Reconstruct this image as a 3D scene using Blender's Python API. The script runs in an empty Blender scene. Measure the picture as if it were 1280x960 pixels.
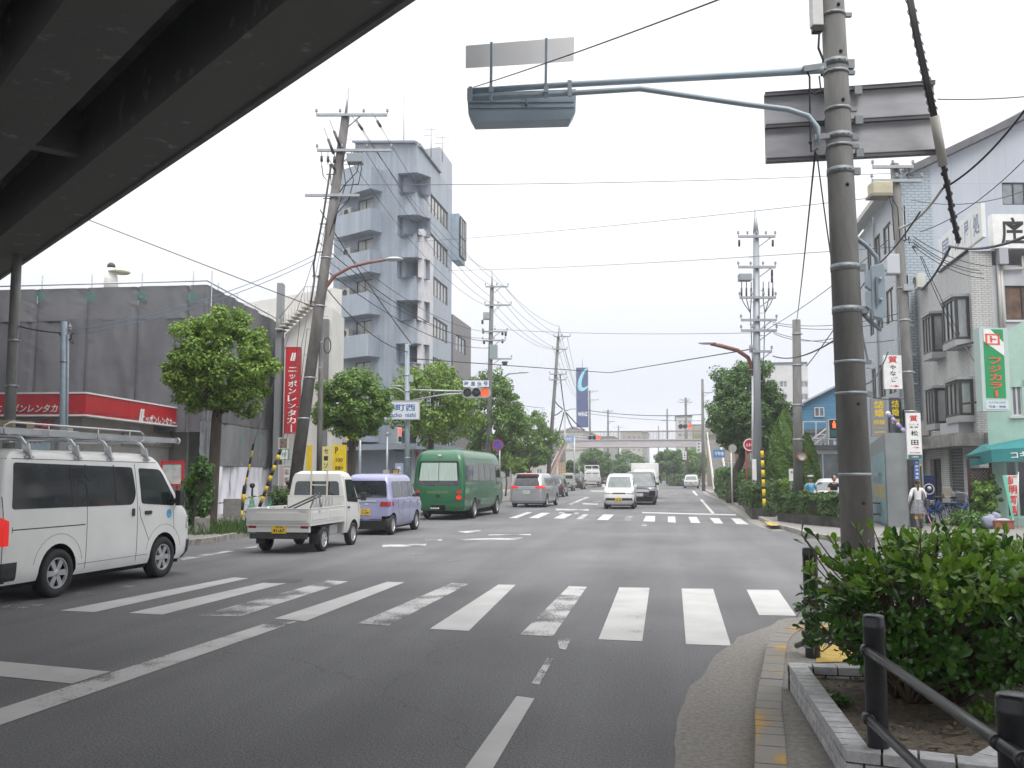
import bpy,bmesh,math,random
import numpy as np
from mathutils import Vector,Matrix
from mathutils.noise import noise as pnoise
random.seed(7);RNG=np.random.default_rng(7)
SC=bpy.context.scene;COL=SC.collection
PI=math.pi
F_PX,CAM_H,VPX,HZ=1150.0,1.72,839.0,592.0
TH=math.atan((HZ-480)/F_PX);PSI=math.atan((VPX-640)/F_PX*math.cos(TH))
cF=Vector((-math.sin(PSI)*math.cos(TH),math.cos(PSI)*math.cos(TH),math.sin(TH)))
cR=Vector((math.cos(PSI),math.sin(PSI),0));cU=cR.cross(cF)
O=Vector((0,0,CAM_H))
hF=Vector((-math.sin(PSI),math.cos(PSI),0))
cam=bpy.data.cameras.new('camera');cam.sensor_width=36;cam.lens=36*F_PX/1280
cam.clip_start=.05;cam.clip_end=9000
co=bpy.data.objects.new('camera',cam);COL.objects.link(co)
co.matrix_world=Matrix(((cR.x,cU.x,-cF.x,0),(cR.y,cU.y,-cF.y,0),(cR.z,cU.z,-cF.z,CAM_H),(0,0,0,1)))
SC.camera=co
SUN_EL,SUN_AZ=math.radians(58),math.radians(150)
w=bpy.data.worlds.new('World');SC.world=w;w.use_nodes=True
nt=w.node_tree;nt.nodes.clear()
def N(nt,t,**k):
    n=nt.nodes.new(t)
    for a,b in k.items():setattr(n,a,b)
    return n
sky=N(nt,'ShaderNodeTexSky');sky.sky_type='NISHITA';sky.sun_disc=False
sky.sun_elevation=SUN_EL;sky.sun_rotation=SUN_AZ
tc=N(nt,'ShaderNodeTexCoord');mp=N(nt,'ShaderNodeMapping');mp.inputs['Scale'].default_value=(1,1,3.5)
nz=N(nt,'ShaderNodeTexNoise');nz.inputs['Scale'].default_value=1.6;nz.inputs['Detail'].default_value=5
nz.inputs['Roughness'].default_value=.5
cr=N(nt,'ShaderNodeValToRGB')
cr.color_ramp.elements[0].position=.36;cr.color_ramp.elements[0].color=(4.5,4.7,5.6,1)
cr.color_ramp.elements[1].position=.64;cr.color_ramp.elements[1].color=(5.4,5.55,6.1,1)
sep=N(nt,'ShaderNodeSeparateXYZ');mr=N(nt,'ShaderNodeMapRange')
mr.inputs['From Min'].default_value=.11;mr.inputs['From Max'].default_value=.27
mr.inputs['To Min'].default_value=0;mr.inputs['To Max'].default_value=1
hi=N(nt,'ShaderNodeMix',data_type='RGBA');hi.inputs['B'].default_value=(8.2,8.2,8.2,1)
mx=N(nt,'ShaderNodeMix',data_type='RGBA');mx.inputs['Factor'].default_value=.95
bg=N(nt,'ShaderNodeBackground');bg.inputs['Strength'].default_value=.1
ow=N(nt,'ShaderNodeOutputWorld');L=nt.links.new
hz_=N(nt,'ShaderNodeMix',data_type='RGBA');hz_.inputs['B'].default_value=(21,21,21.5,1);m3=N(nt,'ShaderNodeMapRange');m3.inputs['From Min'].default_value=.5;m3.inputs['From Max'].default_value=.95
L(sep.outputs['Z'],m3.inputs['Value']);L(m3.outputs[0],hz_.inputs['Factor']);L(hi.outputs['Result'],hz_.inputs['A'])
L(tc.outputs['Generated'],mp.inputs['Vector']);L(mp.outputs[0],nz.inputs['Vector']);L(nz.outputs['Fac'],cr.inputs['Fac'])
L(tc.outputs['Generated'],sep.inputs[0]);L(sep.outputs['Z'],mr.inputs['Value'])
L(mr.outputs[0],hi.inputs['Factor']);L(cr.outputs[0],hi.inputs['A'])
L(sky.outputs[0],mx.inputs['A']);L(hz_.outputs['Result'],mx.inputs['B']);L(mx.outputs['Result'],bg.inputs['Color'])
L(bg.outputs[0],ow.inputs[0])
sd=bpy.data.lights.new('sun','SUN');sd.energy=1.3;sd.angle=math.radians(25);sd.color=(1,.97,.92)
so=bpy.data.objects.new('sun',sd);COL.objects.link(so)
sv=Vector((math.sin(SUN_AZ)*math.cos(SUN_EL),math.cos(SUN_AZ)*math.cos(SUN_EL),math.sin(SUN_EL)))
so.rotation_euler=sv.to_track_quat('Z','Y').to_euler()
SC.view_settings.view_transform='Standard';SC.view_settings.look='None'
SC.view_settings.exposure=0.6;SC.view_settings.gamma=1;SC.view_settings.use_curve_mapping=False
SC.cycles.volume_bounces=1;SC.cycles.max_bounces=6;SC.cycles.diffuse_bounces=3;SC.cycles.glossy_bounces=3
SC.cycles.transparent_max_bounces=6;SC.cycles.caustics_reflective=False;SC.cycles.caustics_refractive=False
def ray(px,py):return cF + cR*((px-640)/F_PX) + cU*((480-py)/F_PX)
def G(px,py,z=0.0):
    d=ray(px,py);return O + d*((z-CAM_H)/d.z)
def at(px,D,z=0.0,py=None):
    if py is None:
        py=HZ + (CAM_H-z)*F_PX/D
    d=ray(px,py);t=D/d.dot(hF);p=O + d*t
    return Vector((p.x,p.y,z))
def pt(px,py,D):
    d=ray(px,py);return O + d*(D/d.dot(hF))
def onplane(px,py,p0,n):
    d=ray(px,py);n=Vector(n);return O + d*((Vector(p0)-O).dot(n)/d.dot(n))
MATS={}
def mat(name,col=(.5,.5,.5),rough=.6,metal=0.,noise=0.,nscale=8.,col2=None,bump=0.,bscale=40.,spec=.5,emit=None,es=1.,coat=0.,detail=6.,stretch=None,lo=.35,hi_=.65):
    if name in MATS:return MATS[name]
    m=bpy.data.materials.new(name);m.use_nodes=True;nt=m.node_tree;b=nt.nodes['Principled BSDF'];L=nt.links.new
    b.inputs['Base Color'].default_value=(*col,1);b.inputs['Roughness'].default_value=rough
    b.inputs['Metallic'].default_value=metal;b.inputs['Specular IOR Level'].default_value=spec
    b.inputs['Coat Weight'].default_value=coat;b.inputs['Coat Roughness'].default_value=.08
    tc=N(nt,'ShaderNodeTexCoord');src=tc.outputs['Object']
    if stretch:
        mp=N(nt,'ShaderNodeMapping');mp.inputs['Scale'].default_value=stretch;L(src,mp.inputs['Vector']);src=mp.outputs[0]
    if noise or col2:
        nz=N(nt,'ShaderNodeTexNoise');nz.inputs['Scale'].default_value=nscale;nz.inputs['Detail'].default_value=detail
        nz.inputs['Roughness'].default_value=.62
        L(src,nz.inputs['Vector'])
        r=N(nt,'ShaderNodeMapRange');r.inputs['From Min'].default_value=lo;r.inputs['From Max'].default_value=hi_
        L(nz.outputs['Fac'],r.inputs['Value'])
        mix=N(nt,'ShaderNodeMix',data_type='RGBA');L(r.outputs[0],mix.inputs['Factor'])
        if col2:a,c=col,col2
        else:a,c=[x*(1-noise) for x in col],[min(1,x*(1+noise)) for x in col]
        mix.inputs['A'].default_value=(*a,1);mix.inputs['B'].default_value=(*c,1)
        L(mix.outputs['Result'],b.inputs['Base Color'])
        rr=N(nt,'ShaderNodeMapRange');rr.inputs['To Min'].default_value=max(0,rough-.08);rr.inputs['To Max'].default_value=min(1,rough+.08)
        L(nz.outputs['Fac'],rr.inputs['Value']);L(rr.outputs[0],b.inputs['Roughness'])
    if bump:
        n2=N(nt,'ShaderNodeTexNoise');n2.inputs['Scale'].default_value=bscale;n2.inputs['Detail'].default_value=4
        L(tc.outputs['Object'],n2.inputs['Vector'])
        bp=N(nt,'ShaderNodeBump');bp.inputs['Strength'].default_value=bump;bp.inputs['Distance'].default_value=.02 if bscale > 5 else .06
        L(n2.outputs['Fac'],bp.inputs['Height']);L(bp.outputs[0],b.inputs['Normal'])
    if emit:
        b.inputs['Emission Color'].default_value=(*emit,1);b.inputs['Emission Strength'].default_value=es
    MATS[name]=m;return m
def brickmat(name,c1,c2,mortar,sx,sy,rough=.5,msize=.02,off=.5,bump=.3,dirt=.25,axis='XZ'):
    """tiles laid on object coordinates; the pattern runs along the wall whatever its heading"""
    if name in MATS:return MATS[name]
    m=bpy.data.materials.new(name);m.use_nodes=True;nt=m.node_tree;b=nt.nodes['Principled BSDF'];L=nt.links.new
    b.inputs['Roughness'].default_value=rough
    uv=N(nt,'ShaderNodeUVMap');br=N(nt,'ShaderNodeTexBrick')
    br.offset=off;br.inputs['Scale'].default_value=1;br.inputs['Mortar Size'].default_value=msize
    br.inputs['Brick Width'].default_value=sx;br.inputs['Row Height'].default_value=sy;br.inputs['Mortar Smooth'].default_value=.1
    br.inputs['Color1'].default_value=(*c1,1);br.inputs['Color2'].default_value=(*c2,1);br.inputs['Mortar'].default_value=(*mortar,1)
    L(uv.outputs[0],br.inputs['Vector'])
    nz=N(nt,'ShaderNodeTexNoise');nz.inputs['Scale'].default_value=.9;nz.inputs['Detail'].default_value=8;nz.inputs['Roughness'].default_value=.65
    mp=N(nt,'ShaderNodeMapping');mp.inputs['Scale'].default_value=(2.6,.16,1);L(uv.outputs[0],mp.inputs['Vector']);L(mp.outputs[0],nz.inputs['Vector'])
    r=N(nt,'ShaderNodeMapRange');r.inputs['From Min'].default_value=.35;r.inputs['From Max'].default_value=.7
    r.inputs['To Min'].default_value=1-dirt;r.inputs['To Max'].default_value=1.0;L(nz.outputs['Fac'],r.inputs['Value'])
    mu=N(nt,'ShaderNodeMix',data_type='RGBA',blend_type='MULTIPLY');mu.inputs['Factor'].default_value=1
    L(br.outputs['Color'],mu.inputs['A']);L(r.outputs[0],mu.inputs['B']);L(mu.outputs['Result'],b.inputs['Base Color'])
    bp=N(nt,'ShaderNodeBump');bp.inputs['Strength'].default_value=bump;bp.inputs['Distance'].default_value=.01;bp.invert=True
    L(br.outputs['Fac'],bp.inputs['Height']);L(bp.outputs[0],b.inputs['Normal'])
    MATS[name]=m;return m
def leafmat(name,c1,c2,rough=.5,trans=.15):
    if name in MATS:return MATS[name]
    m=bpy.data.materials.new(name);m.use_nodes=True;nt=m.node_tree;b=nt.nodes['Principled BSDF'];L=nt.links.new
    g=N(nt,'ShaderNodeNewGeometry');mix=N(nt,'ShaderNodeMix',data_type='RGBA')
    mix.inputs['A'].default_value=(*c1,1);mix.inputs['B'].default_value=(*c2,1)
    L(g.outputs['Random Per Island'],mix.inputs['Factor']);L(mix.outputs['Result'],b.inputs['Base Color'])
    b.inputs['Roughness'].default_value=rough
    tr=N(nt,'ShaderNodeBsdfTranslucent');L(mix.outputs['Result'],tr.inputs['Color'])
    ms=N(nt,'ShaderNodeMixShader');ms.inputs[0].default_value=trans
    out=nt.nodes['Material Output'];L(b.outputs[0],ms.inputs[1]);L(tr.outputs[0],ms.inputs[2]);L(ms.outputs[0],out.inputs[0])
    MATS[name]=m;return m
def paintmat(name,wear,col=(.62,.62,.60),streak=(1,1,1)):
    """road paint worn through to the asphalt"""
    if name in MATS:return MATS[name]
    m=bpy.data.materials.new(name);m.use_nodes=True;nt=m.node_tree;b=nt.nodes['Principled BSDF'];L=nt.links.new
    tc=N(nt,'ShaderNodeTexCoord');mp=N(nt,'ShaderNodeMapping');mp.inputs['Scale'].default_value=streak;L(tc.outputs['Object'],mp.inputs[0])
    big=N(nt,'ShaderNodeTexNoise');big.inputs['Scale'].default_value=1.7;big.inputs['Detail'].default_value=3;L(mp.outputs[0],big.inputs['Vector'])
    fine=N(nt,'ShaderNodeTexNoise');fine.inputs['Scale'].default_value=38;fine.inputs['Detail'].default_value=6;fine.inputs['Roughness'].default_value=.8;L(tc.outputs['Object'],fine.inputs['Vector'])
    ma=N(nt,'ShaderNodeMath',operation='MULTIPLY_ADD');ma.inputs[1].default_value=.9;L(big.outputs['Fac'],ma.inputs[0]);L(fine.outputs['Fac'],ma.inputs[2])
    r=N(nt,'ShaderNodeMapRange');r.inputs['From Min'].default_value=.80+wear;r.inputs['From Max'].default_value=.87+wear;L(ma.outputs[0],r.inputs['Value'])
    mix=N(nt,'ShaderNodeMix',data_type='RGBA');mix.inputs['A'].default_value=(.11,.11,.115,1);L(r.outputs[0],mix.inputs['Factor'])
    tone=N(nt,'ShaderNodeMix',data_type='RGBA');tone.inputs['A'].default_value=(*[c*.6 for c in col],1);tone.inputs['B'].default_value=(*col,1)
    L(big.outputs['Fac'],tone.inputs['Factor']);L(tone.outputs['Result'],mix.inputs['B'])
    L(mix.outputs['Result'],b.inputs['Base Color']);b.inputs['Roughness'].default_value=.7
    MATS[name]=m;return m
def asphaltmat():
    m=bpy.data.materials.new('asphalt');m.use_nodes=True;nt=m.node_tree;b=nt.nodes['Principled BSDF'];L=nt.links.new
    tc=N(nt,'ShaderNodeTexCoord')
    f=N(nt,'ShaderNodeTexNoise');f.inputs['Scale'].default_value=62;f.inputs['Detail'].default_value=3;f.inputs['Roughness'].default_value=.8
    v=N(nt,'ShaderNodeTexVoronoi');v.inputs['Scale'].default_value=60
    g=N(nt,'ShaderNodeTexNoise');g.inputs['Scale'].default_value=.35;g.inputs['Detail'].default_value=6
    mp=N(nt,'ShaderNodeMapping');mp.inputs['Scale'].default_value=(1.6,.12,1);t=N(nt,'ShaderNodeTexNoise');t.inputs['Scale'].default_value=.8;t.inputs['Detail'].default_value=3
    for n in (f,g,v):L(tc.outputs['Object'],n.inputs['Vector'])
    L(tc.outputs['Object'],mp.inputs[0]);L(mp.outputs[0],t.inputs['Vector'])
    r=N(nt,'ShaderNodeValToRGB');r.color_ramp.elements[0].position=.3;r.color_ramp.elements[0].color=(.055,.056,.06,1)
    r.color_ramp.elements[1].position=.75;r.color_ramp.elements[1].color=(.27,.27,.276,1)
    L(f.outputs['Fac'],r.inputs[0])
    mu=N(nt,'ShaderNodeMix',data_type='RGBA',blend_type='MULTIPLY');mu.inputs['Factor'].default_value=1
    r2=N(nt,'ShaderNodeMapRange');r2.inputs['From Min'].default_value=.3;r2.inputs['From Max'].default_value=.7;r2.inputs['To Min'].default_value=.8;r2.inputs['To Max'].default_value=1.12
    L(g.outputs['Fac'],r2.inputs[0]);L(r.outputs[0],mu.inputs['A']);L(r2.outputs[0],mu.inputs['B'])
    mu2=N(nt,'ShaderNodeMix',data_type='RGBA',blend_type='MULTIPLY');mu2.inputs['Factor'].default_value=1
    r3=N(nt,'ShaderNodeMapRange');r3.inputs['From Min'].default_value=.35;r3.inputs['From Max'].default_value=.65;r3.inputs['To Min'].default_value=.86;r3.inputs['To Max'].default_value=1.08
    L(t.outputs['Fac'],r3.inputs[0]);L(mu.outputs['Result'],mu2.inputs['A']);L(r3.outputs[0],mu2.inputs['B'])
    vc=N(nt,'ShaderNodeTexVoronoi',feature='DISTANCE_TO_EDGE');vc.inputs['Scale'].default_value=.16
    ns=N(nt,'ShaderNodeTexNoise');ns.inputs['Scale'].default_value=1.3;ns.inputs['Detail'].default_value=6
    ad=N(nt,'ShaderNodeVectorMath',operation='MULTIPLY_ADD');ad.inputs[1].default_value=(1.2,1.2,1.2)
    L(tc.outputs['Object'],ns.inputs['Vector']);L(ns.outputs['Color'],ad.inputs[0]);L(tc.outputs['Object'],ad.inputs[2]);L(ad.outputs[0],vc.inputs['Vector'])
    r4=N(nt,'ShaderNodeMapRange');r4.inputs['From Min'].default_value=.0;r4.inputs['From Max'].default_value=.0022;r4.inputs['To Min'].default_value=.72;r4.inputs['To Max'].default_value=1
    L(vc.outputs['Distance'],r4.inputs[0])
    mu3=N(nt,'ShaderNodeMix',data_type='RGBA',blend_type='MULTIPLY');mu3.inputs['Factor'].default_value=1
    L(mu2.outputs['Result'],mu3.inputs['A']);L(r4.outputs[0],mu3.inputs['B'])
    L(mu3.outputs['Result'],b.inputs['Base Color']);b.inputs['Roughness'].default_value=.85
    bp=N(nt,'ShaderNodeBump');bp.inputs['Strength'].default_value=.45;bp.inputs['Distance'].default_value=.01
    L(v.outputs['Distance'],bp.inputs['Height']);L(bp.outputs[0],b.inputs['Normal'])
    MATS['asphalt']=m;return m
def wavemat(name,col,col2,scale,axis='X',rough=.8,bump=.3,dirt=.2):
    """cloth or sheet with soft folds"""
    if name in MATS:return MATS[name]
    m=mat(name,col,rough,col2=col2,nscale=scale,stretch=(1.2,1.2,.3),bump=bump,bscale=3)
    return m
class MB:
    def __init__(s):s.v=[];s.f=[];s.sm=[]
    def add(s,vs,fs,smooth=False):
        o=len(s.v);s.v += [tuple(v) for v in vs];s.f += [tuple(i+o for i in f) for f in fs];s.sm += [smooth]*len(fs);return s
    def box(s,c,d,rz=0,M=None):
        cx,cy,cz=c;x,y,z=d[0]/2,d[1]/2,d[2]/2
        P=[Vector((sx*x,sy*y,sz*z)) for sz in (-1,1) for sy in (-1,1) for sx in (-1,1)]
        R=M if M is not None else Matrix.Rotation(rz,3,'Z')
        P=[R@p + Vector(c) for p in P]
        return s.add(P,[(0,2,3,1),(4,5,7,6),(0,1,5,4),(2,6,7,3),(0,4,6,2),(1,3,7,5)])
    def bar(s,a,b,w,h=None,up=(0,0,1)):
        a,b=Vector(a),Vector(b);h=h or w;d=(b-a).normalized();u=Vector(up)
        if abs(d.dot(u)) > .98:u=Vector((1,0,0))
        r=d.cross(u).normalized();u=r.cross(d)
        P=[]
        for q in (a,b):
            for i,j in ((-1,-1),(1,-1),(1,1),(-1,1)):P.append(q + r*(i*w/2) + u*(j*h/2))
        return s.add(P,[(3,2,1,0),(4,5,6,7),(0,1,5,4),(1,2,6,5),(2,3,7,6),(3,0,4,7)])
    def tube(s,pts,r,n=8,smooth=True,caps=True):
        pts=[Vector(p) for p in pts];rs=r if isinstance(r,(list,tuple)) else [r]*len(pts)
        t0=(pts[1]-pts[0]).normalized();u=Vector((0,0,1)) if abs(t0.z) < .9 else Vector((1,0,0));nrm=t0.cross(u).normalized()
        P=[];m=len(pts)
        for i,p in enumerate(pts):
            t=(pts[min(i+1,m-1)]-pts[max(i-1,0)]).normalized();nrm=(nrm - t*nrm.dot(t)).normalized();bn=t.cross(nrm)
            for k in range(n):
                a=2*PI*k/n;P.append(p + (nrm*math.cos(a)+bn*math.sin(a))*rs[i])
        Fc=[(i*n+k,i*n+(k+1) % n,(i+1)*n+(k+1) % n,(i+1)*n+k) for i in range(m-1) for k in range(n)]
        s.add(P,Fc,smooth)
        if caps:
            o=len(s.v)-len(P);s.f += [tuple(o+k for k in range(n))[::-1],tuple(o+(m-1)*n+k for k in range(n))];s.sm += [False,False]
        return s
    def cyl(s,a,b,r0,r1=None,n=14):return s.tube([a,b],[r0,r0 if r1 is None else r1],n)
    def lathe(s,prof,n=20,M=None,smooth=True,closed=False):
        P=[]
        for r,z in prof:
            for k in range(n):
                a=2*PI*k/n;p=Vector((r*math.cos(a),r*math.sin(a),z));P.append(M@p if M else p)
        m=len(prof)
        Fc=[(i*n+k,i*n+(k+1) % n,(i+1)*n+(k+1) % n,(i+1)*n+k) for i in range(m-1) for k in range(n)]
        s.add(P,Fc,smooth)
        if closed:
            o=len(s.v)-len(P);s.f += [tuple(o+k for k in range(n))[::-1],tuple(o+(m-1)*n+k for k in range(n))];s.sm += [False,False]
        return s
    def prism(s,poly,z0,z1):
        n=len(poly);P=[(p[0],p[1],z0) for p in poly]+[(p[0],p[1],z1) for p in poly]
        a=sum(poly[i][0]*poly[(i+1) % n][1]-poly[(i+1) % n][0]*poly[i][1] for i in range(n))
        if a < 0:P=[(p[0],p[1],z0) for p in poly[::-1]]+[(p[0],p[1],z1) for p in poly[::-1]]
        return s.add(P,[tuple(range(n))[::-1],tuple(range(n,2*n))]+[(i,(i+1) % n,n+(i+1) % n,n+i) for i in range(n)])
    def slab(s,poly3,nvec,th):
        n=len(poly3);nv=Vector(nvec).normalized()*th;P=[Vector(p) for p in poly3];Q=[p-nv for p in P]
        return s.add(P+Q,[tuple(range(n)),tuple(range(n,2*n))[::-1]]+[(i,n+i,n+(i+1) % n,(i+1) % n) for i in range(n)])
    def ball(s,c,r,n=10,sc=(1,1,1)):
        prof=[(max(1e-4,math.sin(PI*i/n)*r),-math.cos(PI*i/n)*r) for i in range(n+1)]
        M=Matrix.Translation(Vector(c)) @ Matrix.Diagonal((*sc,1));return s.lathe(prof,max(8,n+2),M)
    def build(s,name,m,parent=None,uv=False,bevel=0,fix=True):
        me=bpy.data.meshes.new(name);me.from_pydata(s.v,[],s.f)
        if fix:
            bm=bmesh.new();bm.from_mesh(me);bmesh.ops.recalc_face_normals(bm,faces=bm.faces);
            if bevel:bmesh.ops.bevel(bm,geom=[e for e in bm.edges if e.calc_face_angle(0) > .5],offset=bevel,segments=2,affect='EDGES',profile=.6)
            bm.to_mesh(me);bm.free()
        if not bevel:me.polygons.foreach_set('use_smooth',s.sm)
        if uv:box_uv(me)
        for mm in (m if isinstance(m,(list,tuple)) else [m]):me.materials.append(mm)
        return link(name,me,parent)
def box_uv(me):
    l=me.uv_layers.new(name='UVMap')
    for p in me.polygons:
        n=p.normal
        if abs(n.z) > .7:ax,ay=Vector((1,0,0)),Vector((0,1,0))
        else:ax=Vector((-n.y,n.x,0)).normalized();ay=Vector((0,0,1))
        for li in p.loop_indices:
            v=me.vertices[me.loops[li].vertex_index].co;l.data[li].uv=(v.dot(ax),v.dot(ay))
def link(name,me,parent=None):
    o=bpy.data.objects.new(name,me);COL.objects.link(o)
    if parent is not None:o.parent=parent
    return o
def tag(o,label=None,cat=None,group=None,kind=None):
    if label:o['label']=label
    if cat:o['category']=cat
    if group:o['group']=group
    if kind:o['kind']=kind
    return o
def thing(name,label,cat,loc=(0,0,0),rz=0,group=None):
    o=link(name,None);o.location=loc;o.rotation_euler=(0,0,rz);o.empty_display_size=.2
    return tag(o,label,cat,group)
def copy_tree(o,parent=None):
    c=o.copy();COL.objects.link(c);c.parent=parent
    for ch in list(o.children):copy_tree(ch,c)
    return c
def faceM(p,right,up=(0,0,1)):
    r=Vector(right).normalized();u=Vector(up);u=(u - r*u.dot(r)).normalized();n=r.cross(u);p=Vector(p)
    return Matrix(((r.x,u.x,n.x,p.x),(r.y,u.y,n.y,p.y),(r.z,u.z,n.z,p.z),(0,0,0,1)))
_tx={}
def textmesh(s,bold=.0,shear=0):
    bold=min(bold,.02);k=(s,bold,shear)
    if k in _tx:return _tx[k]
    c=bpy.data.curves.new('t','FONT');c.body=s;c.size=1;c.offset=bold;c.shear=shear;c.resolution_u=3
    o=bpy.data.objects.new('t',c);COL.objects.link(o);dg=bpy.context.evaluated_depsgraph_get();dg.update()
    me=bpy.data.meshes.new_from_object(o.evaluated_get(dg));bpy.data.objects.remove(o)
    v=[tuple(x.co) for x in me.vertices];f=[tuple(p.vertices) for p in me.polygons]
    _tx[k]=(v,f);return _tx[k]
def lettering(items,M,m,parent,name='lettering',lift=.004):
    """items: (text, cx, cy, w, h[, bold, shear]) in the sign plane; one mesh"""
    mb=MB()
    for it in items:
        s,cx,cy,w_,h_=it[:5];bold=it[5] if len(it) > 5 else .012;sh=it[6] if len(it) > 6 else 0
        v,f=textmesh(s,bold,sh)
        if not v:continue
        xs=[p[0] for p in v];ys=[p[1] for p in v];x0,x1,y0,y1=min(xs),max(xs),min(ys),max(ys)
        sx=w_/(x1-x0);sy=h_/(y1-y0)
        mb.add([M@Vector((cx+(p[0]-(x0+x1)/2)*sx,cy+(p[1]-(y0+y1)/2)*sy,lift)) for p in v],f)
    return mb.build(name,m,parent,fix=False)
def vtext(s,cx,ytop,w_,h_,gap=.1,bold=.012,shear=0):
    n=len(s);ch=h_/n;out=[]
    for i,c in enumerate(s):
        if c == ' ':continue
        cy=ytop-ch*(i+.5)
        if c == 'ー':out.append(('|' if False else 'l',cx,cy,w_*.14,ch*(1-gap)*.8,bold))
        elif c == 'ッ':out.append((c,cx,cy,w_*.75,ch*.6,bold,shear))
        elif c == 'ン':out.append((c,cx,cy,w_*.85,ch*(1-gap)*.85,bold,shear))
        elif c == 'ニ':out.append((c,cx,cy,w_,ch*(1-gap)*.7,bold,shear))
        else:out.append((c,cx,cy,w_,ch*(1-gap),bold,shear))
    return out
def rect(M,x0,x1,y0,y1,z0=0,th=.02):
    P=[M@Vector((x,y,z0)) for x,y in ((x0,y0),(x1,y0),(x1,y1),(x0,y1))]
    return P,(M.to_3x3()@Vector((0,0,1)))
def panel(mb,M,x0,x1,y0,y1,z=0,th=.02):
    P,n=rect(M,x0,x1,y0,y1,z);return mb.slab(P,n,th)
# ====== materials used by many
asphalt=asphaltmat()
concrete=mat('concrete',(.30,.30,.29),.85,noise=.3,nscale=3,bump=.25,bscale=60)
pole_conc=mat('pole_concrete',(.17,.17,.165),.8,noise=.22,nscale=5,bump=.2,bscale=70,stretch=(1,1,.25))
kerb_m=mat('kerb_concrete',(.30,.285,.26),.85,noise=.35,nscale=6,bump=.3,bscale=50)
gutter_m=mat('gutter_concrete',(.20,.188,.168),.9,col2=(.36,.34,.31),nscale=28,bump=.9,bscale=90,detail=9,lo=.3,hi_=.7)
pave_m=mat('pavement_asphalt',(.22,.21,.20),.85,noise=.2,nscale=20,bump=.3,bscale=90)
steel=mat('galvanised_steel',(.36,.38,.40),.45,metal=.55,noise=.12,nscale=9)
steelblue=mat('blue_grey_paint',(.27,.33,.38),.5,noise=.1,nscale=6)
alum=mat('aluminium',(.62,.63,.65),.35,metal=.7,noise=.06,nscale=5)
black_m=mat('black_rubber',(.018,.018,.02),.65)
dark_m=mat('dark_metal',(.045,.045,.05),.5,noise=.2,nscale=9)
wire_m=mat('cable_black',(.035,.035,.04),.6)
wire_l=mat('cable_grey',(.13,.13,.15),.6)
white_m=mat('white_paint',(.74,.74,.73),.5,noise=.07,nscale=5)
glass_d=mat('dark_glass',(.025,.03,.034),.06,spec=.9,noise=.5,nscale=1.2)
glass_b=mat('window_glass',(.10,.125,.14),.07,spec=.9,col2=(.26,.29,.31),nscale=.9)
curtain_g=mat('curtained_glass',(.40,.40,.37),.15,spec=.8,col2=(.26,.27,.27),nscale=1.1,stretch=(5,5,.2))
frame_d=mat('bronze_window_frame',(.045,.042,.04),.45)
frame_w=mat('pale_window_frame',(.6,.6,.6),.4)
red_m=mat('signal_red_paint',(.46,.012,.02),.4,noise=.08,nscale=3)
yellow_m=mat('yellow_paint',(.74,.53,.02),.5,noise=.1,nscale=6)
ink_w=mat('white_lettering',(.78,.78,.78),.5)
ink_k=mat('black_lettering',(.02,.02,.02),.5)
ink_r=mat('red_lettering',(.55,.02,.02),.5)
ink_b=mat('blue_lettering',(.03,.12,.38),.5)
insul=mat('insulator_grey',(.30,.30,.32),.35)
insul_k=mat('insulator_dark',(.05,.045,.045),.3)
# ====== ground
def sheet(name,poly,z,m,kind='structure'):
    o=MB().add([(p[0],p[1],z) for p in poly],[tuple(range(len(poly)))]).build(name,m,fix=False)
    me=o.data
    if me.polygons[0].normal.z < 0:me.flip_normals()
    return tag(o,kind=kind)
def smooth(pts,k=4):
    """Catmull-Rom through plan points"""
    P=[Vector((p[0],p[1])) for p in pts];P=[P[0]*2-P[1]]+P+[P[-1]*2-P[-2]];out=[]
    for i in range(1,len(P)-2):
        for j in range(k):
            t=j/k;a,b,c,d=P[i-1:i+3]
            out.append(.5*((2*b)+(c-a)*t+(2*a-5*b+4*c-d)*t*t+(3*b-a-3*c+d)*t**3))
    return out+[P[-2]]
sheet('ground',[(-1400,-200),(1400,-200),(1400,1800),(-1400,1800)],-.03,mat('far_ground',(.16,.165,.15),.9,noise=.3,nscale=.02))
sheet('road',[(-70,-60),(60,-60),(60,900),(-70,900)],0,asphalt)
kpx=[(935,1180),(945,960),(945,909),(953,859),(966,812),(1003,798)]
kline=smooth([G(*p).xy for p in kpx]+[(2.4,10.35),(4.5,9.4),(12,3.6),(26,-7.5)],5)
gpx=[(835,1180),(843,960),(845,912),(858,868),(888,828),(925,797),(962,783),(1002,772)]
gline=smooth([G(*p).xy for p in gpx]+[(3.0,11.4),(5.1,10.2),(12.6,4.4),(26.6,-6.7)],4)
gl=[Vector((p.x+pnoise(Vector((p.x*3,p.y*3,0)))*.05,p.y)) for p in gline]
sheet('gutter',[*gl,(26,-7.5),*[k for k in kline[::-1]]],.004,gutter_m)
def offset_line(line,d):
    out=[]
    for i,p in enumerate(line):
        a=line[max(i-1,0)];b=line[min(i+1,len(line)-1)];t=(Vector(b)-Vector(a)).normalized();out.append(Vector((p[0]+t.y*d,p[1]-t.x*d)))
    return out
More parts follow.
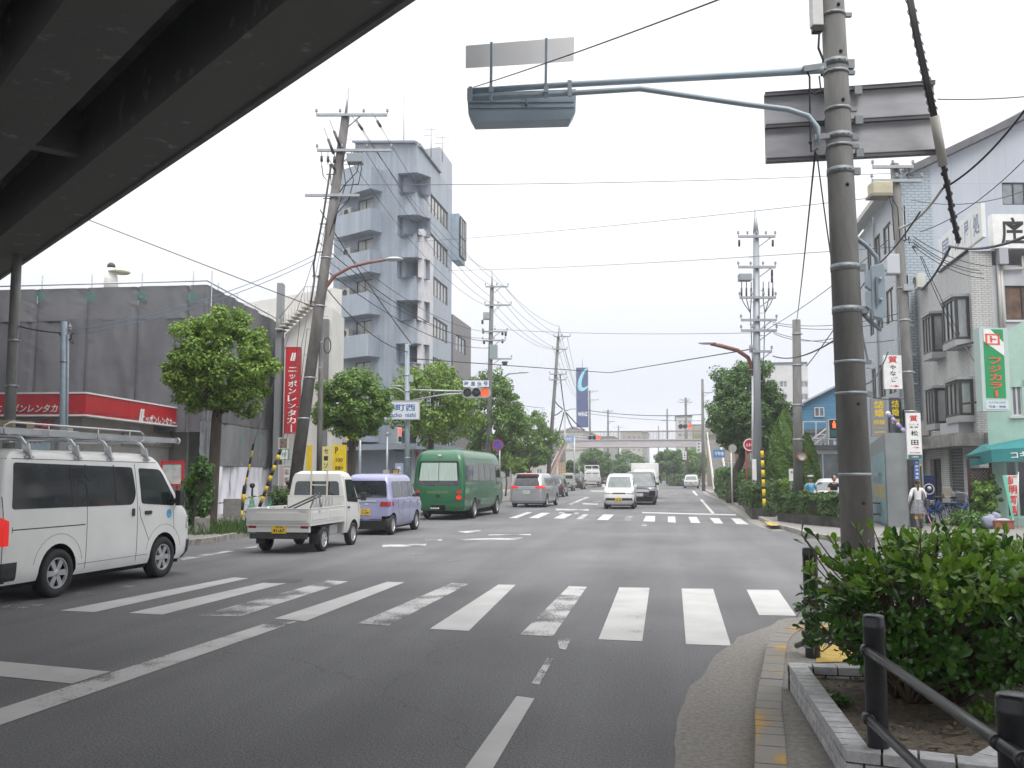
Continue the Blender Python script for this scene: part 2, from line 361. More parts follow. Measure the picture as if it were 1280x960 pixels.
def kerb(name,line,m,w=.16,h=.12,side=1,seg=.6):
    """row of kerb stones with joints; one mesh, a surface pattern of the pavement edge"""
    inner=offset_line(line,side*w);mb=MB()
    for i in range(len(line)-1):
        a,b,c,d=line[i],line[i+1],inner[i+1],inner[i]
        L_=(Vector(b)-Vector(a)).length;n=max(1,int(round(L_/seg)))
        for k in range(n):
            t0,t1=k/n+.006/max(L_,.1),(k+1)/n-.006/max(L_,.1)
            q=[Vector(a).lerp(Vector(b),t0),Vector(a).lerp(Vector(b),t1),Vector(d).lerp(Vector(c),t1),Vector(d).lerp(Vector(c),t0)]
            mb.prism(q,-.02,h+pnoise(Vector((q[0].x*9,q[0].y*9,1)))*.006)
    o=mb.build(name,m);return tag(o,kind='structure')
kerb_y=mat('kerb_worn_yellow',(.27,.255,.23),.85,col2=(.50,.30,.06),nscale=1.3,bump=.3,lo=.5,hi_=.58,detail=9)
kerb('kerb',kline,kerb_y,.17,.13)
kin=offset_line(kline,.17)
def raised(name,line,far,z,m):
    o=MB().prism([*line,*far],-.02,z).build(name,m,uv=True);return tag(o,kind='structure')
blockpave=brickmat('block_paving',(.33,.28,.21),(.28,.25,.2),(.12,.11,.1),.22,.11,.85,.012)
raised('pavement',kin,[(26,-40),(.6,-40)],.118,gutter_m)
sheet('tactile_strip',[G(1022,806,.125).xy,G(1110,806,.125).xy,G(1110,826,.125).xy,G(1020,828,.125).xy],.126,mat('tactile_yellow',(.48,.33,.08),.85,noise=.3,nscale=7))
rk=smooth([G(872,603).xy,(3.3,90),G(905,625).xy,(3.28,48),G(945,648).xy,G(962,657).xy,G(985,664).xy,G(1050,677).xy,(8.2,24.3),(20,14.6),(40,-1)],4)
rk=[Vector((3.35,400))]+rk
kerb('kerb',rk,kerb_m,.16,.13,side=-1,seg=1.0)
rkin=offset_line(rk,-.16)
raised('pavement',rkin,[(60,-1),(60,400)],.118,pave_m)
sheet('gutter',[*[Vector(p) for p in rk[1:26]],*offset_line(rk[1:26],.42)[::-1]],.004,gutter_m)
sheet('tactile_strip',[G(955,652,.125).xy,G(973,652,.125).xy,G(973,657,.125).xy,G(962,657,.125).xy],.126,MATS['tactile_yellow'])
lk=smooth([(-60,27),(-30,22.6),(-17,20.9),(-12.6,19.9),(-11.3,21.0),(-11.5,24.5),(-10.7,30),(-10.1,37),(-9.8,60),(-9.7,130)],4)+[Vector((-9.7,400))]
kerb('kerb',lk,kerb_m,.16,.14,side=-1,seg=1.0)
raised('pavement',offset_line(lk,-.16),[(-60,400)],.125,pave_m)
p_new=paintmat('road_paint',-.14);p_mid=paintmat('road_paint_worn',.08);p_old=paintmat('road_paint_faint',.21)
MARK=[]
def mark(px,m=None,z=.004):MARK.append(([G(*p) for p in px],m or p_new,z))
for q,m in (([(140,731),(178,731),(30,761),(-10,761)],p_old),([(292,722),(311,723),(118,765.5),(75,763.5)],p_new),
  ([(350,724),(374,725),(203,768.6),(161,766.5)],p_new),([(410,726),(435,727),(301,770.6),(248,769.5)],p_mid),
  ([(484,727.5),(506,728),(382,776.7),(343,773.5)],p_new),([(564.5,729),(586,730),(485.5,782.3),(447,779.5)],p_mid),
  ([(623,731),(644.5,731.3),(586,789),(537,786.5)],p_new),([(711,733),(733.6,733.8),(691,796),(650,793.5)],p_mid),
  ([(774,734.5),(812,735),(802.7,802),(748,799.5)],p_new),([(852,736),(891.4,736.3),(913.7,807.6),(857.4,805.6)],p_new),
  ([(933.2,737.3),(972.7,737.7),(995.3,770),(948.8,769.3)],p_new),
  ([(343,776),(372,777),(0,907),(-600,1118),(-640,1108),(0,886)],paintmat('lane_line_paint',.03)),
  ([(-160,812),(138,840),(90,855),(-190,826)],p_new),
  ([(646,870.5),(668,873.6),(617,960),(530,1107),(490,1100),(582,960)],p_new),
  ([(684,823),(692,824),(674,856),(664,855)],p_mid),([(696.5,798),(714,798.5),(707,812.6),(699,811)],p_mid),
  ([(659,640.2),(665.3,640.5),(646,647.8),(636,647.5)],p_new),([(677,641),(687.5,641.2),(673,647.8),(661,647.5)],p_new),
  ([(706,641),(718.5,641),(705,648.3),(692,648)],p_new),([(729.5,642.8),(735.5,642.8),(728,649),(720,649)],p_mid),
  ([(754.4,643.1),(767.6,643.3),(760,650.2),(746.2,649.8)],p_new),([(784,644.5),(792,644.5),(787,651),(778,651)],p_old),
  ([(807.5,644.8),(819,645.1),(818.5,652.2),(804,651.7)],p_new),([(834.9,645.8),(844,645.8),(844.7,653.3),(834.9,652.8)],p_new),
  ([(860.5,646.2),(870.8,646.2),(875.4,653.9),(863.8,653.5)],p_new),([(886.8,647.4),(898.8,647.8),(904.2,654.6),(893.3,654.4)],p_new),
  ([(913.7,648),(925,648),(936,655.7),(920.7,655)],p_new),([(803,655),(809,655),(808,657.5),(801.5,657.3)],p_mid),
  ([(802.5,640.1),(920.2,643),(920.2,644.5),(802.5,641.4)],p_new),([(874.7,624.4),(878,624.4),(894.4,643),(890,642.6)],p_new),
  ([(864.9,613.8),(868.1,613.8),(872.5,619.4),(869.9,619.4)],p_new),([(695,636),(735,636.6),(737,638.3),(695,638)],p_mid),
  ([(732,621.5),(737,621.5),(714.5,630.8),(710.4,630.2)],p_mid),([(728,629),(748,629.4),(747,631),(729,630.6)],p_mid),
  ([(742,626),(752,626.3),(750,628),(741,627.6)],p_old),([(738,613.2),(756,613.4),(754,614.6),(739,614.4)],p_mid),
  ([(700,640.5),(724,641),(722,642.3),(698,641.8)],p_mid),
  ([(570.8,664.6),(600,663),(602,664.3),(583,666.2)],p_mid),([(531,674.6),(552,674),(553,676),(531,676.3)],p_mid),
  ([(571,674),(654,672),(646,674.6),(583,675.6)],p_mid),([(610.5,668.3),(663.5,667.7),(663.5,669),(610.5,669.2)],p_mid),
  ([(478,681.3),(533,679.6),(532,682.7),(478,684)],p_mid),([(515,692.5),(532,690.5),(530,692.2),(513,694)],p_old),
  ([(562,700),(580,699),(577,701.3),(560,702)],p_old),
  ([(225,698),(321,682.6),(322,684),(228,700.5)],p_mid)):
    mark(q,m)
for q,m,z in MARK:
    n=len(q);o=MB().add([(p.x,p.y,z) for p in q],[tuple(range(n))]).build('road_marking',m,fix=False)
    if o.data.polygons[0].normal.z < 0:o.data.flip_normals()
    tag(o,kind='structure')
MB_mh=MB().lathe([(.01,.005),(.33,.005),(.34,.004)],24,Matrix.Translation((-6.2,14.2,0))).build('manhole_cover',mat('cast_iron',(.07,.065,.06),.6,bump=.6,bscale=30))
tag(MB_mh,kind='structure')
# ====== elevated road overhead
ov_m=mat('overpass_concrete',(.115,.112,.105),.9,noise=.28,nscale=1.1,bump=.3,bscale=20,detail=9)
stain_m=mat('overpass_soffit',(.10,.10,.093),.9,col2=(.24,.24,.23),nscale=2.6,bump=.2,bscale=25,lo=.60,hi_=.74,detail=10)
od=Vector((-.773,.635,0));on=Vector((.635,.773,0));OZ=8.0
def op(a,l,z):v=od*l + on*a;return (v.x,v.y,z)
def strip(mb,a0,a1,z0,z1,l0=-55,l1=75):
    P=[op(a0,l0,z0),op(a1,l0,z0),op(a1,l1,z0),op(a0,l1,z0),op(a0,l0,z1),op(a1,l0,z1),op(a1,l1,z1),op(a0,l1,z1)]
    return mb.add(P,[(3,2,1,0),(4,5,6,7),(0,1,5,4),(1,2,6,5),(2,3,7,6),(3,0,4,7)])
S_=(OZ-CAM_H)/(7.5-CAM_H)
ovp=thing('overpass','dark concrete elevated road crossing overhead at upper left','overpass',(0,0,0))
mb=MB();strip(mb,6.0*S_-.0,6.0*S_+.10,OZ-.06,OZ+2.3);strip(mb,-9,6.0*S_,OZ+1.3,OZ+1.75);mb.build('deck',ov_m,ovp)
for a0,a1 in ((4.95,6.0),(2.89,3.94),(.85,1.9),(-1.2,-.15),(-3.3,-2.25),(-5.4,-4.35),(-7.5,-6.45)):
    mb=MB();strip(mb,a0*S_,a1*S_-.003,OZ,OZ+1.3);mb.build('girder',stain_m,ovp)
for k in range(-8,14,4):
    for a0,a1 in ((3.94,4.95),(1.9,2.89),(-.15,.85)):
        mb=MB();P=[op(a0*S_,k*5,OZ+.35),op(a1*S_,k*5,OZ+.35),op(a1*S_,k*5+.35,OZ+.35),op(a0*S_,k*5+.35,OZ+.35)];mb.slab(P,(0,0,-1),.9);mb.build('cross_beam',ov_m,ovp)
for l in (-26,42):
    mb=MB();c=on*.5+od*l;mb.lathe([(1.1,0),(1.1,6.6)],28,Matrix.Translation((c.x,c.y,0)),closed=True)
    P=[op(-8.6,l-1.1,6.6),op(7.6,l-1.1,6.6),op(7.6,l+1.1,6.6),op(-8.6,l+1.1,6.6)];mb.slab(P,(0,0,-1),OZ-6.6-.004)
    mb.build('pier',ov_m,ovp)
# ====== facade tools
def frame_of(p0,p1,z0=0):
    p0=Vector((p0[0],p0[1],z0));r=Vector((p1[0]-p0.x,p1[1]-p0.y,0));return faceM(p0,r),r.length
def facade(mb,M,W,H,opens,depth=.14,top=None):
    xs=sorted({0,W,*[o[0] for o in opens],*[o[1] for o in opens]});ys=sorted({0,H,*[o[2] for o in opens],*[o[3] for o in opens]})
    for i in range(len(xs)-1):
        for j in range(len(ys)-1):
            cx,cy=(xs[i]+xs[i+1])/2,(ys[j]+ys[j+1])/2
            if any(o[0] < cx < o[1] and o[2] < cy < o[3] for o in opens):continue
            mb.add([M@Vector(p) for p in ((xs[i],ys[j],0),(xs[i+1],ys[j],0),(xs[i+1],ys[j+1],0),(xs[i],ys[j+1],0))],[(0,1,2,3)])
    for o in opens:
        x0,x1,y0,y1=o[:4];d=o[4] if len(o) > 4 and o[4] else depth;skip=o[5] if len(o) > 5 else ''
        c=[(x0,y0),(x1,y0),(x1,y1),(x0,y1)]
        for k,nme in enumerate('brtl'):
            if nme in skip:continue
            a,b=c[k],c[(k+1) % 4]
            mb.add([M@Vector(p) for p in ((*a,0),(*b,0),(*b,-d),(*a,-d))],[(0,1,2,3)])
        if 'k' in skip:mb.add([M@Vector((*p,-d)) for p in c],[(0,1,2,3)])
def window(M,x0,x1,y0,y1,parent,n=2,fr=None,gl=None,z=-.09,fw=.05,rows=1,sill=False,name='window'):
    mb=MB();fr=fr or frame_d;gl=gl or glass_b
    panel(mb,M,x0,x1,y0,y0+fw,z+.05,.06);panel(mb,M,x0,x1,y1-fw,y1,z+.05,.06)
    for k in range(n+1):
        cx=x0+fw/2+(x1-x0-fw)*k/n;panel(mb,M,cx-fw/2,cx+fw/2,y0+fw,y1-fw,z+.047,.055)
    for k in range(1,rows):
        cy=y0+(y1-y0)*k/rows;panel(mb,M,x0+fw,x1-fw,cy-fw/2,cy+fw/2,z+.044,.05)
    o=mb.build(name,fr,parent,fix=False)
    g=MB();panel(g,M,x0+.01,x1-.01,y0+.01,y1-.01,z+.01,.02);g.build('pane',gl,o,fix=False)
    if sill:
        s=MB();panel(s,M,x0-.06,x1+.06,y0-.07,y0-.003,.06,.16);s.build('sill',frame_w,o,fix=False)
    return o
def hit(px,p0,p1):
    r=Vector((p1[0]-p0[0],p1[1]-p0[1],0));n=(-r.y,r.x,0);p=onplane(px,HZ,(p0[0],p0[1],0),n);return Vector((p.x,p.y,0))
def zat(px,py,p0,p1):
    r=Vector((p1[0]-p0[0],p1[1]-p0[1],0));return onplane(px,py,(p0[0],p0[1],0),(-r.y,r.x,0)).z
def loc_on(M,px,py):
    n=M.to_3x3()@Vector((0,0,1));p=onplane(px,py,M.translation,n);q=M.inverted()@p;return q.x,q.y
def head(deg):a=math.radians(deg);return Vector((-math.sin(a),math.cos(a),0))
def box_wall(mb,M,W,H,D,sides='rbl',top=True):
    """the remaining walls behind a facade"""
    c=[(0,0),(W,0),(W,-D),(0,-D)]
    f={'r':(1,2),'b':(2,3),'l':(3,0)}
    for s in sides:
        a,b=f[s];A,B=c[a],c[b]
        mb.add([M@Vector((A[0],0,A[1])),M@Vector((B[0],0,B[1])),M@Vector((B[0],H,B[1])),M@Vector((A[0],H,A[1]))],[(0,1,2,3)])
    if top:mb.add([M@Vector((p[0],H,p[1])) for p in c],[(0,1,2,3)])
# ====== LEFT: building wrapped in scaffold sheets
tarp=wavemat('scaffold_sheet',(.105,.107,.118),(.145,.148,.162),.9)
tarp_l=wavemat('scaffold_sheet_pale',(.15,.16,.17),(.21,.22,.23),.9)
cloth_w=wavemat('white_curtain',(.58,.58,.66),(.74,.74,.80),.8)
grn=mat('green_emblem',(.03,.25,.16),.6)
def drape(mb,M,x0,x1,y0,y1,nx=26,ny=18,amp=.05,seed=0,diag=0.):
    P=[]
    for j in range(ny+1):
        for i in range(nx+1):
            u,v=i/nx,j/ny;x=x0+(x1-x0)*u;y=y0+(y1-y0)*v
            e=min(1,6*min(u,1-u)+.15)
            z=amp*(pnoise(Vector((x*1.1+seed,y*.5+diag*x,seed)))*1.6 + .35*pnoise(Vector((x*3.1,y*1.1,seed+9))))*e + .035*pnoise(Vector((x*2+seed,y*5.5+x*2.5,3)))*(1-min(1,2.2*min(u,1-u)))**2 - .10*max(0,1-14*min(u,1-u)) + amp*.9*abs(math.sin(PI*u))*.6
            P.append(M@Vector((x,y,z)))
    n=nx+1;mb.add(P,[(j*n+i,j*n+i+1,(j+1)*n+i+1,(j+1)*n+i) for j in range(ny) for i in range(nx)],True)
SB=thing('scaffolded_building','three storey building wrapped in grey scaffold sheets behind the rental shop','building',at(150,36,.12))
def par(*a):return a
cA=at(250,35);lA=at(-140,36.6);u7=head(9.77-math.degrees(math.atan((695-640)/F_PX))*1);
rA=hit(352,cA,cA+u7);
SBinv=Matrix.Translation(-SB.location)
def inpar(o,root):
    o.matrix_parent_inverse=root.matrix_basis.inverted() if False else Matrix.Translation(-root.location);return o
topz=zat(250,356,cA,lA)
M1,W1=frame_of(lA,cA);M2,W2=frame_of(cA,rA)
col_px=[-140,-95,-45,-18,41,104,168,233,250]
xs1=[loc_on(M1,p,450)[0] for p in col_px];xs1[0]=0;xs1[-1]=W1
sheets=[]
for k in range(len(xs1)-1):
    for (a,b,m) in ((0,topz-1.25,tarp),(topz-1.3,topz,mat('scaffold_sheet_backlit',(.135,.138,.15),.85,col2=(.165,.168,.18),nscale=.9))):  # top row coloured lighter, as if sky shone through the sheets
        if a == 0 and k < 99:a=3.3
        mb=MB();drape(mb,M1,xs1[k],xs1[k+1],a,b,30,44,.06 if a > 5 else .09,k*7.3+a)
        inpar(mb.build('scaffold_sheet',m,SB,fix=False),SB)
xs2=[W2*t for t in (0,.2,.42,.66,.84,1)]
for k in range(len(xs2)-1):
    for (a,b,m) in ((3.75,topz,tarp),(2.02,3.72,tarp_l)):
        mb=MB();drape(mb,M2,xs2[k],xs2[k+1],a,b,24,34,.08,k*3.3+a+50,.3);inpar(mb.build('scaffold_sheet',m,SB,fix=False),SB)
for k in range(3):
    mb=MB();drape(mb,M2,W2*k/3+.03,W2*(k+1)/3-.03,.12,2.0,30,18,.17,k*13+3,-.9);inpar(mb.build('white_curtain',cloth_w,SB,fix=False),SB)
mb=MB();box_wall(mb,frame_of(lA-hF*-1.2,cA+Vector((-.9,1.2,0)))[0],W1-1,topz-.4,14);facade(mb,frame_of(lA+hF*1.2,cA+hF*1.2+Vector((-1,0,0)))[0],W1-1,topz-.4,[])
inpar(mb.build('wall',mat('building_render',(.33,.32,.30),.85,noise=.15,nscale=2),SB),SB)
for k,x in enumerate(xs1[1:]):
    a=M1@Vector((x,0,-.35));inpar(MB().cyl((a.x,a.y,.12),(a.x,a.y,topz+.62),.025,n=8).build('scaffold_pole',steel,SB),SB)
for k,x in enumerate(xs2[1:]):
    a=M2@Vector((x,0,-.35));inpar(MB().cyl((a.x,a.y,.12),(a.x,a.y,topz+.5),.025,n=8).build('scaffold_pole',steel,SB),SB)
for z in (topz+.14,):
    a,b,c=M1@Vector((0,0,.05)),M1@Vector((W1,0,.05)),M2@Vector((W2,0,.05))
    inpar(MB().cyl((a.x,a.y,z),(b.x,b.y,z),.028,n=8).build('scaffold_rail',steel,SB),SB)
    inpar(MB().cyl((b.x,b.y,z),(c.x,c.y,z),.028,n=8).build('scaffold_rail',steel,SB),SB)
def emblem(M,x,y,r):
    mb=MB();n=28
    for k in range(n):
        a0,a1=2*PI*k/n,2*PI*(k+1)/n
        mb.slab([M@Vector((x+r*q*math.cos(a),y+r*q*math.sin(a),.19)) for q,a in ((.84,a0),(1,a0),(1,a1),(.84,a1))],M.to_3x3()@Vector((0,0,1)),.01)
    o=inpar(mb.build('emblem',grn,SB,fix=False),SB)
    o2=lettering([('信和',x,y,r*1.1,r*.75,.02)],M,grn,o,lift=.19);o2.matrix_parent_inverse=Matrix()
for px in (53,116,180,243):emblem(M1,*loc_on(M1,px,372),.19)
for px in (297,318,337):emblem(M2,*loc_on(M2,px,548),.17)
ck=thing('chimney','white chimney pipe showing above the grey scaffold sheets','chimney',at(138,46,9))
inpar(MB().cyl(pt(139,362,46),pt(138,336,46),.35,.3).build('pipe',white_m,ck),ck)
inpar(MB().ball(pt(139,333,46),.2).build('cowl',dark_m,ck),ck)
inpar(MB().lathe([(.02,.18),(.3,.1),(.55,0),(.5,-.05)],16,Matrix.Translation(pt(149,340,46))).bar(pt(140,343,46),pt(149,341,46),.06).build('lamp_shade',mat('cream_enamel',(.5,.5,.35),.4),ck),ck)
# ====== rental shop under the sheets
RS=thing('rental_shop','car rental shop with a long red canopy under grey sheets','shop',at(120,31,.12))
fA=at(100,28.5);fL=at(-120,28.9);fR=at(221,35.5)
zt,zb=zat(100,490,fL,fA),zat(100,520,fL,fA)
MA,WA=frame_of(fL,fA);MBx,WB=frame_of(fA,fR)
wall_shop=mat('shop_wall',(.52,.51,.49),.7,noise=.08,nscale=2)
def slabz(a,b,z0,z1,th,m,name,root):
    M,W=frame_of(a,b);mb=MB();panel(mb,M,0,W,z0,z1,0,th);return inpar(mb.build(name,m,root,fix=False),root)
rp=[(2.0*0,0)]
mb=MB();panel(mb,MA,0,WA,zb+.05,zt-.05,0,.25);panel(mb,MBx,0,WB,zb+.05,zt-.05,0,.25)
for k in range(1,5):panel(mb,MBx,WB*k/5-.01,WB*k/5+.01,zb+.05,zt-.05,.006,.02)
for k in range(1,6):panel(mb,MA,WA*k/6-.01,WA*k/6+.01,zb+.05,zt-.05,.006,.02)
can=inpar(mb.build('canopy',red_m,RS,fix=False),RS)
mb=MB()
for M,W in ((MA,WA),(MBx,WB)):panel(mb,M,0,W,zt-.05,zt,.03,.3);panel(mb,M,0,W,zb,zb+.05,.03,.3)
t_=mb.build('canopy_edge',white_m,can,fix=False)
mb=MB();mb.prism([fL.xy,fA.xy,fR.xy,(fR+hF*6).xy,(fL+hF*8).xy],zb+.1,zb+.16);inpar(mb.build('soffit',mat('soffit_grey',(.34,.33,.32),.8),RS),RS)
x0,y0=loc_on(MA,36,511);
lettering([('ニッポンレンタカー',loc_on(MA,43,511)[0]-.12,(zb+zt)/2-.13,2.3,.27,.015,.25)],MA,ink_w,can,lift=.02)
def logo(M,cx,cy,h,m,parent,lift=.006):
    mb=MB()
    for dx,w_ in ((-.22,.2),(.06,.2),(.3,.06)):
        P=[M@Vector((cx+(dx+sx)*h,cy+sy*h,lift+.012)) for sx,sy in ((-.12,-.5),(w_-.12,-.5),(w_+.12,.5),(.12,.5))]
        mb.slab(P,M.to_3x3()@Vector((0,0,1)),.004)
    return mb.build('logo',m,parent,fix=False)
lx,ly=loc_on(MBx,199,525);logo(MBx,*loc_on(MBx,176,520),.5,ink_w,can)
lettering([('ニッポンレンタカー',lx-.05,ly-.03,2.9,.36,.02,.2)],MBx,ink_w,can,lift=.02)
gA=at(96,31.5);gR=at(208,36.2);gL=at(-120,32)
M,W=frame_of(gL,gA);mb=MB();bay=(W*.25,W*.78,0.15,2.6)
facade(mb,M,W,zb+.1,[bay],.5);M_,W_=frame_of(gA,gR);bay2=(W_*.12,W_*.36,.15,2.2);facade(mb,M_,W_,zb+.1,[bay2],.2)
inpar(mb.build('wall',wall_shop,RS,fix=False),RS)
inpar(window(M,*bay,RS,5,frame_w,glass_d,z=-.2,rows=2,name='shopfront'),RS);inpar(window(M_,*bay2,RS,2,frame_w,glass_d,name='shop_door',z=-.1),RS)
mb=MB();panel(mb,M_,W_*.42,W_,2.75,3.2,.12,.15);inpar(mb.build('shutter_box',mat('shutter_beige',(.42,.40,.36),.7),RS),RS)
pf=at(214,33.6);Mp=faceM(pf,cR)
x0,y0=loc_on(Mp,200,607);x1,y1=loc_on(Mp,230,576)
pc=thing('poster_case','red framed poster case beside the rental shop','notice board',at(214,33.6,.12))
mb=MB();panel(mb,Mp,x0,x1,y0,y0+.06,.03,.1);panel(mb,Mp,x0,x1,y1-.1,y1,.03,.1);panel(mb,Mp,x0,x0+.07,y0,y1,.034,.1);panel(mb,Mp,x1-.07,x1,y0,y1,.034,.1)
panel(mb,Mp,x0+.2,x0+.28,.12,y0,-.02,.06);panel(mb,Mp,x1-.28,x1-.2,.12,y0,-.02,.06);inpar(mb.build('frame',red_m,pc,fix=False),pc)
mb=MB();panel(mb,Mp,x0+.05,x1-.05,y0+.05,y1-.05,0,.05);inpar(mb.build('poster',mat('poster_paper',(.45,.47,.46),.4,noise=.25,nscale=4),pc,fix=False),pc)
bf=thing('banner_flag','curved red topped advertising flag behind the white van','flag',at(52,29,.12))
Mf=faceM(at(52,29),cR);q=lambda px,py:(lambda t:Mf@Vector((t[0],t[1],0)))(loc_on(Mf,px,py))
inpar(MB().slab([q(*p) for p in ((37,533),(45,528),(56,525.5),(67,526),(63,537),(50,535.5))],-hF,.02).build('flag_top',red_m,bf),bf)
inpar(MB().slab([q(*p) for p in ((37,533.5),(50,536),(63,537.5),(62,600),(20,600),(29,541))],-hF,.02).build('flag_cloth',mat('flag_pale_blue',(.45,.60,.66),.7,noise=.1,nscale=3),bf),bf)
lettering([('ニッポン',0,0,.22,.07,.03,.2)],faceM(q(56,533),cR),ink_w,bf).matrix_parent_inverse=Matrix.Translation(-bf.location)
lettering([('安い',0,0,.55,.3,.04)],faceM(q(46,549),cR),ink_r,bf).matrix_parent_inverse=Matrix.Translation(-bf.location)
inpar(MB().cyl((q(66,600)-hF*.02),(q(66.5,525)-hF*.02),.015,n=6).build('mast',steel,bf),bf)
# ====== white building with outside stair
WBd=thing('white_building','plain white building with a steel stair along its wall','building',at(330,48,.12))
whitewall=mat('white_render',(.62,.61,.58),.8,noise=.06,nscale=1.5)
a_,b_=at(283,51),at(411,46)
Mw,Ww=frame_of(a_,b_);zt2=zat(405,384,a_,b_)
xs,ys=loc_on(Mw,347,372)
mb=MB();facade(mb,Mw,Ww,ys,[])
box_wall(mb,Mw,Ww,ys,.6);inpar(mb.build('wall',whitewall,WBd,fix=False),WBd)
f0,f1=at(351,42.5),at(411,42.5);Mg,Wg=frame_of(f0,f1)
pA=[loc_on(Mg,*p) for p in ((352,415),(358,405),(396,376),(411,374))]
hh=lambda px,py:loc_on(Mg,px,py)
poly=[Mg@Vector((0,.12,0)),Mg@Vector((Wg,.12,0)),Mg@Vector((Wg,hh(411,385)[1],0)),Mg@Vector((hh(393,383)[0],hh(393,383)[1],0)),Mg@Vector((0,hh(352,418)[1],0))]
inpar(MB().slab(poly,-hF,3).build('stair_wall',whitewall,WBd),WBd)
mb=MB()
for k in range(10):
    t=k/9;x=352+(392-352)*t;y=413+(378-413)*t;c=hh(x,y);panel(mb,Mg,c[0]-.16,c[0]+.16,c[1]-.04,c[1]+.02,.55,.9)
inpar(mb.build('stair_treads',mat('cream_steel',(.5,.48,.42),.5),WBd,fix=False),WBd)
mb=MB();top=[hh(352,400),hh(384,361),hh(411,361)];bot=[hh(352,413),hh(386,378),hh(411,378)]
for L_ in (top,):mb.tube([Mg@Vector((p[0],p[1],.5)) for p in L_],.025,6)
for k in range(16):
    t=k/15;x=352+(411-352)*t;yt=400+(361-400)*min(1,t/.54);yb=413+(378-413)*min(1,t/.58)
    p,q_=hh(x,yt),hh(x,yb);mb.cyl(Mg@Vector((p[0],p[1],.5)),Mg@Vector((q_[0],q_[1],.5)),.012,n=5)
inpar(mb.build('handrail',mat('rail_paint',(.45,.42,.40),.5),WBd),WBd)
mb=MB();panel(mb,Mg,hh(402,500)[0],hh(410,500)[0],.12,hh(405,400)[1],.3,.5);inpar(mb.build('pilaster',mat('grey_pilaster',(.16,.16,.165),.6),WBd),WBd)
mb=MB();panel(mb,Mg,hh(347,500)[0]-.1,hh(354,500)[0]-.1,.12,zat(350,355,f0,f1),.25,.5);inpar(mb.build('column',mat('grey_column',(.24,.25,.26),.6),WBd),WBd)
Mr=faceM(at(365,41),cR);x0,y0=loc_on(Mr,355.5,541);x1,y1=loc_on(Mr,375,434.5)
VS=thing('vertical_sign','tall narrow red sign with white characters on the white wall','sign',at(365,41,y0))
mb=MB();panel(mb,Mr,x0,x1,y0,y1,0,.25);inpar(mb.build('sign_box',red_m,VS),VS)
lo=logo(Mr,(x0+x1)/2,y1-.42,.36,ink_w,VS);inpar(lo,VS)
w_=(x1-x0)*.66;H_=(y1-.85)-(y0+.08)
inpar(lettering([('一' if False else c,*r) for c,*r in vtext('ニッポンレンタカ',(x0+x1)/2,y1-.82,w_,H_*.9,.12,.04)]+[('l',(x0+x1)/2,y0+.2,.05,.34,.08)],Mr,ink_w,VS),VS)
mb=MB();panel(mb,Mr,x0-.02,x1+.02,y1,y1+.03,.01,.27);panel(mb,Mr,x0-.02,x1+.02,y0-.03,y0,.01,.27);panel(mb,Mr,x0-.03,x0-.003,y0,y1,.01,.27);panel(mb,Mr,x1+.003,x1+.03,y0,y1,.01,.27)
inpar(mb.build('frame',mat('sign_frame_red',(.3,.02,.03),.4),VS),VS)
def board(name,label,cat,px0,py0,px1,py1,D,m,items,ink,zbase=None,th=.08,legs=False,frame=None,group=None):
    c=at((px0+px1)/2,D);M=faceM(c,cR);x0,y0=loc_on(M,px0,py1);x1,y1=loc_on(M,px1,py0)
    t=thing(name,label,cat,(c.x,c.y,y0),group=group)
    mb=MB();panel(mb,M,x0,x1,y0,y1,0,th);inpar(mb.build('sign_face',m,t,fix=False),t)
    if frame:
        mb=MB();f=.035
        panel(mb,M,x0-f,x1+f,y1,y1+f,.015,th+.03);panel(mb,M,x0-f,x1+f,y0-f,y0,.015,th+.03);panel(mb,M,x0-f,x0-.002,y0,y1,.015,th+.03);panel(mb,M,x1+.002,x1+f,y0,y1,.015,th+.03)
        inpar(mb.build('frame',frame,t,fix=False),t)
    if legs:
        mb=MB()
        for x in (x0+.06,x1-.06):panel(mb,M,x-.02,x+.02,.12,y0,-.02,.05)
        inpar(mb.build('stand',steel,t,fix=False),t)
    w_,h_=x1-x0,y1-y0
    if items:
        it=[(s,x0+u*w_,y0+v*h_,a*w_,b*h_,*r) for s,u,v,a,b,*r in items]
        inpar(lettering(it,M,ink,t),t)
    return t,M,(x0,x1,y0,y1)
board('notice_board','small brown photo notice on the white wall near the guy wire','notice board',349,548,359,560,40,mat('brown_notice',(.22,.14,.11),.6,noise=.5,nscale=9),[],None,frame=frame_w)
board('notice_board','green bordered white notice hanging above the striped guy wire','notice board',350,562,360,574,39.8,white_m,[('お知',.5,.5,.6,.5,.03)],mat('green_ink',(.04,.3,.12),.5),frame=mat('green_frame',(.1,.3,.22),.5))
board('menu_board','pinkish board of four framed pictures below the white wall','notice board',348,582,366,628,39,mat('pink_board',(.42,.36,.36),.7),[],None,frame=frame_w,legs=True)
t,M,(x0,x1,y0,y1)=board('picture_panel','column of dark framed pictures on the pinkish board','picture panel',354,585,362,625,38.8,mat('pale_mount',(.6,.6,.58),.6),[],None,th=.03)
mb=MB()
for k in range(4):panel(mb,M,x0+.03,x1-.03,y0+(y1-y0)*(k+.18)/4,y0+(y1-y0)*(k+.82)/4,.006,.02)
inpar(mb.build('pictures',mat('picture_tone',(.3,.26,.24),.4,noise=.6,nscale=8),t,fix=False),t)
board('standing_sign','tall plain bright yellow standing sign beside the leaning pole','sign',382,556,390,606,37.5,yellow_m,[],None,legs=True)
board('standing_sign','pale yellow standing sign lettered vertically in black','sign',400.5,558,414,606,38.5,mat('pale_yellow',(.70,.62,.25),.5),[(c,.5,.88-.19*i,.42,.13,.03) for i,c in enumerate('セーンェヒ'.replace('ン','ソ'))],ink_k,legs=True)
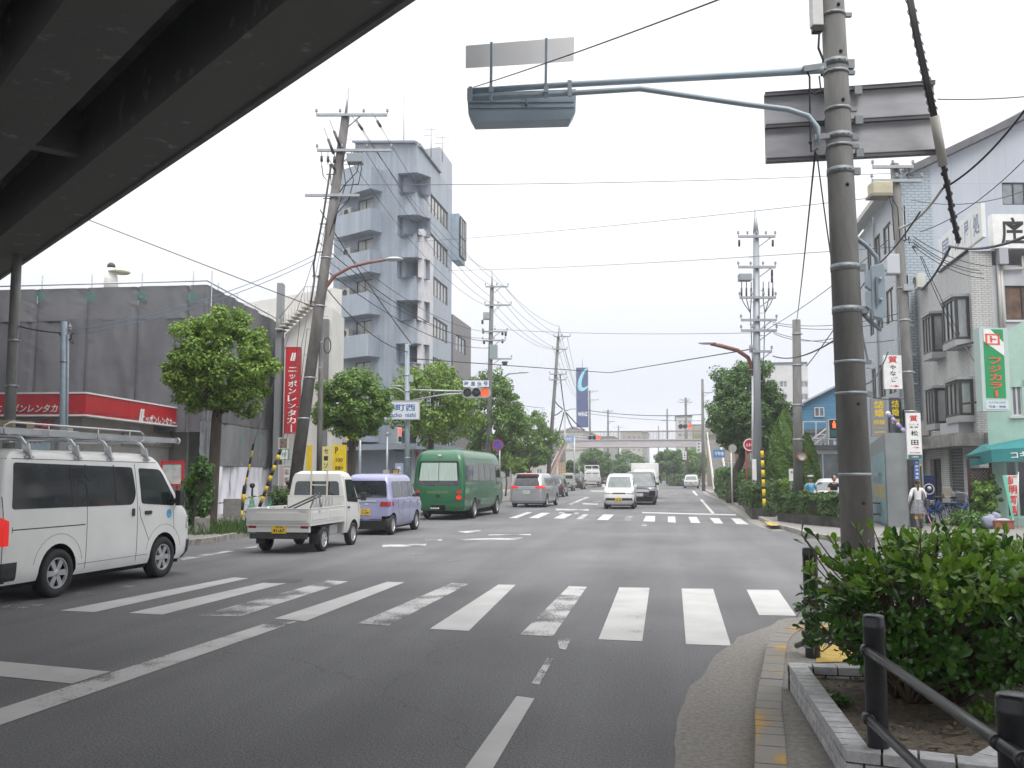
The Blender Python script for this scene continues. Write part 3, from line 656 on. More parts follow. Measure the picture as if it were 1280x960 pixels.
board('price_sign','yellow parking price sign with white and orange panels','sign',415,556,433,606,39.5,yellow_m,[('P',.3,.86,.22,.16,.03),('100',.5,.62,.5,.1,.03),('営業中',.5,.42,.6,.1,.03),('24H',.5,.15,.5,.1,.03)],ink_k,legs=True)
board('arrow_sign','yellow sign over a black strip with a yellow arrow','sign',432,537,447.5,550,40.5,yellow_m,[('買取',.5,.5,.6,.55,.04)],ink_r)
board('arrow_sign','black strip sign carrying a yellow arrow pointing left','sign',434,550.8,447.5,558.5,40.3,mat('black_sign',(.02,.02,.02),.5),[('←',.5,.5,.65,.8,.05)],yellow_m)
# ====== blue-grey tiled seven storey building
bt=brickmat('blue_grey_tiles',(.40,.455,.53),(.44,.495,.57),(.30,.345,.40),.24,.065,.45,.012,dirt=.28)  # tile colours paled to stand in for lens flare and haze
bt2=mat('balcony_panel',(.33,.40,.48),.6,noise=.1,nscale=3)
dkin=mat('loggia_shadow_wall',(.17,.19,.22),.8)
BB=thing('office_tower','blue grey tiled seven storey building with corner balconies','building',at(500,62,.12))
C0=at(517,59);hdF=head(60.0);LB=hit(412,C0,C0+hdF);hdS=head(0);RBk=hit(563,C0,C0+hdS);RB1=hit(547,C0,C0+hdS)
Mf_,Wf=frame_of(LB,C0);Ms,Ws=frame_of(C0,RBk)
zs=[3.8+2.84*k for k in range(7)];ztop=zat(517,176,C0,C0+hdS)
lw=Wf-loc_on(Mf_,504,300)[0];sw=loc_on(Ms,534,300)[0]
wx0,wx1=loc_on(Mf_,448,243)[0],loc_on(Mf_,467,243)[0]
fo=[];soo=[]
for z in zs:fo += [(Wf-lw,Wf,z-.65,z+.65,1.3,'rk'),(wx0,wx1,z-1.15,z-.2,.12)]
vx0,vx1=loc_on(Ms,536,300)[0],loc_on(Ms,560,300)[0]
for z in zs:soo += [(0,sw,z-.65,z+.65,1.3,'lk'),(vx0,vx1,z-1.05,z+.35,.14)]
mb=MB();facade(mb,Mf_,Wf,ztop,fo);facade(mb,Ms,Ws,ztop,soo)
for z in zs:
    for dz in (.652,-.70):q_=[C0+hdF*.02+hdS*.02,C0+hdF*lw,C0+hdF*lw+Vector((.62,1.08,0)),C0+hdS*sw+Vector((-1.25,0,0)),C0+hdS*sw];mb.prism([p.xy for p in q_],z+(.60 if dz > 0 else -.648),z+(.648 if dz > 0 else -.60));mb.add([(*q_[2].xy,z-.65),(*q_[3].xy,z-.65),(*q_[3].xy,z+.65),(*q_[2].xy,z+.65)],[(0,1,2,3)])
for a,b in ((RBk,RBk+Vector((-9,4,0))),(RBk+Vector((-9,4,0)),LB)):mb.add([(a.x,a.y,0),(b.x,b.y,0),(b.x,b.y,ztop),(a.x,a.y,ztop)],[(0,1,2,3)])
gl_=[(LB.x,LB.y,ztop),(C0.x,C0.y,ztop),(LB.x,LB.y,zat(432,181,LB,C0)*.5+ztop*.5+1.2)]
inpar(mb.build('wall',bt,BB,uv=True,fix=False),BB)
q0=hit(437,LB,C0)
mb=MB();zl=zat(437,182,LB,C0)
mb.slab([(q0.x,q0.y,ztop-.001),(C0.x,C0.y,ztop-.001),(C0.x,C0.y,ztop+.12),(q0.x,q0.y,zl)],(-.5,-.866,0),.35);inpar(mb.build('roof_gable',bt,BB,uv=True),BB)
mb=MB();n_=Vector((-.5,-.866,0));k_=Vector((.35,-.1,0))
mb.bar(Vector((q0.x,q0.y,zl+.08))+n_*.1,Vector((C0.x,C0.y,ztop+.2))+n_*.1,.4,.14)
mb.bar(Vector((C0.x-.1,C0.y+.2,ztop+.16)),Vector((C0.x-.1,RB1.y-.1,ztop+.16)),.5,.14);inpar(mb.build('eave',mat('slate_eave',(.24,.27,.32),.5),BB),BB)
zT=zat(549,182,C0,C0+hdS);mb=MB();c=[(RB1.x,RB1.y),(RBk.x,RBk.y),(RBk.x-5,RBk.y+1),(RB1.x-5,RB1.y+1)]
mb.prism(c,ztop,zT);inpar(mb.build('stair_tower',brickmat('tower_tiles',(.46,.48,.54),(.49,.51,.57),(.38,.4,.45),.24,.065,.5,.012,dirt=.15),BB,uv=True),BB)
for z in zs:
    inpar(window(Mf_,wx0,wx1,z-1.15,z-.2,BB,2,frame_d,curtain_g),BB)
    inpar(window(Ms,vx0,vx1,z-1.05,z+.35,BB,6,frame_d,curtain_g,z=-.11,fw=.09),BB)
    bx0,bx1=loc_on(Mf_,428,300)[0],loc_on(Mf_,477,300)[0]
    mb=MB();panel(mb,Mf_,bx0,bx1,z,z+1.5,1.05,.1);panel(mb,Mf_,bx0,bx1,z-.002,z+.1,.95,.945)
    panel(mb,Mf_,bx1-.1,bx1,z+.1,z+1.5,.95,.945);inpar(mb.build('balcony',bt,BB,uv=True,fix=False),BB)
    ax=wx0-.9
    mb=MB();panel(mb,Mf_,ax-.05,ax+.75,z-1.35,z-.7,.55,.4);ac=inpar(mb.build('air_conditioner',mat('ac_cream',(.52,.52,.48),.5),BB,bevel=.03),BB)
    c_=Mf_@Vector((ax+.3,z-1.02,.56));mb=MB().lathe([(.01,0),(.22,0),(.24,.02)],16,Matrix.Translation(c_) @ Mf_.to_3x3().to_4x4());mb.build('fan_grille',frame_d,ac)
mb=MB();s0,s1=loc_on(Ms,522,400)[0],loc_on(Ms,535,400)[0];panel(mb,Ms,s0,s1,0,zs[5]-.2,.35,.35)
inpar(mb.build('service_shaft',mat('shaft_white',(.58,.57,.59),.7,noise=.1,nscale=1.5),BB),BB)
mb=MB();e0=Ws-.1;panel(mb,Ms,e0,e0+2.2,zat(563,322,C0,RBk)-.1,zat(563,265,C0,RBk),.55,.6);o=inpar(mb.build('bay_window',bt2,BB),BB)
inpar(window(faceM(Ms@Vector((0,0,.64)),cR*0+hdS),e0+.1,e0+2.1,zat(563,318,C0,RBk),zat(563,268,C0,RBk),BB,3,frame_d,glass_b,z=0,rows=2),BB)
mb=MB();panel(mb,Mf_,0,Wf+.6,3.25,3.62,1.3,1.3);panel(mb,Ms,-.7,Ws,3.25,3.62,1.0,1.0);inpar(mb.build('canopy',mat('canopy_blue_grey',(.20,.24,.29),.6),BB),BB)
mb=MB();pb=loc_on(Mf_,452,540)[0];pe=loc_on(Mf_,468,540)[0];panel(mb,Mf_,pb,pe,3.9,6.0,1.5,1.5);inpar(mb.build('sign_box',mat('grey_sign_box',(.33,.36,.40),.6),BB),BB)
mb=MB();panel(mb,Mf_,Wf*.15,Wf-.25,.15,3.2,.05,.08);inpar(mb.build('shutter',mat('blue_shutter',(.17,.215,.27),.6,noise=.08,nscale=2),BB),BB)
for px0,y0,y1 in ((505,176,120),(539,180,160),(553,184,170)):
    b=onplane(px0,y0,C0,(0,1,0)) if False else pt(px0,y0,60);t2=pt(px0,y1,60)
    mb=MB().cyl(b-Vector((0,0,1)),t2,.035,n=6)
    if px0 > 510:
        for dz in (.1,.5):mb.cyl(t2-Vector((.5,0,dz)),t2-Vector((-.5,0,dz)),.02,n=5)
    inpar(mb.build('antenna',steel,BB),BB)
GB=thing('brown_building','brown grey office block just beyond the tiled tower','building',at(575,72,.12))
g0=hit(565,C0,C0+hdS);g1=hit(588,C0,C0+hdS);Mb,Wb=frame_of(g0,g1);zt3=zat(565,392,g0,g1)
bm_=brickmat('brown_tiles',(.24,.225,.23),(.26,.245,.245),(.17,.16,.165),.3,.1,.6,.012)
w0,w1=loc_on(Mb,569.5,440)[0],loc_on(Mb,582,440)[0];za,zb_=zat(569,437,g0,g1),zat(569,417,g0,g1)
ops=[(w0,w1,za-3.2*k,zb_-3.2*k) for k in range(4)]
mb=MB();facade(mb,Mb,Wb,zt3,ops);box_wall(mb,Mb,Wb,zt3,10);inpar(mb.build('wall',bm_,GB,uv=True,fix=False),GB)
for o in ops:inpar(window(Mb,*o,GB,3,frame_d,glass_b),GB)
AW=thing('corner_restaurant','small shop with yellow and red striped awning behind the trees','shop',at(525,62,.12))
a0,a1=at(513,62.5),at(575,84);Ma,Wa=frame_of(a0,a1)
mb=MB();facade(mb,Ma,Wa,4.6,[(1,6,.1,2.4,.3)]);box_wall(mb,Ma,Wa,4.6,6);inpar(mb.build('wall',mat('cream_wall',(.45,.40,.32),.8,noise=.1,nscale=1),AW,fix=False),AW)
inpar(window(Ma,1,6,.1,2.4,AW,8,frame_w,glass_d,z=-.2),AW)
aw0,aw1=at(509,60.5),at(527,60.5);Mq=faceM(aw0,cR);x0,y0=loc_on(Mq,511,575);x1,y1=loc_on(Mq,525,556)
mb=MB();P=[Mq@Vector(p) for p in ((x0,y0,1),(x1+.2,y0,1),(x1-.3,y1,0),(x0,y1,0))];mb.slab(P,(0,-1,.5),.04);inpar(mb.build('awning',yellow_m,AW),AW)
inpar(lettering([('中華',(x0+x1)/2,y0+.35,.8,.35,.04)],faceM(Mq@Vector((0,0,1.05)),cR),ink_r,AW),AW)
mb=MB();P=[Mq@Vector(p) for p in ((x1+.22,y0,1),(x1+.95,y0,1),(x1+.2,y1,0),(x1-.28,y1,0))];mb.slab(P,(0,-1,.5),.04);inpar(mb.build('awning',mat('awning_red',(.5,.1,.08),.6),AW),AW)
board('shop_sign','tan sign board with dark lettering beyond the yellow awning','sign',533,560,557,571,66,mat('tan_sign',(.42,.34,.22),.6),[('さくら亭',.5,.5,.7,.5,.03)],ink_k)
board('poster_stand','tall pale blue poster stand before the grey shutter','sign',493.5,579,504,600,54,mat('pale_blue_poster',(.30,.36,.55),.5),[('携',.5,.7,.5,.25,.03),('帯',.5,.35,.5,.25,.03)],ink_w,legs=True)
board('parcel_sign','small yellow lit sign box beside the pale blue poster','sign',491,587,498,599,52,mat('amber_sign',(.55,.38,.1),.5),[],None,frame=ink_k,legs=True)
# ====== RIGHT: white brick corner building
wb=brickmat('white_bricks',(.54,.54,.53),(.60,.60,.59),(.30,.30,.30),.22,.075,.55,.010,dirt=.22)
K0=at(1228,30.6);K1=hit(1153,K0,K0+Vector((0,1,0)));KR=at(1330,30.6)
Mk,Wk=frame_of(K1,K0);Mn,Wn=frame_of(K0,KR)
BR=thing('brick_building','white brick corner building with dark bay windows','building',(K0.x+3,K0.y+3,.12))
zt=zat(1228,301,K1,K0)
def L2(M,px,py):return loc_on(M,px,py)
gx=[L2(Mk,p,600)[0] for p in (1163,1177,1187,1205)]
gops=[(gx[0],gx[1],.15,2.3,.25),(gx[2],gx[3],.12,2.75,.2)]
mb=MB();facade(mb,Mk,Wk,zt,gops)
sp=L2(Mn,1241,350)[0]
facade(mb,Mn,sp,zt,[]);inpar(mb.build('wall',wb,BR,uv=True,fix=False),BR)
wx=L2(Mn,1257,380)[0];wy0,wy1=L2(Mn,1260,400)[1],L2(Mn,1260,357)[1]
greyw=mat('grey_render',(.44,.45,.48),.8,noise=.1,nscale=1.2,stretch=(1,1,.4))
M2n=faceM(Mn@Vector((sp,0,0)),cR)
mb=MB();facade(mb,M2n,Wn-sp,zt-.5,[(wx-sp,wx-sp+1.2,wy0,wy1,.12)]);box_wall(mb,Mk,Wk,zt-.02,9,'bl');inpar(mb.build('side_wall',greyw,BR,fix=False),BR)
inpar(window(M2n,wx-sp,wx-sp+1.2,wy0,wy1,BR,2,frame_d,mat('wooden_blind',(.12,.07,.045),.3,noise=.4,nscale=3),sill=True),BR)
inpar(window(Mk,*gops[0][:4],BR,1,frame_d,glass_d,z=-.2,name='door'),BR)
mb=MB();P=gops[1]
for k in range(24):panel(mb,Mk,P[0],P[1],P[2]+(P[3]-P[2])*k/24+.01,P[2]+(P[3]-P[2])*(k+1)/24-.01,-.1,.03)
inpar(mb.build('shutter',mat('dark_slats',(.05,.055,.06),.5),BR,fix=False),BR)
pane_g=mat('bay_glass',(.14,.16,.17),.08,spec=.9,col2=(.40,.42,.42),nscale=1.1,stretch=(1,4,.4))
for (px0,px1,y0,y1) in ((1171,1183,440,391),(1198,1215,424,369),(1171,1183,530,486),(1198,1215,520,475)):
    xa,xb=L2(Mk,px0,450)[0],L2(Mk,px1,450)[0];pm=(px0+px1)/2
    ya,yb=L2(Mk,px1-2,y0)[1],L2(Mk,px1-2,y1)[1]
    mb=MB();panel(mb,Mk,xa-.03,xb+.03,yb+.002,yb+.1,.53,.53)
    bay=inpar(mb.build('bay_window',mat('bay_trim',(.34,.345,.35),.6),BR,fix=False),BR);mb=MB();panel(mb,Mk,xa,xb,ya-.22,ya-.002,.5,.5);mb.build('sill',MATS['bay_trim'],bay,fix=False)
    window(Mk,xa,xb,ya,yb,bay,3,frame_d,pane_g,z=.42,fw=.09)
    p=Mk@Vector((xb,0,.45));Me=faceM(p,(1,0,0));window(Me,0,.45,ya,yb,bay,1,frame_d,pane_g,z=-.06,fw=.09)
p=Mk@Vector((0,0,0));xa,xb=L2(Mk,1190,500)[0],L2(Mk,1214,500)[0];ya=L2(Mk,1212,546)[1];yb=L2(Mk,1212,517)[1]
mb=MB();panel(mb,Mk,xa,xb,ya,yb-.25,.45,.45);inpar(mb.build('balcony_box',mat('pale_box',(.44,.44,.47),.6),BR,fix=False),BR)
zc0,zc1=zat(1227,557,K1,K0),zat(1227,545,K1,K0)
mb=MB();panel(mb,Mk,-2.5,Wk+.1,zc0,zc1+.12,.75,.75);panel(mb,Mn,.2,1.0,zc0,zc1+.12,.25,.25);cn=inpar(mb.build('canopy',mat('stained_concrete',(.22,.215,.20),.85,noise=.35,nscale=2.5,detail=9),BR,fix=False),BR)
lettering([('HARIKA',L2(Mk,1180,560)[0],(zc0+zc1)/2+.1,1.6,.26,.04)],faceM(Mk@Vector((0,0,.75)),(0,-1,0)),mat('worn_letters',(.09,.09,.085),.7),cn)
mb=MB();sx0,sx1=L2(Mn,1236,285)[0],Wn-.3;sy0,sy1=zt+.03,L2(Mn,1250,270)[1];panel(mb,Mn,sx0,sx1,sy0,sy1,.25,.3)
RSg=thing('roof_sign','white roof sign with one large black character','sign',(K0.x+1,K0.y,zt))
inpar(mb.build('sign_box',white_m,RSg,fix=False),RSg)
inpar(lettering([('庄',L2(Mn,1260,285)[0],(sy0+sy1)/2,.78,(sy1-sy0)*.8,.03)],faceM(Mn@Vector((0,0,.25)),cR),ink_k,RSg),RSg)
sx=[L2(Mk,p,320)[0] for p in (1177,1195,1208,1219,1234)]
RS2=thing('roof_sign','row of white roof sign boards with blue characters along the brick wall top','sign',(K0.x,K0.y+1,zt))
for k in range(4):
    mb=MB();panel(mb,Mk,sx[k]+.04,sx[k+1]-.04,zt+.05,sy1-.05,.1,.12);o=inpar(mb.build('sign_board',white_m,RS2,fix=False),RS2)
    lettering([('居酒屋処'[k],(sx[k]+sx[k+1])/2,(zt+sy1)/2,(sx[k+1]-sx[k])*.55,(sy1-zt)*.6,.02)],faceM(Mk@Vector((0,0,.1)),(0,-1,0)),mat('faded_ink',(.22,.26,.38),.6),o)
for px,py,D_ in ((1160,536,0),(1156,352,0)):
    M_a=Mn if D_ else Mk;x,y=L2(M_a,px,py);mb=MB();panel(mb,M_a,x-.36,x+.36,y-.28,y+.28,.36,.3);a_=inpar(mb.build('air_conditioner',mat('ac_cream',(.52,.52,.48),.5),BR,fix=False),BR);MB().lathe([(.01,.004),(.2,.004),(.22,.02)],16,M_a@Matrix.Translation((x-.08,y,.36))).build('fan_grille',frame_d,a_)
mb=MB()
for px,y0,y1 in ((1247,320,430),(1250.5,338,430)):
    x=L2(Mn,px,350)[0];mb.cyl(Mn@Vector((x,L2(Mn,px,y1)[1],.08)),Mn@Vector((x,L2(Mn,px,y0)[1],.08)),.05,n=8)
a=L2(Mn,1250,338);b=L2(Mn,1277,336);mb.tube([Mn@Vector((a[0],a[1],.08)),Mn@Vector((b[0],b[1],.08)),Mn@Vector((b[0],zt-.2,.08))],.045,8)
inpar(mb.build('drain_pipe',mat('pipe_cream',(.50,.49,.46),.5),BR),BR)
mb=MB();mb.cyl(K1+Vector((-.09,.05,.1)),K1+Vector((-.09,.05,zt)),.07);inpar(mb.build('drain_pipe',dark_m,BR),BR)
mb=MB();panel(mb,Mn,L2(Mn,1243,310)[0],L2(Mn,1254,310)[0],L2(Mn,1250,332)[1],L2(Mn,1250,312)[1],.3,.25);inpar(mb.build('meter_box',mat('box_grey',(.38,.38,.42),.5),BR,fix=False),BR)
mb=MB();mb.tube([Mk@Vector((sx[0]-.3,zt+.02,.04)),Mk@Vector((Wk,zt+.02,.04))],.04,6);inpar(mb.build('coping',frame_d,BR),BR)
# ====== tall grey building behind
T0=at(1141,37.5);T1=hit(1070,T0,T0+Vector((0,1,0)));TR=T0+cR*0+(at(1400,37.5)-T0)
Mt,Wt=frame_of(T1,T0);Mu,Wu=frame_of(T0,TR)
TB=thing('grey_office_block','tall pale grey four storey building with a sloped dark roof','building',(T0.x+5,T0.y+5,.12))
tz=zat(1141,211,T1,T0)
siding=brickmat('blue_grey_siding',(.43,.465,.51),(.45,.485,.53),(.32,.35,.39),3.0,.16,.5,.012,off=0,dirt=.12)
panel_g=brickmat('grey_wall_panels',(.42,.45,.50),(.435,.465,.515),(.33,.355,.40),1.15,2.3,.5,.010,off=0,dirt=.12)
rows=[(11.3,12.7),(8.3,9.8),(5.2,6.7)]
tw=[]
for z0,z1 in rows:
    for px0,px1 in ((1124,1134),(1108,1118),(1097,1104),(1087,1092)):
        tw.append((L2(Mt,px0,400)[0],L2(Mt,px1,400)[0],z0,z1))
tw += [(L2(Mt,1109,520)[0],L2(Mt,1137,520)[0],2.9,4.4),(L2(Mt,1093,620)[0],L2(Mt,1130,620)[0],.2,2.5)]
mb=MB();facade(mb,Mt,Wt,tz,tw);s_=L2(Mu,1153,300)[0]
inpar(mb.build('side_wall',siding,TB,uv=True,fix=False),TB)
for o in tw:inpar(window(Mt,*o,TB,3 if o[1]-o[0] > 2 else 2,frame_d,curtain_g if o[2] > 5 else glass_d),TB)
def zz(px,py):return L2(Mu,px,py)
P=[zz(1141,211),zz(1184,190),zz(1279,145),zz(1390,92)]
wq=(zz(1252,228)[0],zz(1295,228)[0],zz(1252,256)[1],zz(1252,228)[1],.12)
mb=MB();facade(mb,Mu,Wu,P[0][1],[wq]);
mb.add([Mu@Vector((0,P[0][1],0)),Mu@Vector((Wu,P[0][1],0)),Mu@Vector((Wu,P[3][1],0)),*[Mu@Vector((p[0],p[1],0)) for p in P[::-1][:]]],[(0,1,2,3,4,5,6)])
box_wall(mb,Mu,Wu,P[0][1],12,'r',False)
inpar(mb.build('gable_wall',panel_g,TB,uv=True,fix=False),TB)
inpar(window(Mu,*wq[:4],TB,3,frame_d,glass_b),TB)
tstr=mat('pale_tile_strip',(.40,.45,.49),.5,noise=.05,nscale=5)
mb=MB();panel(mb,Mu,0,zz(1166,300)[0],0,P[0][1]-.05,.06,.06);inpar(mb.build('corner_strip',brickmat('corner_tiles',(.38,.44,.48),(.36,.42,.46),(.22,.27,.31),.3,.12,.5,.02,dirt=.1),TB,uv=True,fix=False),TB)
rf=mat('dark_roof',(.10,.10,.11),.6,noise=.2,nscale=2)
mb=MB();a=Mu@Vector((P[0][0]-.5,P[0][1]-.1,.4));b=Mu@Vector((P[3][0],P[3][1]+.12,.4));d=Vector((0,1,0))*9
mb.slab([a,b,b+d,a+d],((b-a).cross(d)).normalized(),.28);inpar(mb.build('roof',rf,TB),TB)
mb=MB();e=Mt@Vector((0,tz+.1,.35));e2=Mt@Vector((Wt+.3,tz+.1,.35));mb.bar(e,e2,.5,.22);inpar(mb.build('eave',mat('cream_eave',(.46,.46,.44),.6),TB),TB)
mb=MB()
for px in (1120,1094):x=L2(Mt,px,300)[0];mb.cyl(Mt@Vector((x,.1,.08)),Mt@Vector((x,tz,.08)),.05,n=8)
inpar(mb.build('drain_pipe',mat('pipe_grey',(.36,.37,.39),.5),TB),TB)
# ====== mint green photo shop and teal awning
mint=mat('mint_wall',(.40,.57,.49),.7,noise=.07,nscale=2)
A0,A1=at(1241,28.9),at(1335,28.0);Mm,Wm=frame_of(A0,A1);zm=zat(1262,416,A0,A1)
MS=thing('photo_shop','mint green shop with a teal awning at the right edge','shop',(A0.x+2,A0.y+2,.12))
o1=(L2(Mm,1264,500)[0],L2(Mm,1278,500)[0],L2(Mm,1270,520)[1],L2(Mm,1270,475)[1],.12)
o2=(L2(Mm,1256,600)[0],Wm-.3,.35,2.15,.2);xm=L2(Mm,1259,500)[0]
mb=MB();facade(mb,Mm,Wm,zm*.72,[o1,o2]);facade(mb,faceM(Mm@Vector((xm,0,-.0)),Mm.to_3x3()@Vector((1,0,0))),.01,.01,[])
mb.add([Mm@Vector((xm,zm*.72,0)),Mm@Vector((Wm,zm*.72,0)),Mm@Vector((Wm,zm+.9,0)),Mm@Vector((xm,zm,0))],[(0,1,2,3)])
mb.add([Mm@Vector((xm,zm*.72,0)),Mm@Vector((xm,zm*.72,-1.5)),Mm@Vector((xm,zm,-1.5)),Mm@Vector((xm,zm,0))],[(0,1,2,3)])
inpar(mb.build('wall',mint,MS,fix=False),MS)
inpar(window(Mm,*o1[:4],MS,2,frame_w,glass_b,sill=True),MS)
inpar(window(Mm,*o2[:4],MS,4,mat('mint_frame',(.42,.66,.57),.5),glass_d,z=-.15,fw=.07,name='shopfront'),MS)
teal=mat('teal_canvas',(.025,.20,.21),.7,noise=.12,nscale=3)
mb=MB();p=lambda x,y,D:pt(x,y,D)
TL,TRt,FR,FL,SL=p(1227.5,556,29.1),p(1330,535,28.2),p(1330,556,27.2),p(1239,562,27.7),p(1207,569.6,29.7)
mb.slab([TL,FL,FR,TRt],(0,-.5,.8),.04);mb.slab([TL,SL,FL],(-.5,-.5,.8),.04)
dn=Vector((0,0,-.38));mb.slab([SL,SL+dn,FL+dn,FL],(-1,-.3,0),.03);mb.slab([FL,FL+dn,FR+dn,FR],(0,-1,0),.03)
aw=inpar(mb.build('awning',teal,MS,fix=False),MS)
Mv=faceM(FL,FR-FL);x0=L2(Mv,1265,570)[0]
lettering([('コギタカメラ',x0+.72,-.2,1.5,.22,.04)],Mv,ink_w,aw,lift=.02)
LS=thing('lattice_screen','brown and white garden lattice under the teal awning','screen',at(1226,28.6,.12))
Ml_=faceM(at(1226,28.6),cR);x0,y0=loc_on(Ml_,1214,656);x1,y1=loc_on(Ml_,1238,586);y0=.14
mb=MB()
for a,b in (((x0,y0),(x0,y1+.35)),((x1,y0),(x1,y1+.35)),((x0,y1),(x1,y1)),((x0,y0+.1),(x1,y0+.1)),((x0,y1+.35),(x1,y1+.35))):mb.bar(Ml_@Vector((*a,0)),Ml_@Vector((*b,0)),.07)
inpar(mb.build('frame',mat('brown_wood',(.06,.03,.025),.6),LS),LS)
mb=MB();W_,H_=x1-x0,y1-y0;st=.105;n=int((W_+H_)/st)
for k in range(1,n):
    s=k*st;a=(x0+max(0,s-H_),y0+min(s,H_));b=(x0+min(s,W_),y0+max(0,s-W_));mb.bar(Ml_@Vector((*a,.01)),Ml_@Vector((*b,.01)),.012,.035,up=(cR.x*0+hF.x,hF.y,0))
    a=(x1-max(0,s-H_),y0+min(s,H_));b=(x1-min(s,W_),y0+max(0,s-W_));mb.bar(Ml_@Vector((*a,-.01)),Ml_@Vector((*b,-.01)),.012,.035,up=(hF.x,hF.y,0))
inpar(mb.build('lattice',mat('dark_lattice',(.07,.04,.03),.6),LS),LS)
mb=MB();panel(mb,Ml_,x0,x1,y0,y1,-.05,.03);inpar(mb.build('backing',mat('pale_backing',(.7,.68,.62),.8),LS,fix=False),LS)
PB=thing('photo_banner','triangular white and green banner with red characters at the mint shop','banner',at(1264,27.3,.12))
Mz=faceM(at(1264,27.3),cR);q=lambda px,py:(lambda t:Mz@Vector((t[0],t[1],0)))(loc_on(Mz,px,py))
inpar(MB().slab([q(1256,594),q(1265,643),q(1270.5,643),q(1273,594)],-hF,.015).build('cloth',mat('banner_white',(.62,.66,.62),.7),PB),PB)
inpar(MB().slab([q(1252.5,594)-hF*.02,q(1265,650)-hF*.02,q(1267,646)-hF*.02,q(1257.5,594)-hF*.02],-hF,.015).build('border',mat('banner_green',(.15,.50,.38),.7),PB),PB)
c=[loc_on(Mz,1265,y) for y in (600,612,625,637)];inpar(lettering([(s,c[k][0]+.02*k,c[k][1],.28-.045*k,.25,.05) for k,s in enumerate('証明写真')],faceM(Mz@Vector((0,0,.02)),cR),ink_r,PB),PB)
inpar(MB().cyl(q(1272,664),q(1273,590),.015,n=6).cyl(q(1266,664),q(1266.5,645),.015,n=6).build('mast',frame_w,PB),PB)
GS=thing('photo_sign','tall green and white sign box with orange characters on the brick wall','sign',at(1243,27.5,4))
Mg2=faceM(at(1243,27.4),cR+hF*.12);x0,y0=loc_on(Mg2,1229,514);x1,y1=loc_on(Mg2,1259,410)
mb=MB();panel(mb,Mg2,x0,x1,y0,y1,0,.3);inpar(mb.build('sign_box',mat('pale_green_case',(.42,.53,.50),.5),GS,fix=False),GS)
W_,H_=x1-x0,y1-y0;yc=y0+H_*.16
mb=MB();panel(mb,Mg2,x0+.13*W_,x1-.17*W_,yc,y1-.05,.012,.01);gf=inpar(mb.build('green_face',mat('photo_green',(.01,.27,.09),.4),GS,fix=False),GS)
a,b=x0+.13*W_,x1-.17*W_;mb=MB();mb.slab([Mg2@Vector(v) for v in ((a,y1-.05,.02),(a,y1-.42,.02),(b,y1-.85,.02),(b,y1-.45,.02),(a+.25*W_,y1-.05,.02))],Mg2.to_3x3()@Vector((0,0,1)),.006);mb.build('white_band',white_m,gf,fix=False)
orr=mat('orange_red',(.72,.10,.05),.5)
mb=MB()
for (u0,u1,v0,v1) in ((.0,.9,.0,.12),(.0,.12,.0,1.0),(.9-.12,.9,.0,1.),(.0,.9,.88,1.),(.3,.42,.2,.8),(.3,.7,.45,.57)):
    panel(mb,Mg2,a+(b-a)*(.08+u0*.8),a+(b-a)*(.08+u1*.8),y1-.52+v0*.33,y1-.52+v1*.33,.03,.006)
mb.build('emblem',orr,gf,fix=False)
it=[];cs='フジカラ';top=y1-.88;hch=(top-yc)/5
for k,s in enumerate(cs):it.append((s,(a+b)/2,top-hch*(k+.5),(b-a)*.62,hch*.78,.05))
it.append(('l',(a+b)/2,top-hch*4.5,.09,hch*.75,.1))
lettering(it,faceM(Mg2@Vector((0,0,.03)),Mg2.to_3x3()@Vector((1,0,0))),orr,gf)
mb=MB();panel(mb,Mg2,x0+.1*W_,x1-.1*W_,y0+.06,yc-.08,.012,.01);pp=inpar(mb.build('plate',mat('plate_pale',(.55,.62,.62),.5),GS,fix=False),GS)
lettering([('カメラのコギタ',(x0+x1)/2,y0+H_*.105,W_*.6,.07,.01),('写真・現像',(x0+x1)/2,y0+H_*.055,W_*.6,.07,.01)],faceM(Mg2@Vector((0,0,.012)),Mg2.to_3x3()@Vector((1,0,0))),ink_b,pp)
mb=MB();
for yy in (y0+.3,y1-.4):mb.bar(Mg2@Vector((x0+.1,yy,-.2)),Mg2@Vector((x0+.05,yy,-1.2)),.06)
inpar(mb.build('bracket',frame_d,GS),GS)
def vboard(name,label,px0,py0,px1,py1,D,base,parts,th=.07):
    c=at((px0+px1)/2,D);M=faceM(c,cR);x0,y0=loc_on(M,px0,py1);x1,y1=loc_on(M,px1,py0)
    t=thing(name,label,'sign',(c.x,c.y,y0));mb=MB();panel(mb,M,x0,x1,y0,y1,0,th);inpar(mb.build('sign_face',base,t,fix=False),t)
    for m,items in parts:inpar(lettering([(s,x0+u*(x1-x0),y0+v*(y1-y0),a*(x1-x0),b*(y1-y0),bo) for s,u,v,a,b,bo in items],M,m,t),t)
    return t,M,(x0,x1,y0,y1)
vboard('pawnshop_sign','white sign with red seal and three black kana beside the upper pole',1106,444,1126.5,486,27.6,white_m,[(ink_r,[('質',.5,.87,.5,.2,.05),('→',.55,.08,.55,.07,.05)]),(ink_k,[('や',.5,.64,.34,.14,.04),('な',.5,.46,.34,.14,.04),('ぎ',.55,.28,.34,.14,.04),('川東大橋東',.85,.5,.0001+.1,.0001+.02,.01)])])
t,M,(x0,x1,y0,y1)=vboard('pawnshop_sign','narrow white sign with two black characters and a teal foot on the pole',1135,516,1150.5,574,26.6,white_m,[(ink_r,[('質',.5,.88,.55,.13,.06),('→',.6,.25,.5,.03,.05),('22-2483',.5,.14,.75,.03,.02)]),(ink_k,[('松',.52,.56,.5,.11,.05),('田',.52,.36,.5,.11,.06),('バッグ・金',.5,.75,.7,.035,.01),('宝 飾',.5,.69,.6,.04,.01)])])
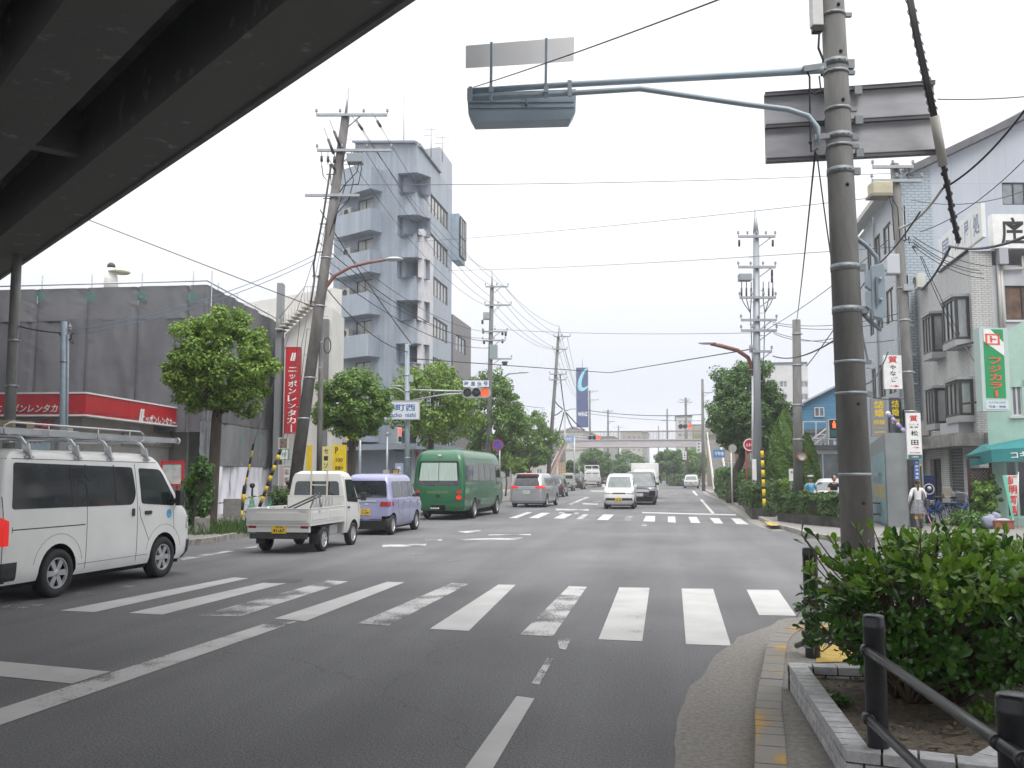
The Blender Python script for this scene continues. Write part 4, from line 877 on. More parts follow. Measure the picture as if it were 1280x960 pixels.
mb=MB();panel(mb,M,x0+.01,x1-.01,y0+.01,y0+.13,.008,.006);o=inpar(mb.build('teal_foot',mat('teal_plate',(.03,.13,.14),.5),t,fix=False),t);lettering([('川東質店',(x0+x1)/2,y0+.07,.2,.05,.01)],faceM(M@Vector((0,0,.008)),cR),ink_w,o)
vboard('address_plate','narrow blue vertical street address plate low on the right pole',1143.5,575,1149,600,26.7,mat('address_blue',(.05,.12,.35),.5),[(ink_w,[(s,.5,.88-.19*k,.6,.1,.02) for k,s in enumerate('大阪市東区')])],.02)
vboard('marriage_sign','grey window sign with yellow characters behind the large pole',1090,498,1108,546,31.3,mat('grey_sign',(.23,.23,.25),.6),[(yellow_m,[('結',.5,.84,.62,.2,.07),('婚',.5,.62,.62,.2,.07),('相談',.5,.38,.75,.12,.05),('パーティー',.5,.24,.7,.05,.02),('会員募集',.5,.12,.7,.05,.02)])],.1)
vboard('marriage_poster','yellow characters on dark glass beside the grey marriage sign',1113,497,1126,545,32.4,glass_d,[(yellow_m,[('結',.5,.84,.62,.2,.02),('婚',.5,.62,.62,.2,.02),('相談',.5,.38,.7,.14,.02)])],.02)
bp=thing('striped_awning_pole','slanted blue and red striped bar beside the white pawn sign','barber pole',at(1125,29,3));a,b=pt(1110,517,29.5),pt(1134,543,28.5);mb=MB();mr_=MB();d=(b-a)
for k in range(8):(mb if k % 2 else mr_).cyl(a+d*k/8,a+d*(k+1)/8,.06,n=10)
inpar(mb.build('blue_bands',ink_b,bp),bp);inpar(mr_.build('pale_bands',mat('pink_band',(.5,.3,.32),.5),bp),bp);inpar(MB().ball(a,.08).build('knob',white_m,bp),bp)
BX=thing('billboard_box','tall grey advertising box with a faded pale blue panel','billboard',at(1118,28,.12))
c0,c1,c2=at(1091,31),at(1111,27.8),at(1137,27.9)
zq=lambda px,py,D:pt(px,py,D).z
grey_b=mat('weathered_grey',(.21,.23,.235),.6,noise=.1,nscale=2)
mb=MB();z1,z2,z3=zq(1093,556,31),zq(1111,541,27.8),zq(1137,540,27.9)
b_=Vector((.8,.9,0));P=[c0,c1,c2,c2+b_*.8,c0+b_*.4];Z=[z1,z2,z2,z2,z1]
mb.add([(p.x,p.y,.1) for p in P]+[(p.x,p.y,z) for p,z in zip(P,Z)],[(4,3,2,1,0),(5,6,7,8,9)]+[(i,(i+1) % 5,5+(i+1) % 5,5+i) for i in range(5)])
inpar(mb.build('case',grey_b,BX,fix=False),BX)
Mx,Wx=frame_of(c0,c1);mb=MB();e1,e2=zq(1093,572,31),zq(1109,563,27.8)
mb.slab([Mx@Vector(v) for v in ((.25,.2,.02),(Wx-.12,.2,.02),(Wx-.12,e2,.02),(.25,e1,.02))],Mx.to_3x3()@Vector((0,0,1)),.015)
fp=inpar(mb.build('faded_panel',mat('faded_blue',(.20,.31,.34),.6,noise=.15,nscale=2),BX,fix=False),BX)
lettering([('ELECTRIC',Wx/2,e1-.75,Wx*.55,.5,.0),('CLUB',Wx/2,e1-1.6,Wx*.4,.4,.0)],faceM(Mx@Vector((0,0,.02)),(c1-c0)),mat('faded_letters',(.11,.19,.25),.6),fp)
mb=MB();panel(mb,Mx,.7,Wx-.3,.95,1.4,.026,.01);mb.build('yellow_patch',mat('faded_yellow',(.33,.30,.16),.7,noise=.2,nscale=5),fp,fix=False)
VM=thing('vending_machine','dark blue drink vending machine by the brick wall','vending machine',at(1161,30.6,.12));Mv2=faceM(at(1152,30.2),cR)
x0,y0=loc_on(Mv2,1155,640);x1,y1=loc_on(Mv2,1168,594);navy=mat('navy_enamel',(.018,.025,.10),.35)
mb=MB();panel(mb,Mv2,x0-.35,x1,.14,y1,0,.7);vm=inpar(mb.build('cabinet',navy,VM,bevel=.02),VM)
it=[('BOSS',x1-.22,y1-.88,.36,.16,.03)];lettering(it,Mv2,ink_w,vm)
mb=MB();cx,cy=x1-.2,y1-.45
for k in range(20):
    a0,a1=2*PI*k/20,2*PI*(k+1)/20;mb.slab([Mv2@Vector((cx+r*math.cos(a),cy+r*math.sin(a),.01)) for r,a in ((.15,a0),(.18,a0),(.18,a1),(.15,a1))],Mv2.to_3x3()@Vector((0,0,1)),.004)
mb.ball(Mv2@Vector((cx+.01,cy+.02,.0)),.07);mb.build('emblem',ink_w,vm,fix=False)
mb=MB();panel(mb,Mv2,x0-.3,x1-.45,y1-.9,y1-.1,.01,.02);mb.build('display_window',glass_b,vm,fix=False)
# ====== far right: blue gabled house, white block, shops
def house(name,label,pxl,pxr,D,ytop,wallm,roofm,apex=None,depth=8,wins=(),group=None,cat='house',winm=None,over=.35):
    a=at(pxl,D);b=hit(pxr,a,a+Vector((1,0,0)));M,W=frame_of(a,b);H=loc_on(M,(pxl+pxr)/2,ytop)[1]
    t=thing(name,label,cat,((a.x+b.x)/2,(a.y+b.y)/2,.12),group=group);W_=[(*loc_on(M,w[0],w[3]),*loc_on(M,w[1],w[2])) for w in wins];W_=[(w[0],w[2],w[1],w[3]) for w in W_]
    mb=MB();facade(mb,M,W,H,[w for w in W_ if w[3] < H]);box_wall(mb,M,W,H,depth,top=not apex)
    if apex:
        ax,ay=loc_on(M,*apex);ax=min(max(ax,.01),W-.01)
        for z in (0,-depth):mb.add([M@Vector((0,H,z)),M@Vector((W,H,z)),M@Vector((ax,ay,z))],[(0,1,2)])
    inpar(mb.build('wall',wallm,t,uv=True,fix=False),t)
    mb=MB()
    if apex:
        s1=(ay-H)/max(ax,.1);s2=(ay-H)/max(W-ax,.1)
        for (p,q,s) in (((-over,H-over*min(s1,3)),(ax,ay),1),((W+over,H-over*min(s2,3)),(ax,ay),-1)):
            P=[M@Vector((*p,over)),M@Vector((*q,over)),M@Vector((*q,-depth-over)),M@Vector((*p,-depth-over))]
            P=[v+Vector((0,0,.14)) for v in P];nrm=(P[1]-P[0]).cross(P[2]-P[1]);nrm=nrm if nrm.z > 0 else -nrm;mb.slab(P,nrm,.12)
    else:panel(mb,M,-.12,W+.12,H+.003,H+.25,.12,depth+.24)
    inpar(mb.build('roof',roofm,t),t)
    for w in W_:inpar(window(M,*w,t,2,frame_w if winm is None else winm,glass_b,z=-.08 if w[3] < H else .03,fw=.06),t)
    return t,M,W,H
roofd=mat('slate_roof',(.11,.12,.14),.7,noise=.2,nscale=3)
house('blue_house','sky blue gabled house with one small white framed window',975,1075,62,520,brickmat('blue_siding',(.07,.22,.36),(.08,.24,.38),(.05,.16,.27),4,.2,.6,.012,off=0,dirt=.12),mat('pale_roof',(.42,.44,.47),.6),apex=(1056,478),wins=[(1018,1030,509,521)],depth=10)
house('apartment_block','white apartment block behind the blue gabled house',968,1012,120,455,mat('block_white',(.55,.55,.55),.8,noise=.05,nscale=1),roofd,cat='building',wins=[(1000,1010,476,484),(1000,1010,492,500),(1000,1010,508,516),(975,984,476,484),(975,984,492,500)],depth=12)
house('shop_house','grey shop house with a dark ground floor below the blue house',1016,1078,57,541,mat('grey_house',(.22,.23,.24),.8,noise=.1,nscale=1),roofd,wins=[(1022,1032,552,578),(1036,1050,548,580)],cat='shop',depth=5)
house('shop_house','low brownish shop with a cream awning behind the right hedge',932,985,66,548,mat('brown_house',(.22,.16,.13),.8,noise=.1,nscale=1),roofd,wins=[(938,950,560,575),(955,980,575,608)],cat='shop',depth=10)
house('shop_house','narrow pale house beside the right hand footbridge stair',890,932,112,545,mat('pale_house',(.26,.22,.19),.8,noise=.1,nscale=1),roofd,wins=[(894,904,553,563),(912,926,553,563),(896,926,578,600)],cat='shop',depth=14)
house('garage','open dark garage with a pale frame behind the officer',1003,1080,50,562,mat('garage_frame',(.50,.50,.48),.7),roofd,wins=[(1008,1050,566,606)],cat='garage',depth=3,winm=frame_w)
ST=thing('steel_stair','white steel stair frame in front of the grey shop house','stair',at(1035,53,.12));mb=MB()
for a,b in (((1012,560),(1040,538)),((1012,552),(1040,530)),((1024,543),(1050,543)),((1016,558),(1016,600)),((1044,543),(1044,610)),((1024,556),(1024,610)),((1004,548),(1044,548)),((1004,527),(1044,527)),((1004,527),(1004,548)),((1020,527),(1020,548))):
    mb.bar(pt(*a,53),pt(*b,53),.1,.06)
inpar(mb.build('frame',white_m,ST),ST)
mb=MB()
for k in range(9):mb.box(pt(1013+3.1*k,561-2.5*k,53.2),(.5,.5,.04))
inpar(mb.build('tread',alum,ST),ST)
for k,(px,py0,py1,D,t) in enumerate(((1000.5,562,590,47,'歯科'),(985,540,556,60,'酒'),(961,560,580,58,'米'),(901.5,588,607,75,'P'))):
    pass
# ====== VEHICLES  (local x forward, y left, z up)
tyre_m=mat('tyre_rubber',(.022,.022,.024),.75,noise=.2,nscale=12)
rim_m=mat('silver_wheel',(.50,.51,.52),.35,metal=.5,noise=.05,nscale=9)
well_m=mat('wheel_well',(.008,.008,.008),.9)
seam_m=mat('door_gap',(.03,.03,.03),.8)
plastic_m=mat('black_plastic',(.035,.036,.04),.55,noise=.1,nscale=9)
lamp_r=mat('red_lamp',(.33,.008,.012),.15,spec=.8)
lamp_on=mat('red_lamp_lit',(.5,.01,.01),.2,emit=(1,.04,.03),es=.3)
lamp_w=mat('clear_lamp',(.55,.57,.58),.1,metal=.3,spec=.9,noise=.2,nscale=14)
lamp_o=mat('amber_lamp',(.6,.2,.02),.2)
plate_y=mat('plate_yellow',(.72,.48,.03),.5);plate_w=mat('plate_white',(.66,.68,.66),.5)
wglass=mat('car_glass',(.02,.028,.028),.04,spec=1.0,noise=.3,nscale=2)
wscreen=mat('windscreen',(.14,.17,.165),.04,spec=1.0,col2=(.06,.075,.07),nscale=1.5)
def paint(name,c,coat=.6,r=.35,metal=0.):return mat('car_paint_'+name,c,r,metal=metal,noise=.04,nscale=1.5,coat=coat)
def rpoly(poly,r,n=4):
    out=[];m=len(poly)
    for i in range(m):
        p=Vector(poly[i]);a=Vector(poly[i-1]);b=Vector(poly[(i+1) % m]);ri=r[i] if isinstance(r,(list,tuple)) else r
        da,db=(a-p),(b-p);k=min(ri,da.length*.45,db.length*.45)
        if k < .005:out.append(tuple(p));continue
        s,e=p+da.normalized()*k,p+db.normalized()*k
        for j in range(n+1):t=j/n;out.append(tuple((1-t)**2*s+2*t*(1-t)*p+t*t*e))
    return out
class Body:
    """levels: (z, rear x, front x, half width, rear corner (long, lat), front corner (long, lat))"""
    def __init__(s,levels):s.L=levels
    def par(s,z):
        L=s.L
        if z <= L[0][0]:return L[0][1:]
        for a,b in zip(L,L[1:]):
            if z <= b[0]:
                t=(z-a[0])/(b[0]-a[0]) if b[0] > a[0] else 1
                f=lambda p,q:p+(q-p)*t
                return (f(a[1],b[1]),f(a[2],b[2]),f(a[3],b[3]),(f(a[4][0],b[4][0]),f(a[4][1],b[4][1])),(f(a[5][0],b[5][0]),f(a[5][1],b[5][1])))
        return L[-1][1:]
    def y(s,x,z):
        xr,xf,w,r,f=s.par(z)
        if x > xf-f[0]:t=min(1,(x-(xf-f[0]))/f[0]);return w-f[1]+f[1]*math.sqrt(1-t*t)
        if x < xr+r[0]:t=min(1,((xr+r[0])-x)/r[0]);return w-r[1]+r[1]*math.sqrt(1-t*t)
        return w
    def x(s,y,z,front=True):
        xr,xf,w,r,f=s.par(z);a,b=f if front else r;t=max(0,min(1,(abs(y)-(w-b))/b));d=a-a*math.sqrt(1-t*t)
        return xf-d if front else xr+d
    def ring(s,z,off=0,n=7):
        xr,xf,w,r,f=s.par(z);xr -= off;xf += off;w += off;P=[]
        for k in range(n+1):a=PI/2*k/n;P.append((xf-f[0]+f[0]*math.cos(a),w-f[1]+f[1]*math.sin(a)))
        for t in (.75,.5,.25):P.append((xr+r[0]+(xf-f[0]-xr-r[0])*t,w))
        for k in range(n+1):a=PI/2+PI/2*k/n;P.append((xr+r[0]+r[0]*math.cos(a),w-r[1]+r[1]*math.sin(a)))
        Q=[(x,-y) for x,y in P[::-1]]
        return [(x,y,z) for x,y in P+Q]
    def mesh(s,mb,m=None):
        zs=[l[0] for l in s.L];R=[s.ring(z) for z in zs];n=len(R[0]);mb.add([p for r in R for p in r],[(i*n+k,i*n+(k+1) % n,(i+1)*n+(k+1) % n,(i+1)*n+k) for i in range(len(R)-1) for k in range(n)],True)
        o=len(mb.v)-n*len(R);mb.f += [tuple(o+k for k in range(n))[::-1],tuple(o+(len(R)-1)*n+k for k in range(n))];mb.sm += [False,True]
    def patch(s,poly,where,mb,off=.006,th=.012):
        """poly in (x, z) for 'L'/'R' sides, (y, z) for 'F'/'B'"""
        bm=bmesh.new();vs=[bm.verts.new((p[0],p[1],0)) for p in poly];bm.faces.new(vs)
        us=[p[0] for p in poly];zz_=[p[1] for p in poly]
        cuts=[((0,z,0),(0,1,0)) for z in [l[0] for l in s.L] if min(zz_)+.004 < z < max(zz_)-.004]
        st=.12 if where in 'LR' else .08;u=math.ceil(min(us)/st)*st
        while u < max(us):cuts.append(((u,0,0),(1,0,0)));u += st
        for c,nn in cuts:bmesh.ops.bisect_plane(bm,geom=bm.verts[:]+bm.edges[:]+bm.faces[:],plane_co=c,plane_no=nn)
        def mp(v,o):
            u,z=v.co.x,v.co.y
            if where == 'L':return (u,s.y(u,z)+o,z)
            if where == 'R':return (u,-s.y(u,z)-o,z)
            if where == 'F':return (s.x(u,z)+o,u,z)
            return (s.x(u,z,False)-o,u,z)
        bm.verts.index_update();V=bm.verts[:];n=len(V)
        P=[mp(v,off) for v in V]+[mp(v,off-th) for v in V];Fs=[tuple(v.index for v in f.verts) for f in bm.faces]
        Fs += [tuple(n+i for i in f)[::-1] for f in Fs]
        for e in bm.edges:
            if len(e.link_faces) == 1:a,b=e.verts[0].index,e.verts[1].index;Fs.append((a,b,n+b,n+a))
        bm.free();mb.add(P,Fs)
    def band(s,z0,z1,test,mb,off=.02,nz=3):
        for i in range(nz):
            a,b=s.ring(z0+(z1-z0)*i/nz,off),s.ring(z0+(z1-z0)*(i+1)/nz,off);n=len(a)
            for k in range(n):
                q=[a[k],a[(k+1) % n],b[(k+1) % n],b[k]]
                if all(test(p[0]) for p in q):mb.add(q,[(0,1,2,3)])
        for z in (z0,z1):
            a,b=s.ring(z,off),s.ring(z,-.02);n=len(a)
            for k in range(n):
                q=[a[k],a[(k+1) % n],b[(k+1) % n],b[k]]
                if all(test(p[0]) for p in q):mb.add(q,[(0,1,2,3)])
    def seam(s,pts,where,mb,w=.008):
        for a,b in zip(pts,pts[1:]):
            a,b=Vector(a),Vector(b);d=(b-a).normalized();n=Vector((-d.y,d.x))*w/2
            s.patch([tuple(a-n),tuple(b-n),tuple(b+n),tuple(a+n)],where,mb,.0025,.006)
def cut(o,cyls):
    bm=bmesh.new();bm.from_mesh(o.data);bmesh.ops.recalc_face_normals(bm,faces=bm.faces);bm.to_mesh(o.data);bm.free()
    for (x,y,z,r,d) in cyls:
        mb=MB().lathe([(r,-d/2),(r,d/2)],28,Matrix.Translation((x,y,z)) @ Matrix.Rotation(PI/2,4,'X'),closed=True)
        c=mb.build('cutter',well_m);md=o.modifiers.new('b','BOOLEAN');md.operation='DIFFERENCE';md.object=c;md.solver='EXACT';md.material_mode='TRANSFER'
        dg=bpy.context.evaluated_depsgraph_get();dg.update();par_=o.parent;o.parent=None;dg.update()
        me=bpy.data.meshes.new_from_object(o.evaluated_get(dg));o.modifiers.clear();o.data=me;o.parent=par_
        bpy.data.objects.remove(c)
def finish(o,ang=38):
    o.data.polygons.foreach_set('use_smooth',[True]*len(o.data.polygons));o.data.set_sharp_from_angle(angle=math.radians(ang));return o
def wheel(root,x,y,r,wd=.17,style=6,rim=None):
    out=1 if y > 0 else -1
    M=Matrix.Translation((x,y,r)) @ Matrix.Rotation(-PI/2*out,4,'X')
    rr=r*.64
    mb=MB().lathe([(rr,-wd/2),(r*.93,-wd/2),(r,-wd*.36),(r,wd*.36),(r*.95,wd/2),(rr*1.06,wd*.5),(rr,wd*.38),(rr*.96,0),(rr*.9,-wd/2)],28,M);t=mb.build('wheel',tyre_m,root)
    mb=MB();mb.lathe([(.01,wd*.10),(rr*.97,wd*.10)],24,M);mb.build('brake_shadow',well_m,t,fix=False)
    mb=MB();mb.lathe([(rr*.86,wd*.30),(rr*.93,wd*.46),(rr*1.0,wd*.46),(rr*1.0,wd*.36)],28,M);mb.lathe([(.005,wd*.44),(rr*.16,wd*.43),(rr*.3,wd*.36),(rr*.3,wd*.2)],20,M)
    for k in range(style):
        a=2*PI*k/style;c,s_=math.cos(a),math.sin(a);w0,w1=rr*.16,rr*.20
        P=[(c*rr*.2-s_*w0,s_*rr*.2+c*w0,wd*.38),(c*rr*.2+s_*w0,s_*rr*.2-c*w0,wd*.38),(c*rr*.9+s_*w1,s_*rr*.9-c*w1,wd*.38),(c*rr*.9-s_*w1,s_*rr*.9+c*w1,wd*.38)]
        P=[M@Vector(p) for p in P];nv=M.to_3x3()@Vector((0,0,1));mb.slab(P,nv,.03)
    finish(mb.build('rim',rim or rim_m,t),30);return t
def plate(root,x,y,z,m,text,front,w=.33,h=.165):
    s=1 if front else -1;mb=MB().box((x,y,z),(.012,w,h));o=mb.build('number_plate',m,root)
    M=faceM((x+.007*s,y,z),(0,s,0));lettering([(text,0,-.02,w*.8,h*.45,.03),('大阪 580',0,h*.33,w*.55,h*.2,.02)],M,ink_k if m is plate_y else mat('plate_green',(.02,.12,.07),.5),o,lift=.002)
    return o
def mirrors(root,B,x,z,m,sz=(.09,.17,.14),arm=.06):
    for sg in (1,-1):
        y=B.y(x,z);mb=MB().box((x,sg*(y+arm+sz[1]/2),z+.04),sz);mb.bar((x-.02,sg*(y-.02),z-.02),(x,sg*(y+arm+.04),z+.02),.05);mb.build('mirror',m,root,bevel=.02)
def shell(root,B,paint_m,arches,name='body'):
    mb=MB();B.mesh(mb);o=mb.build(name,paint_m,root)
    cut(o,[(x,sg*(hw-.02),z,r,.52) for (x,z,r,hw) in arches for sg in (1,-1)])
    mb=MB()
    for (x,z,r,hw) in arches:mb.box((x,0,z+.05),(r*2.1,(hw-.26)*2,r*1.2))
    return finish(o)
def wh(root,axles,hw,r,wd,style=6,rim=None):
    for x in axles:
        for sg in (1,-1):wheel(root,x,sg*(hw-wd/2),r,wd,style,rim)
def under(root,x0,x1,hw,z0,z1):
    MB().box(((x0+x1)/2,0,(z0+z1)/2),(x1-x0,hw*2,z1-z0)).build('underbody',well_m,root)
def glassy(root,B,polys,where,m,name,off=.006):
    for p in polys:
        mb=MB();B.patch(p,where,mb,off);finish(mb.build(name,m,root),30)
def place(t,x,y,hd):
    t.location=(x,y,0);t.rotation_euler=(0,0,math.radians(90+hd))
def box_van():
    t=thing('van','white van with a ladder rack, largest vehicle at left','van');pw=paint('white',(.80,.80,.78),.6,.3)
    c=lambda a,b:(a,b)
    B=Body([(.27,-2.28,2.20,.79,(.12,.12),(.3,.35)),(.36,-2.33,2.31,.83,(.12,.12),(.3,.38)),(.5,-2.35,2.34,.842,(.1,.1),(.3,.4)),(.8,-2.35,2.33,.845,(.09,.09),(.3,.42)),(1.0,-2.35,2.29,.843,(.09,.09),(.3,.42)),(1.10,-2.345,2.22,.84,(.09,.09),(.3,.42)),(1.20,-2.34,2.04,.835,(.09,.09),(.28,.4)),
      (1.4,-2.32,1.90,.815,(.09,.09),(.28,.4)),(1.7,-2.27,1.66,.775,(.09,.09),(.26,.38)),(1.90,-2.23,1.47,.742,(.1,.1),(.25,.36)),(1.98,-2.18,1.36,.715,(.12,.12),(.25,.34)),(2.03,-2.10,1.22,.66,(.14,.14),(.25,.3)),(2.06,-1.9,.95,.52,(.15,.15),(.25,.25))])
    shell(t,B,pw,[(1.37,.36,.385,.84),(-1.2,.36,.385,.84)]);under(t,-2.1,2.0,.72,.2,.45)
    wh(t,(1.37,-1.2),.845,.335,.2,6)
    big=rpoly([(-2.13,1.25),(.49,1.23),(.585,1.4),(.53,1.82),(-2.05,1.87)],[.05,.22,.15,.05,.05])
    side=[big];fr=rpoly([(.72,1.24),(1.62,1.18),(1.70,1.24),(1.30,1.79),(.70,1.81)],[.06,.05,.05,.1,.05])
    glassy(t,B,side,'R',glass_d,'side_window');glassy(t,B,side,'L',glass_d,'side_window');glassy(t,B,[fr],'R',wglass,'door_window');glassy(t,B,[fr],'L',wglass,'door_window')
    for x in (-.95,-.62,.05):mb=MB();B.patch([(x,1.25),(x+.02,1.25),(x+.02,1.85),(x,1.85)],'R',mb,.009,.008);mb.build('window_divider',black_m,t)
    for wv in 'RL':
        for cx in (1.37,-1.2):
            mb=MB();B.seam([(cx+.50*math.cos(a),.42+.46*math.sin(a)) for a in np.linspace(.15,PI-.15,14)],wv,mb,.010);mb.build('fender_crease',mat('crease_shadow',(.40,.40,.39),.5),t)
    for wv in 'RL':
        mb=MB()
        B.seam([(.61,.34),(.61,1.88)],wv,mb);B.seam([(-.62,.34),(-.62,1.24)],wv,mb);B.seam([(.66,1.2),(.70,1.02),(.94,.64)],wv,mb);B.seam([(1.72,1.2),(1.62,1.1),(1.66,.78)],wv,mb,.006)
        B.seam([(-2.12,.98),(-.66,.98)],wv,mb,.014);B.seam([(-2.12,1.02),(-2.12,.94)],wv,mb);B.seam([(-2.2,1.92),(1.4,1.90)],wv,mb,.008);B.seam([(-2.28,.30),(-2.28,1.88)],wv,mb)
        B.seam([(-.8,.42),(.92,.42)],wv,mb,.006)
        mb.build('door_gap',seam_m,t)
    mb=MB();B.patch(rpoly([(.46,1.05),(.52,1.05),(.52,1.17),(.46,1.17)],.02),'R',mb,.02);B.patch(rpoly([(.80,1.06),(.98,1.06),(.98,1.12),(.80,1.12)],.02),'R',mb,.02);mb.build('door_handle',plastic_m,t)
    mb=MB();B.band(.28,.58,lambda x:x > 1.86,mb,.015);mb.build('front_bumper',plastic_m,t)
    mb=MB();B.band(.30,.56,lambda x:x < -2.18,mb,.03);B.patch([(-2.3,.32),(-2.02,.32),(-2.02,.56),(-2.3,.56)],'R',mb,.014);mb.build('rear_bumper',plastic_m,t)
    for w_ in 'RL':
        mb=MB();B.patch(rpoly([(-2.335,.78),(-2.19,.78),(-2.19,1.10),(-2.335,1.16)],.02),w_,mb,.012);
        sg=-1 if w_ == 'R' else 1
        B.patch(rpoly([(sg*.71,.72),(sg*.83,.72),(sg*.83,1.15),(sg*.72,1.15)],.02),'B',mb,.012);mb.build('tail_light',lamp_on if w_ == 'R' else lamp_r,t)
        mb=MB();B.patch(rpoly([(2.0,.78),(2.26,.72),(2.22,.98),(2.06,1.0)],.04),w_,mb,.008);B.patch(rpoly([(sg*.45,.76),(sg*.78,.76),(sg*.76,.98),(sg*.5,.94)],.03),'F',mb,.008);mb.build('headlight',lamp_w,t)
    glassy(t,B,[rpoly([(-.7,1.24),(.7,1.24),(.6,1.88),(-.6,1.88)],.08)],'F',wscreen,'windscreen');glassy(t,B,[rpoly([(-.68,1.26),(.68,1.26),(.62,1.84),(-.62,1.84)],.08)],'B',glass_d,'rear_window')
    mirrors(t,B,1.62,1.27,plastic_m,(.14,.1,.26),.08)
    mb=MB()
    y=-B.y(1.5,.98)-.002
    cx,cz,r=1.5,1.05,.075;B.patch([(cx+r*math.cos(2*PI*k/20),cz+r*math.sin(2*PI*k/20)) for k in range(20)],'R',mb,.003,.004);mb.build('round_sticker',mat('sticker_blue',(.12,.42,.66),.4,noise=.3,nscale=20),t)
    rk_=thing('roof_rack','aluminium rack clamped on the white van roof','roof rack')
    tw=.70
    for x in (-1.75,-.75,.0,.95):
        mb=MB();mb.tube([(x,-tw,2.0),(x-.02,-tw-.02,2.06),(x-.10,-tw+.02,2.17),(x-.12,-tw+.1,2.20),(x-.12,tw-.1,2.20),(x-.10,tw-.02,2.17),(x-.02,tw+.02,2.06),(x,tw,2.0)],.022,8)
        for sg in (1,-1):mb.bar((x,sg*(tw+.03),1.90),(x-.03,sg*(tw-.0),2.10),.10,.035,up=(1,0,0));mb.box((x,sg*(tw+.04),1.915),(.15,.03,.03))
        mb.build('rack_bar',alum,rk_)
    for sg in (1,-1):
        mb=MB();y=sg*(tw-.12)
        mb.tube([(.98,y,2.21),(1.08,y,2.24),(1.08,y,2.34),(.98,y,2.38),(-1.95,y,2.38),(-2.05,y,2.34),(-2.05,y,2.24),(-1.95,y,2.21)],.014,8)
        for x in (-1.2,-.1,.7):mb.cyl((x,y,2.2),(x,y,2.38),.012,n=6)
        mb.build('guard_rail',alum,rk_)
    ld=thing('ladder','long aluminium ladder lying on the van roof rack','ladder')
    for y0 in (-.52,-.12):
        mb=MB().box((-.15,y0,2.27),(4.6,.035,.085)).build('rail',alum,ld)
    mb=MB();[mb.box((-2.35+.3*k,-.32,2.27),(.03,.37,.03)) for k in range(15)];mb.build('rungs',alum,ld);MB().cyl((2.15,-.52,2.27),(2.2,-.52,2.27),.06,n=10).cyl((2.15,-.12,2.27),(2.2,-.12,2.27),.06,n=10).build('end_cap',mat('pale_cap',(.6,.6,.6),.5),ld)
    pp=thing('pipe_bundle','grey pipes strapped beside the ladder on the rack','pipes')
    for k,(y0,r,l) in enumerate(((.1,.05,3.0),(.22,.05,3.0),(.36,.06,2.8))):MB().cyl((-2.4,y0,2.28),(-2.4+l,y0,2.28),r,n=12).build('pipe',mat('pipe_pvc',(.10,.12,.13),.5),pp)
    bx_=thing('wooden_box','small tan box with a dark panel tied on the rack','box')
    MB().box((-1.55,-.35,2.36),(.42,.22,.12)).build('case',mat('tan_box',(.42,.33,.2),.7),bx_,bevel=.01);MB().box((-1.6,-.462,2.36),(.2,.006,.07)).build('panel',dark_m,bx_)
    return t,(rk_,ld,pp,bx_)
van,cargo=box_van()
VX,VY,VH=-9.28,13.03,-2.0
for o in (van,*cargo):place(o,VX,VY,VH)
for o in cargo:o.location.z=.03
rack=cargo[0];rack.parent=van;rack.location=(0,0,.03);rack.rotation_euler=(0,0,0)
for k_ in ('label','category'):del rack[k_]
